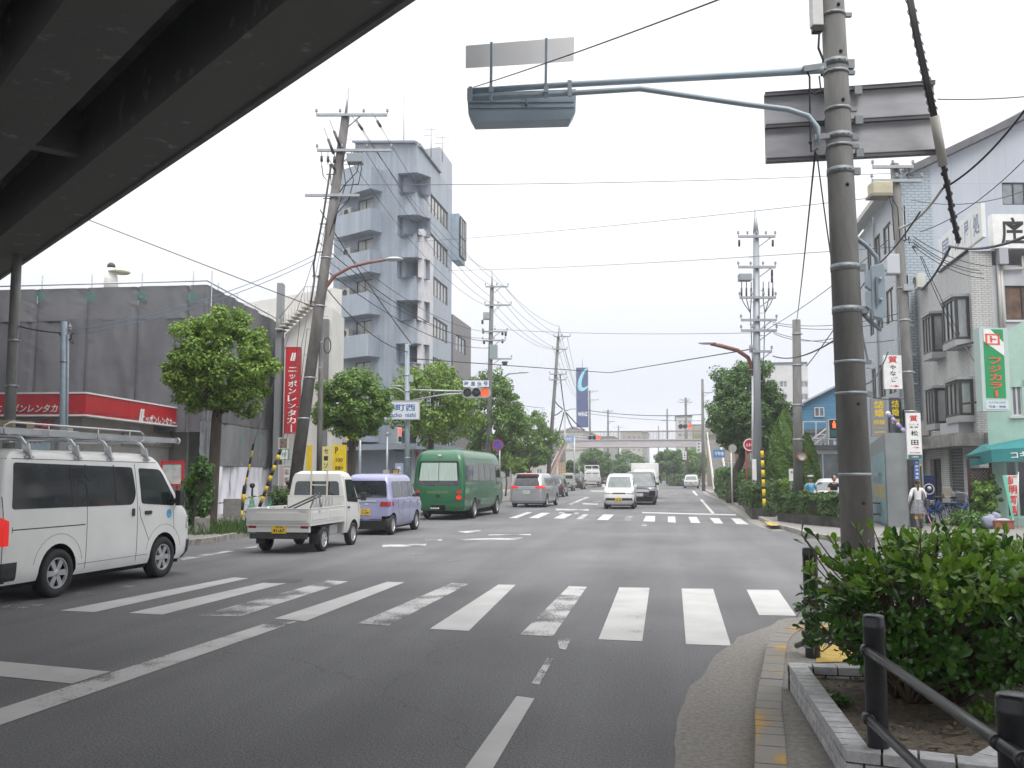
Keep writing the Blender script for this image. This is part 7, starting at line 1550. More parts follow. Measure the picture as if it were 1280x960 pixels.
o_=t.location.copy();MB().cyl(pt(85,418,26)-o_,pt(83,600,26)-o_,.035,n=8).build('conduit',steelblue,t);MB().lathe([(.03,0),(.06,.02),(.06,.05),(.035,.06),(.06,.08),(.06,.12),(.03,.14),(.02,.2)],10,Matrix.Translation(pt(87,413,26)-o_)).build('insulator',insul,t)
mb=MB();mb.tube([pt(74,417,26)-o_,pt(80,425,26)-o_,pt(88,424,26)-o_,pt(91,415,26)-o_],.02,6);mb.tube([pt(80,420,26)-o_,pt(92,430,26)-o_,pt(88,418,26)-o_],.015,5);mb.build('splice',wire_m,t)
MB().box((0,0,1.5-.1),(.26,.22,3.0)).build('white_base',mat('pale_base',(.42,.43,.43),.6),t)
DS=40.0;bS=at(509,DS);tS=pt(509,430,DS);PS,axS=upole('grey steel signal pole by the grey shutter with the name sign',bS,tS,.12,.10,steps=False,m=steelblue,name='signal_pole',cat='pole',bands=[4.3,5.3,6.0,2.4])
sgp=mat('signal_silver',(.42,.44,.46),.4,metal=.3)
S1=thing('traffic_signal','traffic signal lit red on an arm before the left trees','traffic signal',tuple(pt(593,491,DS)));mb=MB();mb.tube([pt(512,487.5,DS),pt(578,489,DS)],.04,8);mb.tube([pt(516,500,DS),pt(556,493,DS),pt(578,492,DS)],.035,8);inpar(mb.build('arm',sgp,S1),S1)
def sighead(t,px0,px1,py,D,hpx,lit,root_in=True,plate=None,r=None):
    c=pt((px0+px1)/2,py,D);M=faceM(c,cR);w_=(px1-px0)/F_PX*D/2;h=hpx/F_PX*D/2;mb=MB();pl=[]
    for k in range(9):a=PI/2+PI*k/8;pl.append((-w_+h+h*math.cos(a),h*math.sin(a)))
    for k in range(9):a=-PI/2+PI*k/8;pl.append((w_-h+h*math.cos(a),h*math.sin(a)))
    mb.slab([M@Vector((x,y,0)) for x,y in pl],-hF,.16);hd=inpar(mb.build('signal_head',sgp,t),t);r=r or h*.78
    for k,nm in enumerate(('green_lens','amber_lens','red_lens')):
        x=(-.6+.6*k)*w_;on_=k == lit;m=mat('lens_red_lit',(.9,.1,.05),.3,emit=(1,.10,.03),es=.8) if on_ and k == 2 else mat('lens_dark',(.02,.025,.035),.15,spec=.9);mb=MB().lathe([(.001,.02),(r*.6,.015),(r,0)],20,M@Matrix.Translation((x,0,.012)));mb.build(nm,m,hd)
        mb=MB();n=16
        for j in range(n):
            a0,a1=-.35+(PI+.7)*j/n,-.35+(PI+.7)*(j+1)/n;q=[M@Vector((x+r*1.06*math.cos(a),r*1.06*math.sin(a),z)) for a,z in ((a0,0),(a1,0),(a1,.10+.12*math.sin(max(0,min(PI,a1)))),(a0,.10+.12*math.sin(max(0,min(PI,a0)))))];mb.add(q,[(0,1,2,3)])
        mb.build('visor',sgp,hd,fix=False)
    return hd
sighead(S1,577,613.5,491,DS,13,2);
t,M,(x0,x1,y0,y1)=board('signal_plate','small white plate of four blue characters above the left signal','sign',579,475.5,611,483.5,DS-.05,white_m,[(c,.13+.25*k,.5,.17,.72,.04) for k,c in enumerate('時差信号')],ink_b,th=.03)
mb=MB();[mb.box(M@Vector((x0+(x1-x0)*u,y0-.05,-.05)),(.03,.03,.12)) for u in (.25,.5,.75)];inpar(mb.build('mount',sgp,t),t)
board('name_sign','white intersection name sign with blue characters on the left pole','road sign',463,501.5,524,523.5,DS-.3,mat('sign_white',(.66,.68,.70),.4),[('赤坂町西',.5,.64,.84,.40,.035),('Akasakacho  nishi',.5,.22,.86,.26,.02)],ink_b,th=.04,frame=sgp)
S2=thing('pedestrian_signal','side view pedestrian signal with red lamp low on the left pole','pedestrian signal',tuple(pt(498,545,DS)));Mz2=faceM(pt(497,544,DS-.1),(cR*.6-hF*.8).normalized());mb=MB();panel(mb,Mz2,-.16,.16,-.36,.34,.08,.2);hd=inpar(mb.build('signal_head',mat('signal_pale',(.5,.52,.53),.5),S2,bevel=.02),S2)
Mz3=faceM(Mz2@Vector((.16,0,0)),-(Mz2.to_3x3()@Vector((0,0,1)))*1.0);mb=MB();panel(mb,Mz3,-.05,.1,.04,.26,.012,.02);mb.build('red_lens',mat('lens_red_lit_soft',(.6,.08,.08),.3,emit=(1,.12,.08),es=.8),hd,fix=False);mb=MB();panel(mb,Mz3,-.05,.1,-.28,-.06,.012,.02);mb.build('green_lens',mat('lens_dark',(.02,.025,.035)),hd,fix=False)
mb=MB();mb.tube([pt(508,533,DS),pt(497,531,DS),pt(496,536,DS)],.025,6);mb.tube([pt(508,534,DS),pt(500,528,DS),pt(507,522,DS)],.015,6);mb.tube([pt(508,557,DS),pt(500,556,DS),pt(497,552,DS)],.02,6);inpar(mb.build('arms',sgp,S2),S2)
S3=thing('side_arm','pair of thin arms on the left side of the signal pole','bracket',tuple(pt(508,482,DS)));mb=MB();mb.tube([pt(508,483,DS),pt(488,482,DS)],.03,6);mb.tube([pt(507,497,DS),pt(505,490,DS),pt(498,486,DS),pt(490,484,DS)],.025,6);mb.box(pt(514,473,DS),(.16,.14,.3),PSI);mb.box(pt(513,430,DS),(.2,.1,.1),PSI);inpar(mb.build('arm',sgp,S3),S3)
def post(label,px,D,ytop,r,m=steel,name='post',cat='post',extra=None,group=None,base=None):
    b=base or at(px,D,.1);t=thing(name,label,cat,b,group=group);T=pt(px,ytop,D)-b;MB().tube([(0,0,0),(0,0,T.z)],[r,r*.85],12).build('shaft',m,t)
    if extra:extra(t,T)
    return t,T
post('thin grey post beside the black arrow sign',449,45,533,.08,extra=lambda t,T:MB().lathe([(.08,0),(.1,.05),(.06,.1),(.01,.14)],10,Matrix.Translation(T)).box(T-Vector((0,0,.15)),(.25,.12,.06)).build('cap',insul,t) and None)
post('thin post with a grey meter box in front of the blue shutter',483,44,540,.06,extra=lambda t,T:(MB().box((0,-.1,1.7-.1),(.27,.15,.40)).build('meter_box',mat('meter_grey',(.42,.42,.40),.5),t),MB().box(T-Vector((0,0,.1)),(.4,.12,.08)).build('cap',steel,t)) and None)
def lamp(label,base_px,D,pts,head,m,r=.06,hs=(.45,.16),ground=True):
    t=thing('street_lamp',label,'street lamp',at(base_px,D,.1));P=[at(base_px,D,.1)]+[pt(x,y,D) for x,y in pts];inpar(MB().tube(P,[r*1.4]+[r]*(len(P)-2)+[r*.7],10).build('post',m,t),t);c=pt(*head,D)
    inpar(MB().ball(c,1,8,(hs[0],.12,hs[1]*.5)).build('lamp_head',lamp_head,t),t);return t
lamp('grey street lamp rising behind the dark left tree',624,66,[(622,490),(626,474),(636,467),(650,466)],(654,465.5),steel,.07,(.42,.14))
lamp('reddish street lamp arching left from the right pavement',943,36.5,[(942.5,500),(941.5,462),(935,447),(922,438),(900,432),(888,430)],(884,428.5),redbrown,.085,(.36,.15))
U=lambda label,px,D,xt,yt,arms,**k:upole(label,at(px,D),pt(xt,yt,D),k.pop('r0',.18),k.pop('r1',.12),arms,group=k.pop('group',None),**k)
P2_,ax2=U('concrete power pole with a grey transformer above the left trees',609,56,615,357,[(pt(615,359,56).z,.4,1.0,cR,3),(pt(615,382,56).z,.4,1.2,cR,3),(pt(615,415,56).z,.5,1.0,cR,3),(pt(615,426,56).z,.5,.9,cR,3),(pt(615,449,56).z,0,1.3,cR,2)])
o_=P2_.location.copy();MB().tube([pt(615,358,56)-o_,pt(615,338,56)-o_],[.05,.03],6).build('top_rod',steel,P2_);MB().box(pt(617,440,56)-o_,(.5,.45,.85),PSI).build('transformer',mat('transformer_green',(.28,.34,.35),.5),P2_,bevel=.03);MB().box(pt(608,395,56)-o_,(.4,.35,.45),PSI).build('switch_box',steel,P2_,bevel=.03);mb=MB().cyl(pt(631,452,56)-o_,pt(631,457,56)-o_,.2,.12);mb.build('lamp',insul_k,P2_)
mb=MB();[mb.cyl(pt(x,y,56)-o_,pt(x,y+5,56)-o_,.07,n=7) for x,y in ((603,400),(604,412),(628,414),(628,424),(632,415),(605,425))];mb.build('insulators',insul_k,P2_)
P3_,ax3=U('slightly leaning power pole behind the footbridge stair',684,76,698,420,[(pt(697,421,76).z,.4,1.0,cR,3),(pt(696,437,76).z,.4,.8,cR,3),(pt(692,468,76).z,.5,.9,cR,3),(pt(691,475,76).z,.5,.9,cR,3)])
o_=P3_.location.copy();MB().tube([pt(698,421,76)-o_,pt(699,407,76)-o_],.05,6).build('top_rod',steel,P3_)
U('distant pole beside the dark blue tower sign',738,130,737,488,[(pt(737,489,130).z,.3,1.2,cR,2),(pt(737,500,130).z,.3,1.2,cR,2)],steps=False);U('distant pole standing over the middle of the footbridge at left',760,135,760,512,[(pt(760,514,135).z,.7,.7,cR,2),(pt(760,527,135).z,0,1.0,cR,1)],steps=False)
U('thin distant pole over the middle of the footbridge',773,190,773,532,[(pt(773,534,190).z,1,1,cR,2)],steps=False);U('distant power pole in the gap right of the footbridge centre',834,145,834,511,[(pt(834,520,145).z,.9,.5,cR,2),(pt(834,539,145).z,.7,.7,cR,3),(pt(834,526,145).z,1.0,0,cR,0)],steps=False)
U('distant power pole behind the far right traffic signal',859,120,857,497,[(pt(857,503,120).z,1.0,.8,cR,4),(pt(857,500,120).z,.8,.5,cR,2)],steps=False,r0=.2,r1=.15);U('plain distant pole with a lamp arm by the right footbridge stair',879.5,85,878,474,[(pt(878,491,85).z,.0,0.9,cR,0)],steps=False,r0=.17)
U('thin faint pole above the distant apartment block',823,200,823,532,[],steps=False,r0=.14,r1=.1)
DR=36.0;PR_,axR=U('tall steel power pole with many crossarms before the large right tree',947,DR,945,292,[(pt(945,297,DR).z,.75,.72,cR,5),(pt(945,335,DR).z,.75,.72,cR,4),(pt(945,373,DR).z,.7,.72,cR,4),(pt(946,401,DR).z,.65,.75,cR,3),(pt(946,414,DR).z,.65,.75,cR,4),(pt(947,440,DR).z,.2,.55,cR,2)],m=mat('steel_pole_grey',(.32,.34,.37),.5,metal=.3),r0=.17,r1=.12)
o_=PR_.location.copy();MB().tube([pt(945,293,DR)-o_,pt(944.5,280,DR)-o_,pt(943.5,262,DR)-o_],[.12,.08,.02],8).build('top_rod',steel,PR_);MB().box(pt(931,347,DR)-o_,(.5,.35,.28),PSI).build('switch_box',mat('switch_grey',(.30,.32,.35),.5),PR_,bevel=.03)
mb=MB();ins=MB()
for x in (927,933,939,954,961,966):ins.cyl(pt(x,360,DR)-o_,pt(x,370,DR)-o_,.035,n=7);side=938 if x < 945 else 956;mb.tube([pt(x,352,DR)-o_,pt(x,373,DR)-o_,pt(x+(side-x)*.3,380,DR)-o_,pt(side,391,DR)-o_,pt(side+(2 if x < 945 else -1),440,DR)-o_,pt(side+4*(1 if x < 945 else -1),480,DR)-o_],.018,5)
for x,y in ((924,300),(966,300),(965,337),(965,345)):ins.cyl(pt(x,y,DR)-o_,pt(x,y+8,DR)-o_,.045,n=7)
mb.build('cable_drops',wire_m,PR_);ins.build('strain_insulators',insul_k,PR_)
mb=MB();mb.box(pt(940,436,DR)-o_,(.18,.15,.28),PSI);mb.build('small_box',steel,PR_);MB().tube([pt(941,640,DR)-o_,pt(941,470,DR)-o_],.05,8).build('conduit',steel,PR_);MB().box(pt(943,590,DR-.2)-o_,(.16,.02,1.0),PSI).build('white_plate',white_m,PR_)
guyguard('yellow guy wire guard with dark bands standing at the crossing',(955.5,632),(952.5,560),33.5,pt(949,440,DR),.06,.72)
U('plain concrete post rising from the corner hedge',998.5,32,995.5,400,[],steps=False,r0=.175,r1=.14,name='concrete_post',cat='post',bands=[5.5,6.6,4.1,2.9])
mh=thing('mirror_disc','small round orange rimmed disc on the concrete post','reflector',tuple(pt(1002,570,31.8)));inpar(MB().lathe([(.001,0),(.13,0),(.14,.02)],20,faceM(pt(1002,570,31.7),cR)).build('disc',mat('disc_grey',(.36,.35,.33),.4),mh),mh);inpar(MB().lathe([(.14,0),(.175,0),(.175,.03)],20,faceM(pt(1002,570,31.72),cR)).build('rim',mat('disc_orange',(.5,.22,.08),.5),mh),mh)
DQ=27.9;PQ,axQ=upole('leaning concrete pole hung with two pawnshop signs at right',at(1147,DQ),pt(1118,205,DQ),.17,.13,[(pt(1118,211,DQ).z,.75,.5,cR,3),(pt(1120,228,DQ).z,.8,.75,cR,3)],bands=[4.8,6.4,7.4,3.6])
o_=PQ.location.copy();MB().box(pt(1100,237,DQ)-o_,(.62,.5,.42),PSI).build('transformer',mat('transformer_cream',(.46,.42,.30),.6,noise=.15,nscale=3),PQ,bevel=.05);MB().box(pt(1099,246,DQ-.02)-o_,(.66,.54,.08),PSI).build('transformer_band',mat('band_dark',(.22,.2,.17),.6),PQ);MB().box(pt(1114,331,DQ-.1)-o_,(.4,.35,.62),PSI).build('terminal_box',mat('terminal_pale',(.48,.50,.54),.5),PQ,bevel=.03)
mb=MB();rd=random.Random(5)
for (x,y) in ((1134,208),(1128,214),(1140,212),(1126,220),(1138,222),(1107,340),(1140,300),(1144,305),(1133,296),(1144,312)):
    mb.tube([pt(x+rd.uniform(-5,5),y+rd.uniform(-5,5),DQ-.2)-o_ for _ in range(5)],.014,5)
for x in (1115,1122):mb.tube([pt(1108,232,DQ-.2)-o_,pt(x,260,DQ-.2)-o_,pt(x+3,300,DQ-.2)-o_],.018,5)
mb.build('cable_tangle',wire_m,PQ);mb=MB();mb.box(pt(1134,360,DQ-.1)-o_,(.32,.25,.2),PSI).bar(pt(1128,375,DQ)-o_,pt(1140,358,DQ)-o_,.05);mb.build('bracket_box',steel,PQ)
MB().cyl((0,0,.3),(0,0,1.9),.176,n=16).build('base_sleeve',mat('striped_sleeve',(.40,.30,.04),.6),PQ)
mb=MB();[mb.bar(Vector((x,-.17,.35)),Vector((x,-.17,1.85)),.03,.03) for x in (-.12,-.04,.04,.12)];mb.build('sleeve_stripes',black_m,PQ)
def roundsign(label,px,py,D,r,face,pm,basepx,items=None,ink=None,ring=None,post_m=None):
    b=at(basepx,D,.1);t=thing('round_sign',label,'road sign',b);c=pt(px,py,D)-b;M=faceM(c-hF*.04,cR);MB().tube([(0,0,0),(0,0,c.z+r*.6)],.04,10).build('post',post_m or steel,t);f=MB().lathe([(.001,.012),(r,.012),(r,-.012),(.001,-.012)],28,M,False).build('disc',face,t)
    if ring:MB().lathe([(r*.8,.014),(r*.94,.014)],28,M).build('ring',ring,f,fix=False)
    if items:lettering([(s,u*r,v*r,a*r,b_*r,.03) for s,u,v,a,b_ in items],M,ink,f,lift=.016)
    return t
roundsign('round red sign with white lettering on a red post',936.5,556,41,.29,mat('sign_red',(.42,.02,.04),.4),None,934.5,[('止まれ',0,0,1.1,.5)],ink_w,ink_w,mat('post_rust',(.23,.05,.035),.6));roundsign('grey round sign disc seen from behind left of the red sign',915.5,560.5,50,.22,mat('disc_back',(.38,.38,.36),.5),None,915.5,post_m=white_m)
roundsign('round blue no parking sign with a red rim by the minivan',622.5,556,50,.30,mat('sign_blue',(.05,.07,.35),.4),None,624.5,[('／',0,0,1.3,1.3)],ink_r,ink_r)
board('small_sign','small white plate under the round blue sign','sign',619.5,562.5,626,569,57.9,white_m,[('8-20',.5,.5,.7,.5,.02)],ink_r)
board('banner_sign','white vertical banner below the far signal at right','sign',871,552,876.5,565.5,86,white_m,[(c,.5,.8-.3*k,.6,.22,.03) for k,c in enumerate('赤坂町')],ink_k);board('banner_sign','white vertical banner under the footbridge girder','sign',853.5,564,858,574.5,118,white_m,[(c,.5,.8-.3*k,.6,.22,.03) for k,c in enumerate('工事中')],ink_k)
board('banner_sign','tall white banner beside the dark left tree trunk','sign',678,562,684,574,80,white_m,[(c,.5,.8-.3*k,.6,.22,.03) for k,c in enumerate('横断幕')],ink_k)
board('poster_box','small red and white box sign under the left trees','sign',603,554,609.5,562,57,mat('dull_red_sign',(.3,.1,.12),.6),[('酒',.5,.5,.6,.7,.03)],ink_w,frame=white_m)
board('blue_poster','blue upright sign on the right pavement below the big tree','sign',892,562,906,572,70,mat('sky_blue_sign',(.06,.22,.50),.5),[('不動産',.5,.5,.8,.5,.03)],ink_w);board('shop_banner','white shop flag between the tree trunks at right','sign',925,566,929,582,52,white_m,[('米',.5,.7,.6,.2,.03),('酒',.5,.35,.6,.2,.03)],ink_r)
board('info_board','white framed notice stand before the dark conifer','notice board',987,586,994,601,34.5,white_m,[('案内',.5,.7,.6,.2,.03)],ink_k,legs=True)
t,M,bb_=board('pedestrian_signal','pedestrian signal lit red beside the large concrete pole','pedestrian signal',1037,525,1048,548,30,mat('signal_black',(.02,.02,.022),.5),[],None,th=.2,frame=sgp)
x0,x1,y0,y1=bb_;mb=MB();cx=(x0+x1)/2;H_=y1-y0
mb.ball(M@Vector((cx,y0+H_*.88,.03)),.035);mb.slab([M@Vector((cx+a,y0+H_*b,.03)) for a,b in ((-.06,.82),(-.045,.66),(-.05,.56),(-.01,.56),(0,.64),(.01,.56),(.05,.56),(.045,.66),(.06,.82))],-hF,.01);inpar(mb.build('red_figure',mat('lens_red_lit2',(.9,.15,.05),.3,emit=(1,.13,.04),es=.9),t,fix=False),t);mb=MB();panel(mb,M,x0+.03,x1-.03,y0+.04,y0+H_*.46,.01,.02);inpar(mb.build('green_lens',mat('lens_teal',(.03,.10,.10),.2),t),t)
inpar(MB().tube([pt(1043,549,30.1),pt(1048,553,30.1),pt(1056,553,30.1)],.03,6).tube([at(1056,30.1,.1),pt(1056,520,30.1)],.06,8).build('post',sgp,t),t)
# ====== FOOTBRIDGE
FBt=thing('footbridge','pale pedestrian footbridge with stairs crossing the far road','footbridge',at(800,108,0));gird=mat('girder_lilac',(.47,.44,.48),.6,noise=.1,nscale=.5,stretch=(1,1,3));gtrim=mat('girder_cream',(.50,.46,.40),.6);fsteel=mat('bridge_grey',(.26,.26,.25),.7,noise=.1,nscale=1)
yB=108.0;L0=onplane(713,HZ,(0,yB,0),(0,1,0)).x;R0=onplane(884,HZ,(0,yB,0),(0,1,0)).x;zg0=onplane(790,559,(0,yB,0),(0,1,0)).z;zg1=onplane(790,549.5,(0,yB,0),(0,1,0)).z
def wb_(mb,x0,x1,y0,y1,z0,z1):return mb.box(((x0+x1)/2,(y0+y1)/2,(z0+z1)/2),(x1-x0,y1-y0,z1-z0))
mb=MB();wb_(mb,L0,R0,yB,yB+.12,zg0+.12,zg1-.08);wb_(mb,L0,R0,yB+2.0,yB+2.12,zg0+.12,zg1-.08);inpar(mb.build('girder',gird,FBt,fix=False),FBt)
mb=MB();
for y in (yB-.08,yB+1.95):wb_(mb,L0,R0,y,y+.28,zg0,zg0+.118);wb_(mb,L0,R0,y,y+.28,zg1-.078,zg1+.03)
inpar(mb.build('flange',gtrim,FBt,fix=False),FBt)
mb=MB();wb_(mb,L0-2.5,R0+2.2,yB+.13,yB+1.99,zg1-.3,zg1-.15);inpar(mb.build('deck',fsteel,FBt,fix=False),FBt)
mb=MB()
for y in (yB+.05,yB+2.05):
    wb_(mb,L0-2.5,R0+2.2,y,y+.05,zg1+.95,zg1+1.02)
    x=L0-2.4
    while x < R0+2.2:wb_(mb,x,x+.03,y+.01,y+.04,zg1+.03,zg1+.95);x += .17
inpar(mb.build('railing',mat('rail_brownish',(.22,.20,.18),.6),FBt,fix=False),FBt)
def stairs(xc,w_,y_top,y_bot,ztop,name,railm):
    n=30;mb=MB()
    for k in range(n):
        t0=k/n;y0=y_bot+(y_top-y_bot)*t0;z=.1+(ztop-.1)*(k+1)/n;wb_(mb,xc-w_/2,xc+w_/2,y0,y0+(y_top-y_bot)/n+.01,z-.22,z)
    inpar(mb.build('steps',fsteel,FBt,fix=False),FBt)
    for s in (-1,1):
        x=xc+s*w_/2;mb=MB();mb.bar((x,y_bot-.2,0),(x,y_top,ztop-.1),.08,.45);mb.bar((x,y_bot-.2,1.0),(x,y_top,ztop+.95),.08,.10)
        for k in range(26):y=y_bot+(y_top-y_bot)*k/26;z=.1+(ztop-.1)*k/26;mb.bar((x,y,z),(x,y,z+.92),.03)
        inpar(mb.build('stair_rail',railm,FBt,fix=False),FBt)
xl=L0-1.3;pinkr=mat('pinkish_rail',(.40,.27,.22),.6,noise=.1,nscale=2);stairs(xl,1.9,yB,yB-20,zg1-.15,'l',pinkr);stairs(R0+.75,1.3,yB,yB-14,zg1-.15,'r',mat('pale_rail',(.55,.52,.46),.6))
mb=MB();[mb.cyl((x,yB+1,0),(x,yB+1,zg0),.3,n=16) for x in (L0-1.2,R0+1.2)];mb.cyl((xl,yB-8,0),(xl,yB-8,2.5),.2);inpar(mb.build('pier',fsteel,FBt),FBt)
S4=thing('traffic_signal','distant traffic signal lit red in front of the footbridge left half','traffic signal',tuple(pt(742,547,104)));sighead(S4,734,751,547,104,6.5,2);inpar(MB().tube([at(718,104,.1),pt(718,546,104)],.1,8).tube([pt(718,546,104),pt(736,547,104)],.05,6).build('post',sgp,S4),S4)
S5=thing('traffic_signal','distant traffic signal lit red beside the right footbridge stair','traffic signal',tuple(pt(856,533,104)));sighead(S5,847,866,533,104,7,2);inpar(MB().tube([pt(864,533,104),pt(880,533,104)],.05,6).tube([at(880,104,.1),pt(880,520,104)],.1,8).build('post',sgp,S5),S5)
board('blue_sign','small pale blue sign at the top of the footbridge stair','road sign',704.5,544.5,717.5,553,103,mat('pale_blue_sign',(.25,.38,.60),.5),[('赤坂',.5,.5,.6,.5,.03)],ink_w)
BM=thing('lamp_mast','grey mast with splayed cables and a lamp by the stair','street lamp',at(706,102,.1));mb=MB().tube([at(706,102,.1),pt(706,514,102)],[.12,.09],8);mb.tube([pt(706,514,102),pt(714,511,102),pt(721,511,102)],.06,6);inpar(mb.build('post',steel,BM),BM);mb=MB()
for a,b in (((705,515),(697,545)),((707,515),(716,536)),((708,516),(730,538)),((703,513),(690,520)),((704,512),(691,498))):mb.tube([pt(*a,102),pt((a[0]+b[0])/2,(a[1]+b[1])/2+1.5,102),pt(*b,102)],.07,6)
inpar(mb.build('cables',wire_m,BM),BM)
# ====== TOWER SIGN AND FAR BUILDINGS
wh_b=mat('far_white',(.50,.49,.47),.8,noise=.06,nscale=.5);far_g=mat('far_grey',(.32,.32,.31),.8,noise=.1,nscale=.5);tan_b=mat('far_tan',(.36,.32,.26),.8,noise=.08,nscale=.5)
WN=thing('tower_sign','tall dark blue tower sign with a pale blue swoosh','sign',at(728,175,8));Mt2=faceM(at(728,175),cR);x0,y0=loc_on(Mt2,721,534);x1,y1=loc_on(Mt2,735,459.5)
mb=MB();panel(mb,Mt2,x0,x1,y0,y1,0,1.2);sg1=inpar(mb.build('panel',mat('tower_navy',(.035,.055,.17),.5),WN,fix=False),WN)
W_=x1-x0;H_=y1-y0;outer=[];n=16
pts_o=[(.98,.995),(.80,.985),(.55,.94),(.30,.86),(.12,.76),(.08,.68),(.16,.62),(.38,.60),(.62,.61),(.84,.64),(.98,.67)];pts_i=[(.98,.70),(.80,.675),(.62,.66),(.46,.67),(.42,.72),(.48,.80),(.62,.88),(.80,.95),(.98,.975)]
mb=MB();poly=pts_o+pts_i;k1=len(pts_o)
A_=pts_o;
def Lp(p):return Mt2@Vector((x0+p[0]*W_,y0+p[1]*H_,.01))
io=np.linspace(0,1,20);f=lambda arr,t:Vector(arr[min(int(t*(len(arr)-1)),len(arr)-2)]).lerp(Vector(arr[min(int(t*(len(arr)-1)),len(arr)-2)+1]),t*(len(arr)-1)-min(int(t*(len(arr)-1)),len(arr)-2));inn=pts_i[::-1]
for a,b in zip(io[:-1],io[1:]):mb.add([Lp(f(pts_o,a)),Lp(f(pts_o,b)),Lp(f(inn,b)),Lp(f(inn,a))],[(0,1,2,3)])
mb.build('swoosh',mat('swoosh_blue',(.25,.60,.72),.5),sg1,fix=False);lettering([('WINS',x0+W_/2,y0+H_*.22,W_*.8,.85,.03)],Mt2,ink_w,sg1,lift=.02)
inpar(MB().cyl(pt(728,536,175.6),pt(728,560,175.6),.5,n=12).cyl(pt(728,459,175.6),pt(728,447,175.6),.06,n=6).build('mast',steel,WN),WN)
grid=lambda x0,x1,y0,y1,nx,ny,fx=.6,fy=.5:[(x0+(x1-x0)*(i+.5-fx/2)/nx,x0+(x1-x0)*(i+.5+fx/2)/nx,y0+(y1-y0)*(j+.5-fy/2)/ny,y0+(y1-y0)*(j+.5+fy/2)/ny) for i in range(nx) for j in range(ny)]
house('hall','wide white building with a tan roof band behind the stair',696,738,150,541,wh_b,mat('hall_roof',(.50,.46,.42),.7),apex=(717,534),cat='building',wins=grid(724,738,543,550,1,2)+grid(700,720,570,595,3,2),depth=30)
house('store_building','low white store below the tower sign',700,736,132,562,wh_b,mat('hall_roof',(.50,.46,.42)),cat='shop',wins=grid(712,734,585,598,3,1),depth=10)
house('factory','grey building with a dark parapet left of the distant block',734,768,185,547,far_g,roofd,cat='building',wins=grid(738,764,549,560,4,1),depth=20)
house('apartment_block','distant beige apartment block above the middle of the footbridge',776,803,230,540,mat('block_beige',(.40,.38,.34),.8),roofd,cat='building',wins=grid(777,802,543,590,4,6),depth=30);house('apartment_block','distant grey apartment stair block just right of the beige one',803,810,232,541,far_g,roofd,cat='building',wins=grid(803.5,809.5,545,590,1,7,.7,.4),depth=20)
house('apartment_block','pale apartment block behind the far right signal',846,866,170,521,wh_b,roofd,cat='building',wins=grid(847,865,524,556,3,4),depth=15);house('apartment_block','tan apartment block with a green band beyond the right stair',864,904,178,532,tan_b,roofd,cat='building',wins=grid(866,902,535,562,5,3,.5,.45),depth=25)
board('green_band','olive green painted band on the tan apartment block','balcony',867,543,893,547,177,mat('olive_band',(.20,.26,.06),.7),[],None)
house('house','pale blue grey house below the footbridge at left',703,716,140,576,mat('house_blue',(.20,.27,.36),.8),roofd,wins=[(706,711,580,588)],depth=8);house('house','brown roofed low house beyond the flatbed truck',718,745,145,583,mat('house_brown',(.26,.17,.13),.8),roofd,wins=[(722,730,588,596)],depth=8)
house('house','white low house seen under the left trees',640,684,95,578,wh_b,roofd,wins=grid(645,680,582,598,3,1),depth=8);house('house','grey two storey house far behind the dark left tree',588,640,96,556,far_g,roofd,wins=grid(592,636,562,590,4,2),depth=8)
house('house','small grey house closing the view at the far end of the road',808,822,420,585,far_g,roofd,wins=[(811,814,588,590)],depth=10)
hill=[(-380+25*k,1100,(26+22*pnoise(Vector((k*.35,3,0)))+14*math.exp(-((k-11)/7)**2))*.45) for k in range(34)]
mb=MB();n=len(hill);V=[(x,y+j*100,(0 if j in (0,4) else z*(1-abs(j-2)*.3))) for j in range(5) for x,y,z in hill];mb.add(V,[(j*n+k,j*n+k+1,(j+1)*n+k+1,(j+1)*n+k) for j in range(4) for k in range(n-1)],True)
o=mb.build('hills',mat('hill_forest_hazed',(.10,.15,.20),.95,noise=.12,nscale=.01));tag(o,kind='structure')  # distance haze painted in: forest colour shifted to blue
# ====== CABLES
B3=lambda px,py,D:pt(px,py,D)
for (x0,y0) in ((405,136),(421,137),(437,138),(462,140)):pass
tops1=[(465,140),(445,148),(470,187),(455,186),(430,188),(438,142)];tops2=[(632,360),(618,359),(634,383),(620,382),(610,383),(615,340)];tops3=[(709,421),(699,421),(706,437),(698,437),(692,437),(699,408)]
for a,b,c in zip(tops1,tops2,tops3):
    wire(B3(*a,DL),B3(*b,56),.9,.011,label='thin wire strung from the leaning pole to the transformer pole');wire(B3(*b,56),B3(*c,76),.6,.012,label='thin wire running on from the transformer pole along the road')
    wire(B3(*c,76),B3(c[0]*.35+738*.65,492+(c[1]-421)*.35,130),.8,.016,label='thin wire running far towards the tower sign')
for k in range(4):wire(B3(400,290+14*k,DL),B3(612,415+8*(k % 2)+4*k,56),.8,.017 if k % 2 else .012,wire_m,label='lower cable from the leaning pole sloping past the tower')
wire(B3(400,262,DL),B3(516,432,DS),.15,.02,wire_m,label='cable with a joint box from the leaning pole to the left signal pole');wire(B3(396,345,DL),B3(510,440,DS),.5,.018,wire_m,label='sagging cable from the leaning pole to the left signal pole')
wire(B3(-600,-10,DL),B3(393,384,DL),.1,.016,wire_m,label='dark cable from the overpass edge down to the leaning pole')
for dy in (0,6):wire(B3(88,412+dy,26),B3(395,318+dy,DL),.35,.012,mat('cable_blue',(.10,.16,.24),.6),label='bluish cable crossing the grey scaffold sheets')
wire(B3(10,404,26),B3(76,416,26),.05,.02,wire_m,label='short grey cable between the left edge pole and the steel post')
for x,y in ((375,420),(384,430)):wire(B3(x,y-20,DL),B3(x-22,600,41),.05,.01,label='thin cable hanging in front of the white stair wall')
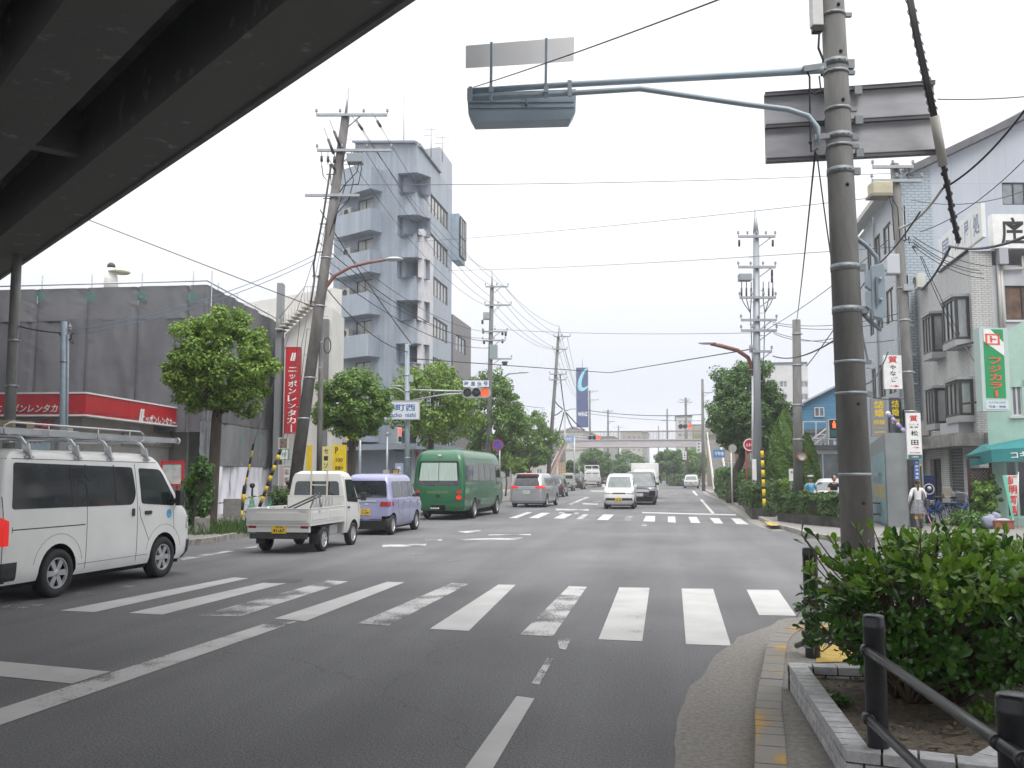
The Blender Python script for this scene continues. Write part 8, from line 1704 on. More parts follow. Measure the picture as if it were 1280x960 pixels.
wire(B3(511,448,DS),B3(762,466,60),.0,.024,wire_m,label='heavy cable sagging across the road behind the left signal');wire(B3(762,466,60),B3(942,436,DR),.0,.024,wire_m,label='heavy cable rising to the right steel pole')
wire(B3(510,455,DS),B3(680,510,58),.4,.015,wire_m,label='cable from the left signal pole through the tree tops')
for (a,b,D0,D1) in (((520,302),(1128,243),59,28),((560,338),(1128,308),63,28),((614,411),(945,416),56,DR),((424,231),(1146,215),DL,37)):wire(B3(*a,D0),B3(*b,D1),.15,.012,label='faint high wire crossing the sky over the road')
wire(B3(592,109,D2),B3(905,-3,6.2),.02,.006,label='thin stay wire rising from the signal arm to the upper right');
wire(B3(1019,190,DN-.2),B3(996,400,32),.1,.012,wire_m,label='dark wire from the near pole down to the concrete post');wire(B3(1021,192,DN-.2),B3(1040,330,DN+.5),.03,.008,wire_m,label='short wire hanging behind the near concrete pole')
pts=[B3(1132,-30,10.1),B3(1146,45,10.2),B3(1158,100,10.3),B3(1168,146,10.4)];t=thing('cable_bundle','thick spiral wrapped cable bundle hanging at upper right','cable',tuple(pts[0]))
mb=MB();[mb.tube([p+cR*dx for p in pts],.02,7) for dx in (-.022,.022,0)];
for a,b in zip(pts[:-1],pts[1:]):
    n=5
    for k in range(n):c=a.lerp(b,k/n);mb.tube([c+cR*(.055*math.cos(q))+Vector((0,0,.05*math.sin(q)-.0)) for q in [2*PI*j/10 for j in range(8)]],.006,4)
inpar(mb.build('strands',wire_m,t),t);inpar(MB().cyl(B3(1168,145,10.4),B3(1179,207,10.6),.055,n=12).build('sleeve',mat('sleeve_cream',(.45,.44,.40),.6),t),t)
p2=[B3(1179,207,10.6),B3(1185,235,10.8),B3(1189,262,11.0),B3(1198,303,11.4)];mb=MB();mb.tube(p2,.028,7)
for k in range(20):c=p2[0].lerp(p2[3],k/20);mb.ball(c+cR*(.02*math.sin(k*2.1)),.033,5)
inpar(mb.build('wrapped_tail',wire_m,t),t)
wire(B3(1290,125,10.2),B3(1178,236,12),.12,.014,wire_m,label='black cable sloping down from the upper right corner');wire(B3(1178,236,12),B3(1125,285,16),.1,.02,mat('sleeve_cream',(.45,.44,.40)),label='pale sleeved stretch of the sloping black cable');wire(B3(1150,265,13),B3(1085,340,18),.1,.014,wire_m,label='lower end of the sloping black cable')
wire(B3(1290,292,16),B3(1188,308,22),.15,.03,wire_m,label='thick cable running under the roof sign');wire(B3(1188,308,22),B3(1152,362,28),.12,.035,wire_m,label='thick cable bending down beside the roof sign boards')
for k,(a,b) in enumerate((((1142,300),(1225,338)),((1143,304),(1228,342)),((1144,309),(1230,348)),((1142,296),(1240,333)))):wire(B3(*a,DQ-.2),B3(*b,30),.2,.012,wire_m,label='thin cable from the right pole to the brick corner')
for a,b in (((1150,320),(1195,420)),((1152,320),(1200,418))):wire(B3(*a,DQ),B3(*b,30),.1,.012,wire_m,label='thin cable dropping across the brick wall to a bay window')
wire(B3(1206,432,30),B3(1228,466,28),.02,.018,wire_m,label='short black cable between the bay window and the green sign')
for a,b in (((966,415),(1118,425)),((966,405),(1122,400)),((966,403),(1122,392)),((967,417),(1060,418))):wire(B3(*a,DR),B3(*b,DQ),.25,.012,wire_m,label='thin wire from the steel power pole to the right pole')
wire(B3(966,445,DR),B3(1062,412,20),.3,.022,wire_m,label='dark cable curving behind the concrete post');wire(B3(958,412,DR),B3(1110,300,24),.15,.012,label='thin wire rising from the power pole behind the near pole');wire(B3(1008,458,31),B3(1095,330,24),.1,.016,wire_m,label='twin wire rising behind the near pole')
wire(B3(1075,480,26),B3(1110,440,27),.3,.02,wire_m,label='black cable looping below the first pawnshop sign');wire(B3(1070,490,26),B3(1130,498,27),.1,.014,wire_m,label='thin cable running under the first pawnshop sign')
wire(B3(1172,124,12),B3(1290,120,12),.02,.008,label='thin faint wire at the upper right edge');wire(B3(1150,290,20),B3(1290,190,16),.2,.010,label='thin wire crossing the grey gable wall');wire(B3(1140,250,20),B3(1290,235,18),.2,.009,label='thin nearly level wire on the grey gable wall')
wire(B3(735,513,128),B3(880,518,110),.4,.05,wire_m,label='heavy double cable over the footbridge');wire(B3(722,515,110),B3(880,540-14,100),.3,.03,label='thin cable over the footbridge');wire(B3(700,468,76),B3(706,514,100),.2,.05,wire_m,label='drooping cable from the leaning far pole to the lamp mast')
# ====== PEOPLE
skin_m=mat('skin',(.50,.30,.21),.55,noise=.06,nscale=9);hair_m=mat('dark_hair',(.018,.014,.012),.5)
def skin_mesh(name,verts,edges,radii,m,parent,sub=2,root=0):
    me=bpy.data.meshes.new(name);me.from_pydata([tuple(v) for v in verts],edges,[]);o=bpy.data.objects.new(name,me);COL.objects.link(o)
    o.modifiers.new('s','SKIN');
    for i,r in enumerate(radii):d=me.skin_vertices[0].data[i];d.radius=(r,r) if not isinstance(r,tuple) else r;d.use_root=(i == root)
    s=o.modifiers.new('u','SUBSURF');s.levels=s.render_levels=sub;s.subdivision_type='CATMULL_CLARK'
    dg=bpy.context.evaluated_depsgraph_get();dg.update();m2=bpy.data.meshes.new_from_object(o.evaluated_get(dg));bpy.data.objects.remove(o)
    m2.polygons.foreach_set('use_smooth',[True]*len(m2.polygons));m2.materials.clear();m2.materials.append(m);return m2
def chain(J,names,extra=0,scale=1.0):
    pass
def person(label,loc,rz,J,H=1.68,shirt=None,sleeve=.5,pants=None,skirt=None,shoes=None,hat=None,hair='short',group=None,seat=False):
    """J: joint positions in metres, facing +y, x to the figure's right hand side is +x"""
    t=thing('person',label,'person',loc,rz,group);s=H/1.68;V=[];E=[];R=[];ix={}
    def j(n,p,r):ix[n]=len(V);V.append(Vector(p)*s);R.append(r if isinstance(r,tuple) else r*s);return ix[n]
    Jd={'pelvis':(0,0,.92),'waist':(0,0,1.05),'chest':(0,.01,1.25),'neck0':(0,.0,1.40),'neck1':(0,.01,1.48),'hr':(.09,0,.88),'hl':(-.09,0,.88),'kr':(.10,.02,.48),'kl':(-.10,.02,.48),'ar':(.10,-.02,.08),'al':(-.10,-.02,.08),'tr':(.11,.14,.035),'tl':(-.11,.14,.035),
      'sr':(.17,0,1.36),'sl':(-.17,0,1.36),'er':(.22,-.03,1.10),'el':(-.22,-.03,1.10),'wr':(.23,.05,.87),'wl':(-.23,.05,.87)}
    Jd.update(J);RR={'pelvis':.12,'waist':.105,'chest':.125,'neck0':.07,'neck1':.05,'hr':.085,'hl':.085,'kr':.052,'kl':.052,'ar':.036,'al':.036,'tr':.028,'tl':.028,'sr':.05,'sl':.05,'er':.036,'el':.036,'wr':.024,'wl':.024}
    for n,p in Jd.items():j(n,p,RR[n])
    ED=[('pelvis','waist'),('waist','chest'),('chest','neck0'),('neck0','neck1'),('pelvis','hr'),('pelvis','hl'),('hr','kr'),('hl','kl'),('kr','ar'),('kl','al'),('ar','tr'),('al','tl'),('neck0','sr'),('neck0','sl'),('sr','er'),('sl','el'),('er','wr'),('el','wl')]
    hv=Vector(Jd['neck1'])*s;hc=hv+Vector((0,.015,.12))*s
    me=skin_mesh('b',V,[(ix[a],ix[b]) for a,b in ED],R,skin_m,t);mb=MB();mb.v=[tuple(v.co) for v in me.vertices];mb.f=[tuple(p.vertices) for p in me.polygons];mb.sm=[True]*len(mb.f)
    mb.ball(hc,.1*s,14,(.78,.95,1.18));mb.ball(hc+Vector((0,.10,-.015))*s,.018*s,6,(.8,1.2,1.3))
    for sg in (-1,1):mb.ball(hc+Vector((sg*.078,0,-.01))*s,.022*s,6,(.4,.8,1.3))
    mb.tube([hc+Vector((-.025,.094,-.055))*s,hc+Vector((0,.10,-.057))*s,hc+Vector((.025,.094,-.055))*s],.006*s,6)
    for w_,e in (('wr','er'),('wl','el')):
        W,Ee=Vector(Jd[w_])*s,Vector(Jd[e])*s;d=(W-Ee).normalized();side=d.cross(Vector((1,0,0))).normalized();pc=W+d*.05*s;mb.ball(pc,.042*s,8,(.5,.8,1.1))
        for k in range(4):
            b0=pc+d*.03*s+side*(.022*(k-1.5))*s;ln=(.065,.075,.07,.055)[k]*s;cu=Vector((0,.012,0))*s;mb.tube([b0,b0+d*ln*.5+cu*.3,b0+d*ln+cu],[.0085*s,.008*s,.006*s],6)
        tb=W+d*.02*s+side*.03*s;mb.tube([tb,tb+side*.025*s+d*.03*s,tb+side*.03*s+d*.055*s],[.010*s,.009*s,.007*s],6)
    bd=mb.build('body',skin_m,t,fix=False)
    e_=MB();[e_.ball(hc+Vector((sg*.034,.088,.012))*s,.010*s,6) for sg in (-1,1)];e_.build('eyes',black_m,bd)
    def cloth(nm,names,eds,grow,m,over=None):
        over=over or {};loc_={n:i for i,n in enumerate(names)};vv=[Vector(over.get(n,Jd.get(n,(0,0,0))))*s for n in names];rr=[(RR.get(n.strip('_'),.045)+grow)*s for n in names]
        m2=skin_mesh(nm,vv,[(loc_[a],loc_[b]) for a,b in eds],rr,m,t);o=link(nm,m2,t);return o
    lp=lambda a,b,f:tuple(Vector(Jd[a]).lerp(Vector(Jd[b]),f))
    if shirt:
        ov={'_r':lp('sr','er',1.0 if sleeve > .5 else .62),'_l':lp('sl','el',1.0 if sleeve > .5 else .62)}
        names=['waist','pelvis','chest','neck0','sr','sl','_r','_l'];eds=[('waist','pelvis'),('waist','chest'),('chest','neck0'),('neck0','sr'),('neck0','sl'),('sr','_r'),('sl','_l')]
        if sleeve > .9:names += ['wr','wl'];eds += [('_r','wr'),('_l','wl')]
        cloth('shirt',names,eds,.016,shirt,ov)
    if pants:cloth('trousers',['pelvis','hr','hl','kr','kl','ar','al'],[('pelvis','hr'),('pelvis','hl'),('hr','kr'),('hl','kl'),('kr','ar'),('kl','al')],.02,pants)
    if skirt:
        p0=Vector(Jd['waist'])*s;mb=MB();n=36;P=[]
        for (z,r) in ((1.04,.125),(.95,.17),(.80,.21),(.62,.25),(.56,.26)):
            for k in range(n):a=2*PI*k/n;q=r*(1+(.06 if k % 3 == 0 else -.02)*min(1,(1.04-z)*3));P.append(((q*math.cos(a))*s,(q*.85*math.sin(a))*s,z*s))
        mb.add(P,[(i*n+k,i*n+(k+1) % n,(i+1)*n+(k+1) % n,(i+1)*n+k) for i in range(4) for k in range(n)],True);mb.build('skirt',skirt,t,fix=False)
        for a_,k_ in (('ar','kr'),('al','kl')):
            m2=skin_mesh('sock',[Vector(Jd[k_]).lerp(Vector(Jd[a_]),.25)*s,Vector(Jd[a_])*s],[(0,1)],[.052*s,.042*s],dark_m,t);link('sock',m2,t)
    if shoes:
        for a_,t_ in (('ar','tr'),('al','tl')):
            a,b=Vector(Jd[a_])*s,Vector(Jd[t_])*s;MB().tube([a+Vector((0,-.04,-.02))*s,(a+b)/2+Vector((0,0,-.01)),b+Vector((0,.03,0))*s],[.045*s,.05*s,.035*s],10).build('shoe',shoes,t)
    if hair:
        mb=MB();prof=[(max(.001,math.sin(a)*.106*s),math.cos(a)*.125*s) for a in np.linspace(0,1.75,9)];mb.lathe(prof[::-1],16,Matrix.Translation(hc+Vector((0,-.012,.004))*s)@Matrix.Rotation(.35,4,'X')@Matrix.Diagonal((.82,.98,1,1)));
        if hair == 'ponytail':mb.tube([hc+Vector((0,-.09,.01))*s,hc+Vector((.01,-.14,-.06))*s,hc+Vector((.0,-.13,-.2))*s,hc+Vector((0,-.11,-.30))*s],[.02*s,.035*s,.032*s,.01*s],8)
        mb.build('hair',hair_m,t)
    if hat:
        mb=MB();mb.lathe([(.095*s,.02*s),(.098*s,.06*s),(.125*s,.10*s),(.12*s,.125*s),(.001,.135*s)],18,Matrix.Translation(hc+Vector((0,0,.03))*s));c_=mb.build('cap',hat,t);MB().lathe([(.098*s,.018*s),(.101*s,.018*s),(.101*s,.055*s),(.098*s,.055*s)],18,Matrix.Translation(hc+Vector((0,0,.03))*s)).slab([hc+Vector((x,y,.05))*s for x,y in ((-.07,.06),(.07,.06),(.055,.13),(0,.15),(-.055,.13))],(0,0,1),.01).build('peak',black_m,c_)
    return t
sky_shirt=mat('pale_blue_shirt',(.13,.42,.62),.7,noise=.08,nscale=8);navy_t=mat('navy_trousers',(.02,.025,.05),.8);white_sh=mat('white_blouse',(.68,.68,.68),.7,noise=.05,nscale=9);blk_sh=mat('black_shirt',(.022,.02,.022),.8)
plaid=mat('plaid_skirt',(.12,.12,.15),.8,col2=(.26,.26,.28),nscale=14)
fc=math.atan2(-hF.y,-hF.x)-PI/2
q=at(1014.5,33.2,.12);person('person in a pale blue short sleeved shirt and white cap standing behind the hedge',q,fc,{'er':(.24,.0,1.12),'wr':(.26,.06,.88),'el':(-.25,.0,1.12),'wl':(-.20,.14,.92)},1.47,shirt=sky_shirt,pants=navy_t,shoes=black_m,hat=white_m)
q=at(1042.5,33.4,.12);person('person in a black shirt astride a motorbike behind the hedge',q,fc+.12,{'pelvis':(0,0,.80),'waist':(0,.02,.94),'chest':(0,.06,1.14),'neck0':(0,.08,1.30),'neck1':(0,.10,1.38),'hr':(.10,.02,.78),'hl':(-.10,.02,.78),'kr':(.24,.36,.62),'kl':(-.24,.36,.62),'ar':(.24,.20,.22),'al':(-.24,.20,.22),'tr':(.25,.33,.18),'tl':(-.25,.33,.18),'sr':(.18,.08,1.26),'sl':(-.18,.08,1.26),'er':(.28,.22,1.05),'el':(-.28,.22,1.05),'wr':(.28,.46,1.02),'wl':(-.28,.46,1.02)},1.6,shirt=blk_sh,pants=navy_t,shoes=black_m)
q=at(1149,26.5,.12);GRZ=-PSI*0+math.atan2(hF.y,hF.x)-PI/2-.25
GL=person('person in a white blouse and plaid skirt walking away with a ponytail',q,GRZ,{'kr':(.09,.14,.50),'ar':(.09,.12,.10),'tr':(.09,.25,.05),'kl':(-.09,-.04,.48),'al':(-.09,-.34,.14),'tl':(-.09,-.24,.04),'el':(-.25,-.06,1.14),'wl':(-.27,.08,.96),'er':(.24,.0,1.14),'wr':(.20,.10,1.02)},1.40,shirt=white_sh,sleeve=1,skirt=plaid,shoes=black_m,hair='ponytail')
bg2=thing('shoulder_bag','black shoulder bag hanging at the right hip of the person walking away','bag',GL.location.copy());bg2.rotation_euler=(0,0,GRZ);bg2.scale=(.85,)*3
MB().box((.27,-.05,.90),(.13,.34,.26)).build('bag_body',dark_m,bg2,bevel=.04);MB().tube([(.22,-.15,1.0),(.19,-.1,1.22),(.14,0,1.30),(.20,.12,1.12),(.24,.08,1.0)],.016,6).build('strap',dark_m,bg2)
q=at(895.5,78,.12);person('distant person in white by the far hedge on the right pavement',q,fc,{},1.6,shirt=white_sh,pants=navy_t,shoes=black_m)
def motorbike(loc,rz):
    t=thing('motorbike','silver motorbike facing the road under the person in black','motorbike',loc,rz);r=.3
    for y in (.72,-.58):
        M=Matrix.Translation((0,y,r))@Matrix.Rotation(PI/2,4,'Y');w_=MB().lathe([(r*.72,-.05),(r*.93,-.055),(r,-.02),(r,.02),(r*.93,.055),(r*.72,.05),(r*.72,-.05)],24,M).build('wheel',tyre_m,t);mb=MB().lathe([(r*.7,-.03),(r*.74,0),(r*.7,.03)],20,M);[mb.bar((0,y,r),(0,y+r*.72*math.cos(a),r+r*.72*math.sin(a)),.02) for a in [2*PI*k/5 for k in range(5)]];mb.build('rim',rim_m,w_)
    mb=MB();[mb.cyl((sx*.08,.72,r),(sx*.08,.45,.95),.022) for sx in (-1,1)];mb.tube([(-.32,.36,1.0),(-.15,.44,.98),(.15,.44,.98),(.32,.36,1.0)],.014,8);mb.build('fork_and_handlebar',alum,t)
    MB().ball((0,.58,.86),.11,10,(1,.8,1)).build('headlight',lamp_w,t);MB().box((0,.54,.84),(.3,.14,.26)).build('fairing',mat('bike_silver',(.45,.46,.48),.3,metal=.5),t,bevel=.05)
    MB().ball((0,.12,.74),.2,10,(.7,1.3,.6)).build('tank',mat('bike_silver',(.45,.46,.48),.3),t);MB().box((0,-.35,.74),(.26,.62,.09)).build('seat',black_m,t,bevel=.03);MB().box((0,.02,.42),(.26,.4,.3)).build('engine',dark_m,t,bevel=.03)
    [MB().cyl((sx*.2,.5,1.0),(sx*.34,.5,1.12),.01).ball((sx*.36,.5,1.16),.06,6,(1,.4,.7)).build('mirror',black_m,t) for sx in (-1,1)];MB().box((0,.60,.64),(.2,.01,.12)).build('number_plate',plate_y,t);MB().tube([(.13,.1,.35),(.15,-.2,.3),(.16,-.7,.36)],.04).build('exhaust',alum,t)
q=at(1042.5,33.4,.12);motorbike(q+Vector((0,0,.0)),fc+.12)
def bicycle(label,c,loc,rz,basket=True):
    t=thing('bicycle',label,'bicycle',loc,rz,'bicycles parked by the brick wall');r=.32
    for y in (.55,-.50):
        M=Matrix.Translation((0,y,r))@Matrix.Rotation(PI/2,4,'Y');w_=MB().lathe([(r-.03,-.014),(r,0),(r-.03,.014),(r-.04,0)],24,M).build('wheel',tyre_m,t);mb=MB();[mb.cyl((0,y,r),(0,y+(r-.03)*math.cos(a),r+(r-.03)*math.sin(a)),.0025,n=4) for a in [2*PI*k/14 for k in range(14)]];mb.cyl((-.04,y,r),(.04,y,r),.025);mb.build('spokes',alum,w_)
        mb=MB();n=10;mb.tube([(0,y+(r+.03)*math.cos(a),r+(r+.03)*math.sin(a)) for a in np.linspace(.3,2.8,n)],.018,5);mb.build('mudguard',c,t)
    mb=MB()
    for a,b,rr in (((0,.40,.82),(0,.55,r),.014),((0,.38,.74),(0,.0,.30),.018),((0,.38,.66),(0,-.08,.36),.015),((0,0,.30),(0,-.16,.80),.015),((0,0,.30),(0,-.5,r),.012),((0,-.14,.72),(0,-.5,r),.01)):mb.cyl(a,b,rr,n=8)
    mb.build('frame',c,t);MB().tube([(-.26,.22,1.02),(-.2,.38,1.0),(0,.40,.96),(.2,.38,1.0),(.26,.22,1.02)],.012,6).cyl((0,.40,.82),(0,.39,.98),.012).build('handlebar',alum,t);MB().ball((0,-.18,.85),.1,8,(.9,1.4,.35)).build('saddle',black_m,t);MB().lathe([(.09,-.005),(.09,.005)],14,Matrix.Translation((.05,0,.30))@Matrix.Rotation(PI/2,4,'Y'),closed=True).cyl((.08,0,.3),(.08,.0,.14),.01).box((.11,0,.13),(.08,.05,.02)).build('crank',alum,t)
    if basket:
        mb=MB();
        for z in (.78,.88,.98):mb.tube([(-.15,.48,z),(.15,.48,z),(.16,.74,z),(-.16,.74,z),(-.15,.48,z)],.006,4)
        for x,y in [(-.15+.05*k,.48) for k in range(7)]+[(-.15+.05*k,.74) for k in range(7)]+[(s*.155,.48+.065*k) for s in (-1,1) for k in range(5)]:mb.cyl((x,y,.78),(x,y,.99),.004,n=4)
        mb.build('basket',c if basket == 2 else steel,t)
    MB().box((0,-.5,.70),(.14,.34,.02)).bar((-.05,-.5,r),(-.06,-.45,.7),.012).bar((.05,-.5,r),(.06,-.45,.7),.012).build('rear_rack',steel,t);return t
blu=mat('bike_blue',(.015,.12,.45),.35,coat=.4);blu2=mat('bike_dark_blue',(.02,.06,.22),.4)
hx=math.atan2(cR.y,cR.x)-PI/2
bicycle('bright blue bicycle with a rear child seat parked nearest the lattice',blu,at(1199,29.3,.12),hx+.35,2);bicycle('dark blue bicycle half hidden behind the bright blue one',blu2,at(1178,30.0,.12),hx+.1);bicycle('bicycle with a pink stick leaning beside it near the walking person',blu,at(1168,29.2,.12),hx+2.9,2)
cs=thing('child_seat','grey child seat mounted behind the blue bicycle saddle','child seat',at(1187,29.4,.12));MB().box((0,0,.85),(.3,.3,.06)).box((0,.14,1.0),(.3,.05,.32)).box((-.15,0,.92),(.04,.28,.14)).box((.15,0,.92),(.04,.28,.14)).build('seat_shell',mat('seat_beige',(.38,.35,.30),.7),cs,bevel=.02)
st=thing('umbrella','thin closed pink umbrella leaning on the bicycles','umbrella',at(1163,28.8,.12));a=pt(1160,645,28.8);b=pt(1166,659,28.6);inpar(MB().cyl(a,b,.02).tube([a,a+Vector((-.03,0,.06)),a+Vector((-.08,0,.04))],.01).build('shaft',mat('pink_cloth',(.5,.25,.3),.5),st),st)
def leafy(label,loc,rx,rz_,n,ls,m,seed,name='potted_plant',pot=None,group=None,cat='plant',z0=0):
    rng=np.random.default_rng(seed);t=thing(name,label,cat,loc,group=group);P,Nn,B=crown_points((0,0,z0+rz_),(rx,rx,rz_*.9),26,n,rx*.4,rng);V,F=leaf_cloud(P,Nn,ls,rng);np_mesh('foliage',V,F,m,t)
    if pot:MB().lathe([(.1,0),(.13,.02),(.17,.28),(.185,.28),(.185,.32),(.16,.32),(.15,.29),(.001,.28)],18).build('pot',pot,t)
    else:MB().tube([(0,0,0),(0,0,z0+rz_)],.03,6).build('stem',bark,t)
    return t
leafy('tall climbing plant growing over the garden lattice',at(1230,28.0,.12),.34,.75,3200,.09,leaf_b,61,z0=.1,name='climbing_plant');leafy('bushy plants in front of the lattice base',at(1222,27.6,.12),.5,.22,2600,.08,leaf_c,62,name='shrub');leafy('dark upright plant by the shop doorway',at(1243,28.2,.12),.22,.7,1500,.08,leaf_c,63,z0=.2,pot=mat('terracotta',(.25,.09,.05),.8));leafy('low plants behind the blue bicycles',at(1205,28.6,.12),.5,.2,1800,.08,leaf_b,64,name='shrub')
tp=thing('planter_box','reddish brown planter box at the foot of the mint shop','planter',at(1254,27.0,.12),PSI);MB().prism([(-.28,-.1),(.28,-.1),(.28,.1),(-.28,.1)],0,.24).box((0,0,.235),(.6,.24,.03)).build('box',mat('terracotta',(.25,.09,.05)),tp,bevel=.01);MB().ball((0,0,.25),.2,8,(1.1,.4,.3)).build('covering',mat('pale_sheet',(.42,.42,.42),.7,noise=.2,nscale=6),tp)
sk=thing('sack','crumpled lilac sack beside the reddish planter box','sack',at(1238,27.2,.12));mb=MB();mb.ball((0,0,.2),.26,12,(1.2,.8,.8)).ball((.15,0,.36),.14,8);mb.v=[tuple(Vector(v)+Vector((pnoise(Vector(v)*7),pnoise(Vector(v)*7+Vector((4,4,4))),pnoise(Vector(v)*7-Vector((4,4,4)))))*.07) for v in mb.v];mb.build('cloth',mat('lilac_sheet',(.26,.27,.36),.7,noise=.2,nscale=5),sk)
rl=thing('guard_rail','dark guard rail on the far right corner behind the walking person','railing',at(1140,28.6,.12));mb=MB();a,b=at(1088,29.5),at(1150,27.8)
for k in range(3):p=a.lerp(b,k/2);mb.cyl((p.x,p.y,.1),(p.x,p.y,.95),.05)
for z in (.45,.8):mb.cyl((a.x,a.y,z),(b.x,b.y,z),.03)
inpar(mb.build('rails',mat('rail_dark_grey',(.05,.05,.055),.5),rl),rl)
# ====== NEAR RIGHT FOREGROUND
cut_m=mat('granite_blocks',(.50,.50,.505),.8,noise=.2,nscale=14,bump=.35,bscale=120)
cut_m2=mat('granite_blocks_light',(.57,.57,.565),.8,noise=.2,nscale=12,bump=.35,bscale=120)
WZ=.31
c1=G(984,827,WZ).xy;c2=G(1057,937,WZ).xy;c3=G(1245,958,WZ).xy;c4=G(1330,905,WZ).xy
PL_=thing('block_planter','near planter of light grey stone blocks around the big bush','planter',(c1[0],c1[1],.118))
rd=random.Random(11)
def blockwall(a,b,th,side,bl):
    a,b=Vector(a),Vector(b);e=(b-a);L_=e.length;e.normalize();nn=Vector((-e.y,e.x))*side;n=max(1,round(L_/bl));mbs=[MB(),MB()]
    for c in range(3):
        z0,z1=.118+(WZ-.118)*c/3,.118+(WZ-.118)*(c+1)/3
        off=.5 if c == 1 else 0
        k=-off
        while k < n-.01:
            t0,t1=max(0,k/n)*L_+.006,min(1,(k+1)/n)*L_-.006;k += 1
            if t1-t0 < .02:continue
            p,q=a+e*t0,a+e*t1;j_=rd.uniform(-.002,.002);mbs[rd.random() < .35].prism([p+nn*j_,q+nn*j_,q+nn*th,p+nn*th],z0+.004,z1-.004+rd.uniform(-.001,.001))
    for m_,mt in zip(mbs,(cut_m,cut_m2)):inpar(m_.build('blocks',mt,PL_,bevel=.004),PL_)
    c_=MB();c_.prism([a+nn*.016,b+nn*.016,b+nn*(th-.016),a+nn*(th-.016)],.118,WZ-.018);inpar(c_.build('mortar',mat('mortar_dark',(.06,.06,.055),.95),PL_),PL_)
blockwall(c1,c2,.13,1,.115);blockwall(c2,c3,.15,1,.17);blockwall(c3,c4,.15,1,.17)
c0=(c1[0]+1.9,c1[1]-.05);blockwall(c0,c1,.13,1,.17)
sc_=[c1,c2,c3,c4,(c4[0]+.4,c4[1]+1),c0];sm_=sum((Vector(p[:2]) for p in sc_),Vector((0,0)))/6;inpar(MB().prism([tuple(sm_+(Vector(p[:2])-sm_)*.93) for p in sc_],.118,WZ-.085).build('soil',mat('dry_soil',(.12,.095,.07),.95,col2=(.22,.19,.15),nscale=22,bump=.9,bscale=55),PL_),PL_)
lt=[];rng=np.random.default_rng(77);n=500;A=Vector(c1);
P=[]
while len(P) < n:
    u,v=rng.random(2);p=Vector(c1).lerp(Vector(c2),u).lerp(Vector(c0).lerp(Vector(c4),u),v*.95+.05);P.append((p.x,p.y,WZ-.075+rng.random()*.01))
V,F=leaf_cloud(np.array(P),np.tile([0,0,1.],(n,1))+rng.normal(size=(n,3))*.25,.05,rng,.5);li=np_mesh('leaf_litter',V,F,leafmat('dry_leaf',(.13,.09,.05),(.28,.22,.14),.8,0),None);tag(li,'dry fallen leaves on the soil of the block planter','leaf litter',kind='stuff')
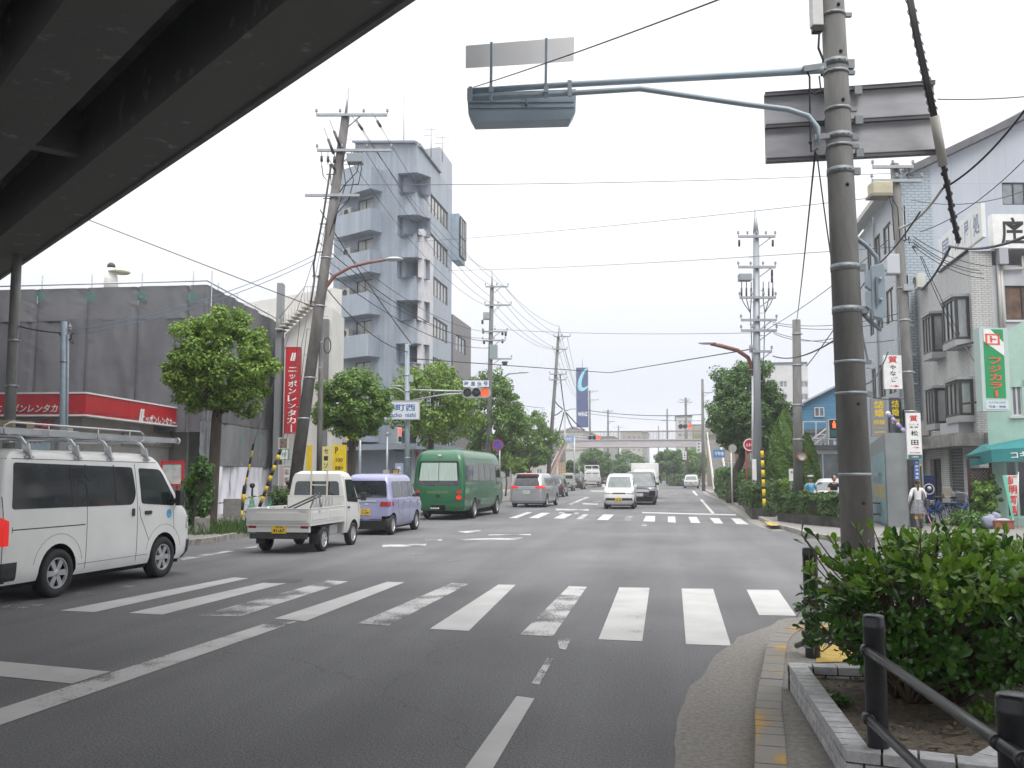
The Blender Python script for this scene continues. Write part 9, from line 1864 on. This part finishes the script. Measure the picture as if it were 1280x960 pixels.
def big_bush():
    rng=np.random.default_rng(5);t=thing('bush','large glossy leaved bush in the near stone planter','bush',tuple(at(1160,6.35,WZ-.09)));b=t.location.copy();Vv=[];Ff=[];Vn=[];Fn_=[]
    cen=pt(1203,800,6.35)-b;rad=np.array([.97,.85,.53]);zc=.57;tw=MB()
    def leaf(base,d,up,L_,w_,curl,out):
        d=d/np.linalg.norm(d);s_=np.cross(d,up);s_ /= np.linalg.norm(s_)+1e-9;n_=np.cross(s_,d);V,F=out;o=len(V)
        prof=[(0,.10),(.22,.38),(.5,.86),(.74,1.0),(.92,.62),(1.0,.12)]
        for u,q in prof:c=base+d*L_*u+n_*(-curl*L_*u*u);V.append(c+s_*w_*.5*q+n_*.10*w_*q);V.append(c);V.append(c-s_*w_*.5*q+n_*.10*w_*q)
        for k in range(len(prof)-1):a=o+3*k;F.append((a,a+1,a+4,a+3));F.append((a+1,a+2,a+5,a+4))
    shoots=[]
    N_=1500
    while len(shoots) < N_:
        d=rng.normal(size=3);d /= np.linalg.norm(d)
        if d[2] < -.75:continue
        q=.80+.22*rng.random() if len(shoots) < N_*.82 else .45+.3*rng.random()
        nz_=1+.16*pnoise(Vector(d*2.3))+.10*pnoise(Vector(d*6));p=d*rad*q*nz_+np.array([cen.x,cen.y,zc])
        if p[2] < .16:continue
        shoots.append((p,d,q))
    Rv=np.array(cR);Fv=np.array(hF)
    for (px,py,D) in ((1002,668,6.3),(1020,672,6.2),(1044,678,6.4),(1070,660,6.4),(1092,662,6.5),(1010,712,6.1),(1004,748,6.1),(1018,790,6.0),(1012,700,6.4),(1165,656,6.5),(1172,668,6.5),(1060,690,6.2),(1030,700,6.3),(1036,672,6.5),(1120,670,6.2),(1205,668,6.6),(1008,800,6.0),(1225,672,6.3),(1150,672,6.0),(1245,680,6.5),(1270,690,6.5)):
        p=np.array(pt(px,py,D)-b);d=p-np.array([0,0,.5]);d /= np.linalg.norm(d);shoots.append((p,d*np.array([1,1,.6])+np.array([0,0,.7]),1.15))
    for p,d,q in shoots:
        ax_=d*np.array([1,1,.8])+np.array([0,0,.55])+rng.normal(size=3)*.28;ax_ /= np.linalg.norm(ax_);s1=np.cross(ax_,rng.normal(size=3));s1 /= np.linalg.norm(s1);s2=np.cross(ax_,s1);young=p[2] > .70 and q > .74 and rng.random() < .85;tgt=(Vn,Fn_) if young else (Vv,Ff);k_=rng.integers(3,10);L0_=rng.uniform(.048,.108)*(1.05 if young else 1)
        for k in range(k_):
            a=2.4*k+rng.normal()*.35;tilt=.25+.75*(k/k_)+rng.normal()*.25;dirn=ax_*math.cos(tilt*1.25)+(s1*math.cos(a)+s2*math.sin(a))*math.sin(tilt*1.25);base=p-ax_*(.10*(k/k_))
            leaf(base,dirn,ax_,L0_*rng.uniform(.55,1.2),L0_*rng.uniform(.38,.50),rng.uniform(.0,.35),tgt)
    ga=leafmat('glossy_leaf',(.035,.11,.016),(.075,.18,.026),.22,.15);gy=leafmat('young_leaf',(.12,.27,.02),(.23,.38,.045),.38,.3)
    for nm,(V,F),m in (('foliage',(Vv,Ff),ga),('young_foliage',(Vn,Fn_),gy)):
        o=np_mesh(nm,np.array(V),np.array(F),m,t);o.data.polygons.foreach_set('use_smooth',[True]*len(o.data.polygons))
    rd2=random.Random(4);roots=[Vector((rd2.uniform(-.25,.25),rd2.uniform(-.25,.25),0)) for _ in range(9)];
    for i in rng.choice(len(shoots),330,replace=False):
        p=Vector(shoots[i][0]);r0=roots[i % 9];m_=r0.lerp(p,.5)+Vector((rd2.uniform(-.08,.08),rd2.uniform(-.08,.08),.06));tw.tube([r0,r0.lerp(m_,.5)+Vector((rd2.uniform(-.03,.03),0,.02)),m_,p],[.013,.010,.007,.004],5)
    for p,d,q in shoots[-21:]:tw.tube([Vector(p),Vector(p)-Vector(d)*.12,Vector(p)*.8+Vector((0,0,.05))],[.004,.005,.006],5)
    tw.build('twigs',mat('bush_twig',(.10,.07,.045),.85,noise=.2,nscale=20),t);return t
big_bush()
leafy('small weed at the corner of the stone planter soil',tuple(G(1050,880,WZ-.08)),.09,.03,60,.06,leaf_c,71,name='weed');leafy('low green weed by the right edge of the near planter',tuple(G(1240,900,WZ-.08)),.12,.05,120,.05,leaf_b,72,name='weed')
rail_m=mat('black_railing',(.016,.017,.02),.38,noise=.25,nscale=14,bump=.05,bscale=120,coat=.15)
def rpost(px,ytop,D,r=.055):
    p=pt(px,ytop,D);mb=MB().lathe([(r,0),(r,p.z-.118-.075),(r*1.03,p.z-.118-.07),(r*1.03,p.z-.118-.055),(r,p.z-.118-.05),(r,p.z-.118-.02),(r*.93,p.z-.118-.005),(r*.7,p.z-.118),(.001,p.z-.118+.002)],28);return p,mb
GR=thing('guard_rail','near black tubular guard rail in front of the stone planter','railing',tuple(at(1099,4.95,.118)));o_=GR.location.copy()
p1,m1=rpost(1099,768,4.95);o=m1.build('post',rail_m,GR);p2_,m2=rpost(1266,866,3.3,.058);o=m2.build('post',rail_m,GR);o.location=Vector((p2_.x,p2_.y,.118))-o_
A=pt(1090,817,4.85);Bq=pt(1258,934,3.25);d=(Bq-A).normalized()
def rail(A,d,l0,l1,cols):
    mb=MB().tube([A-o_-d*l0,A-o_+d*l1],.0235,18);mb.ball(A-o_-d*l0,.0235,8)
    g=mb.build('rail',rail_m,GR);c=MB()
    for s in cols:c.tube([A-o_+d*(s-.022),A-o_+d*(s-.018),A-o_+d*(s+.018),A-o_+d*(s+.022)],[.024,.031,.031,.024],18)
    c.build('collar',rail_m,g)
    return g
rail(A,d,.14,3.2,(-.09,.02+(Bq-A).length-.08,(Bq-A).length+.14));A2=pt(1090,903,4.85);rail(A2,d,.12,3.2,(-.06,(Bq-A).length+.1))
GR2=thing('guard_post','black bollard with short rail stubs behind the bush at left','bollard',tuple(at(1016,8.25,.118)));p,mb=rpost(1016,684,8.25,.064);mb.build('post',rail_m,GR2);o2=GR2.location.copy()
for y in (757,802):a=pt(1016,y-3,8.2)-o2;e=pt(996,y+5,8.5)-o2;MB().tube([a,e],.026,12).build('rail_stub',rail_m,GR2)
lv=np.random.default_rng(9)
bits=MB()
for k in range(90):
    x,y=lv.uniform(-4,2),lv.uniform(4.5,12);s_=lv.uniform(.006,.02);bits.add([(x+s_*math.cos(a),y+s_*.6*math.sin(a),.006) for a in (0,1.6,3.1,4.7)],[(0,1,2,3)])
o=bits.build('debris',mat('debris',(.10,.08,.06),.9),fix=False);tag(o,'tiny leaf bits and grit scattered on the asphalt','debris',kind='stuff')
# ====== THIN AIR
hz=MB().box((0,500,24),(2900,2700,53)).build('haze',mat('haze_air',(1,1,1)))
hm=bpy.data.materials.new('air');hm.use_nodes=True;nt=hm.node_tree;nt.nodes.clear();vo=N(nt,'ShaderNodeVolumePrincipled');vo.inputs['Color'].default_value=(.94,.96,1,1);vo.inputs['Density'].default_value=.0009;vo.inputs['Anisotropy'].default_value=.2
nt.links.new(vo.outputs[0],N(nt,'ShaderNodeOutputMaterial').inputs['Volume']);hz.data.materials.clear();hz.data.materials.append(hm);tag(hz,'thin pale haze in the air over the whole street','haze',kind='stuff')
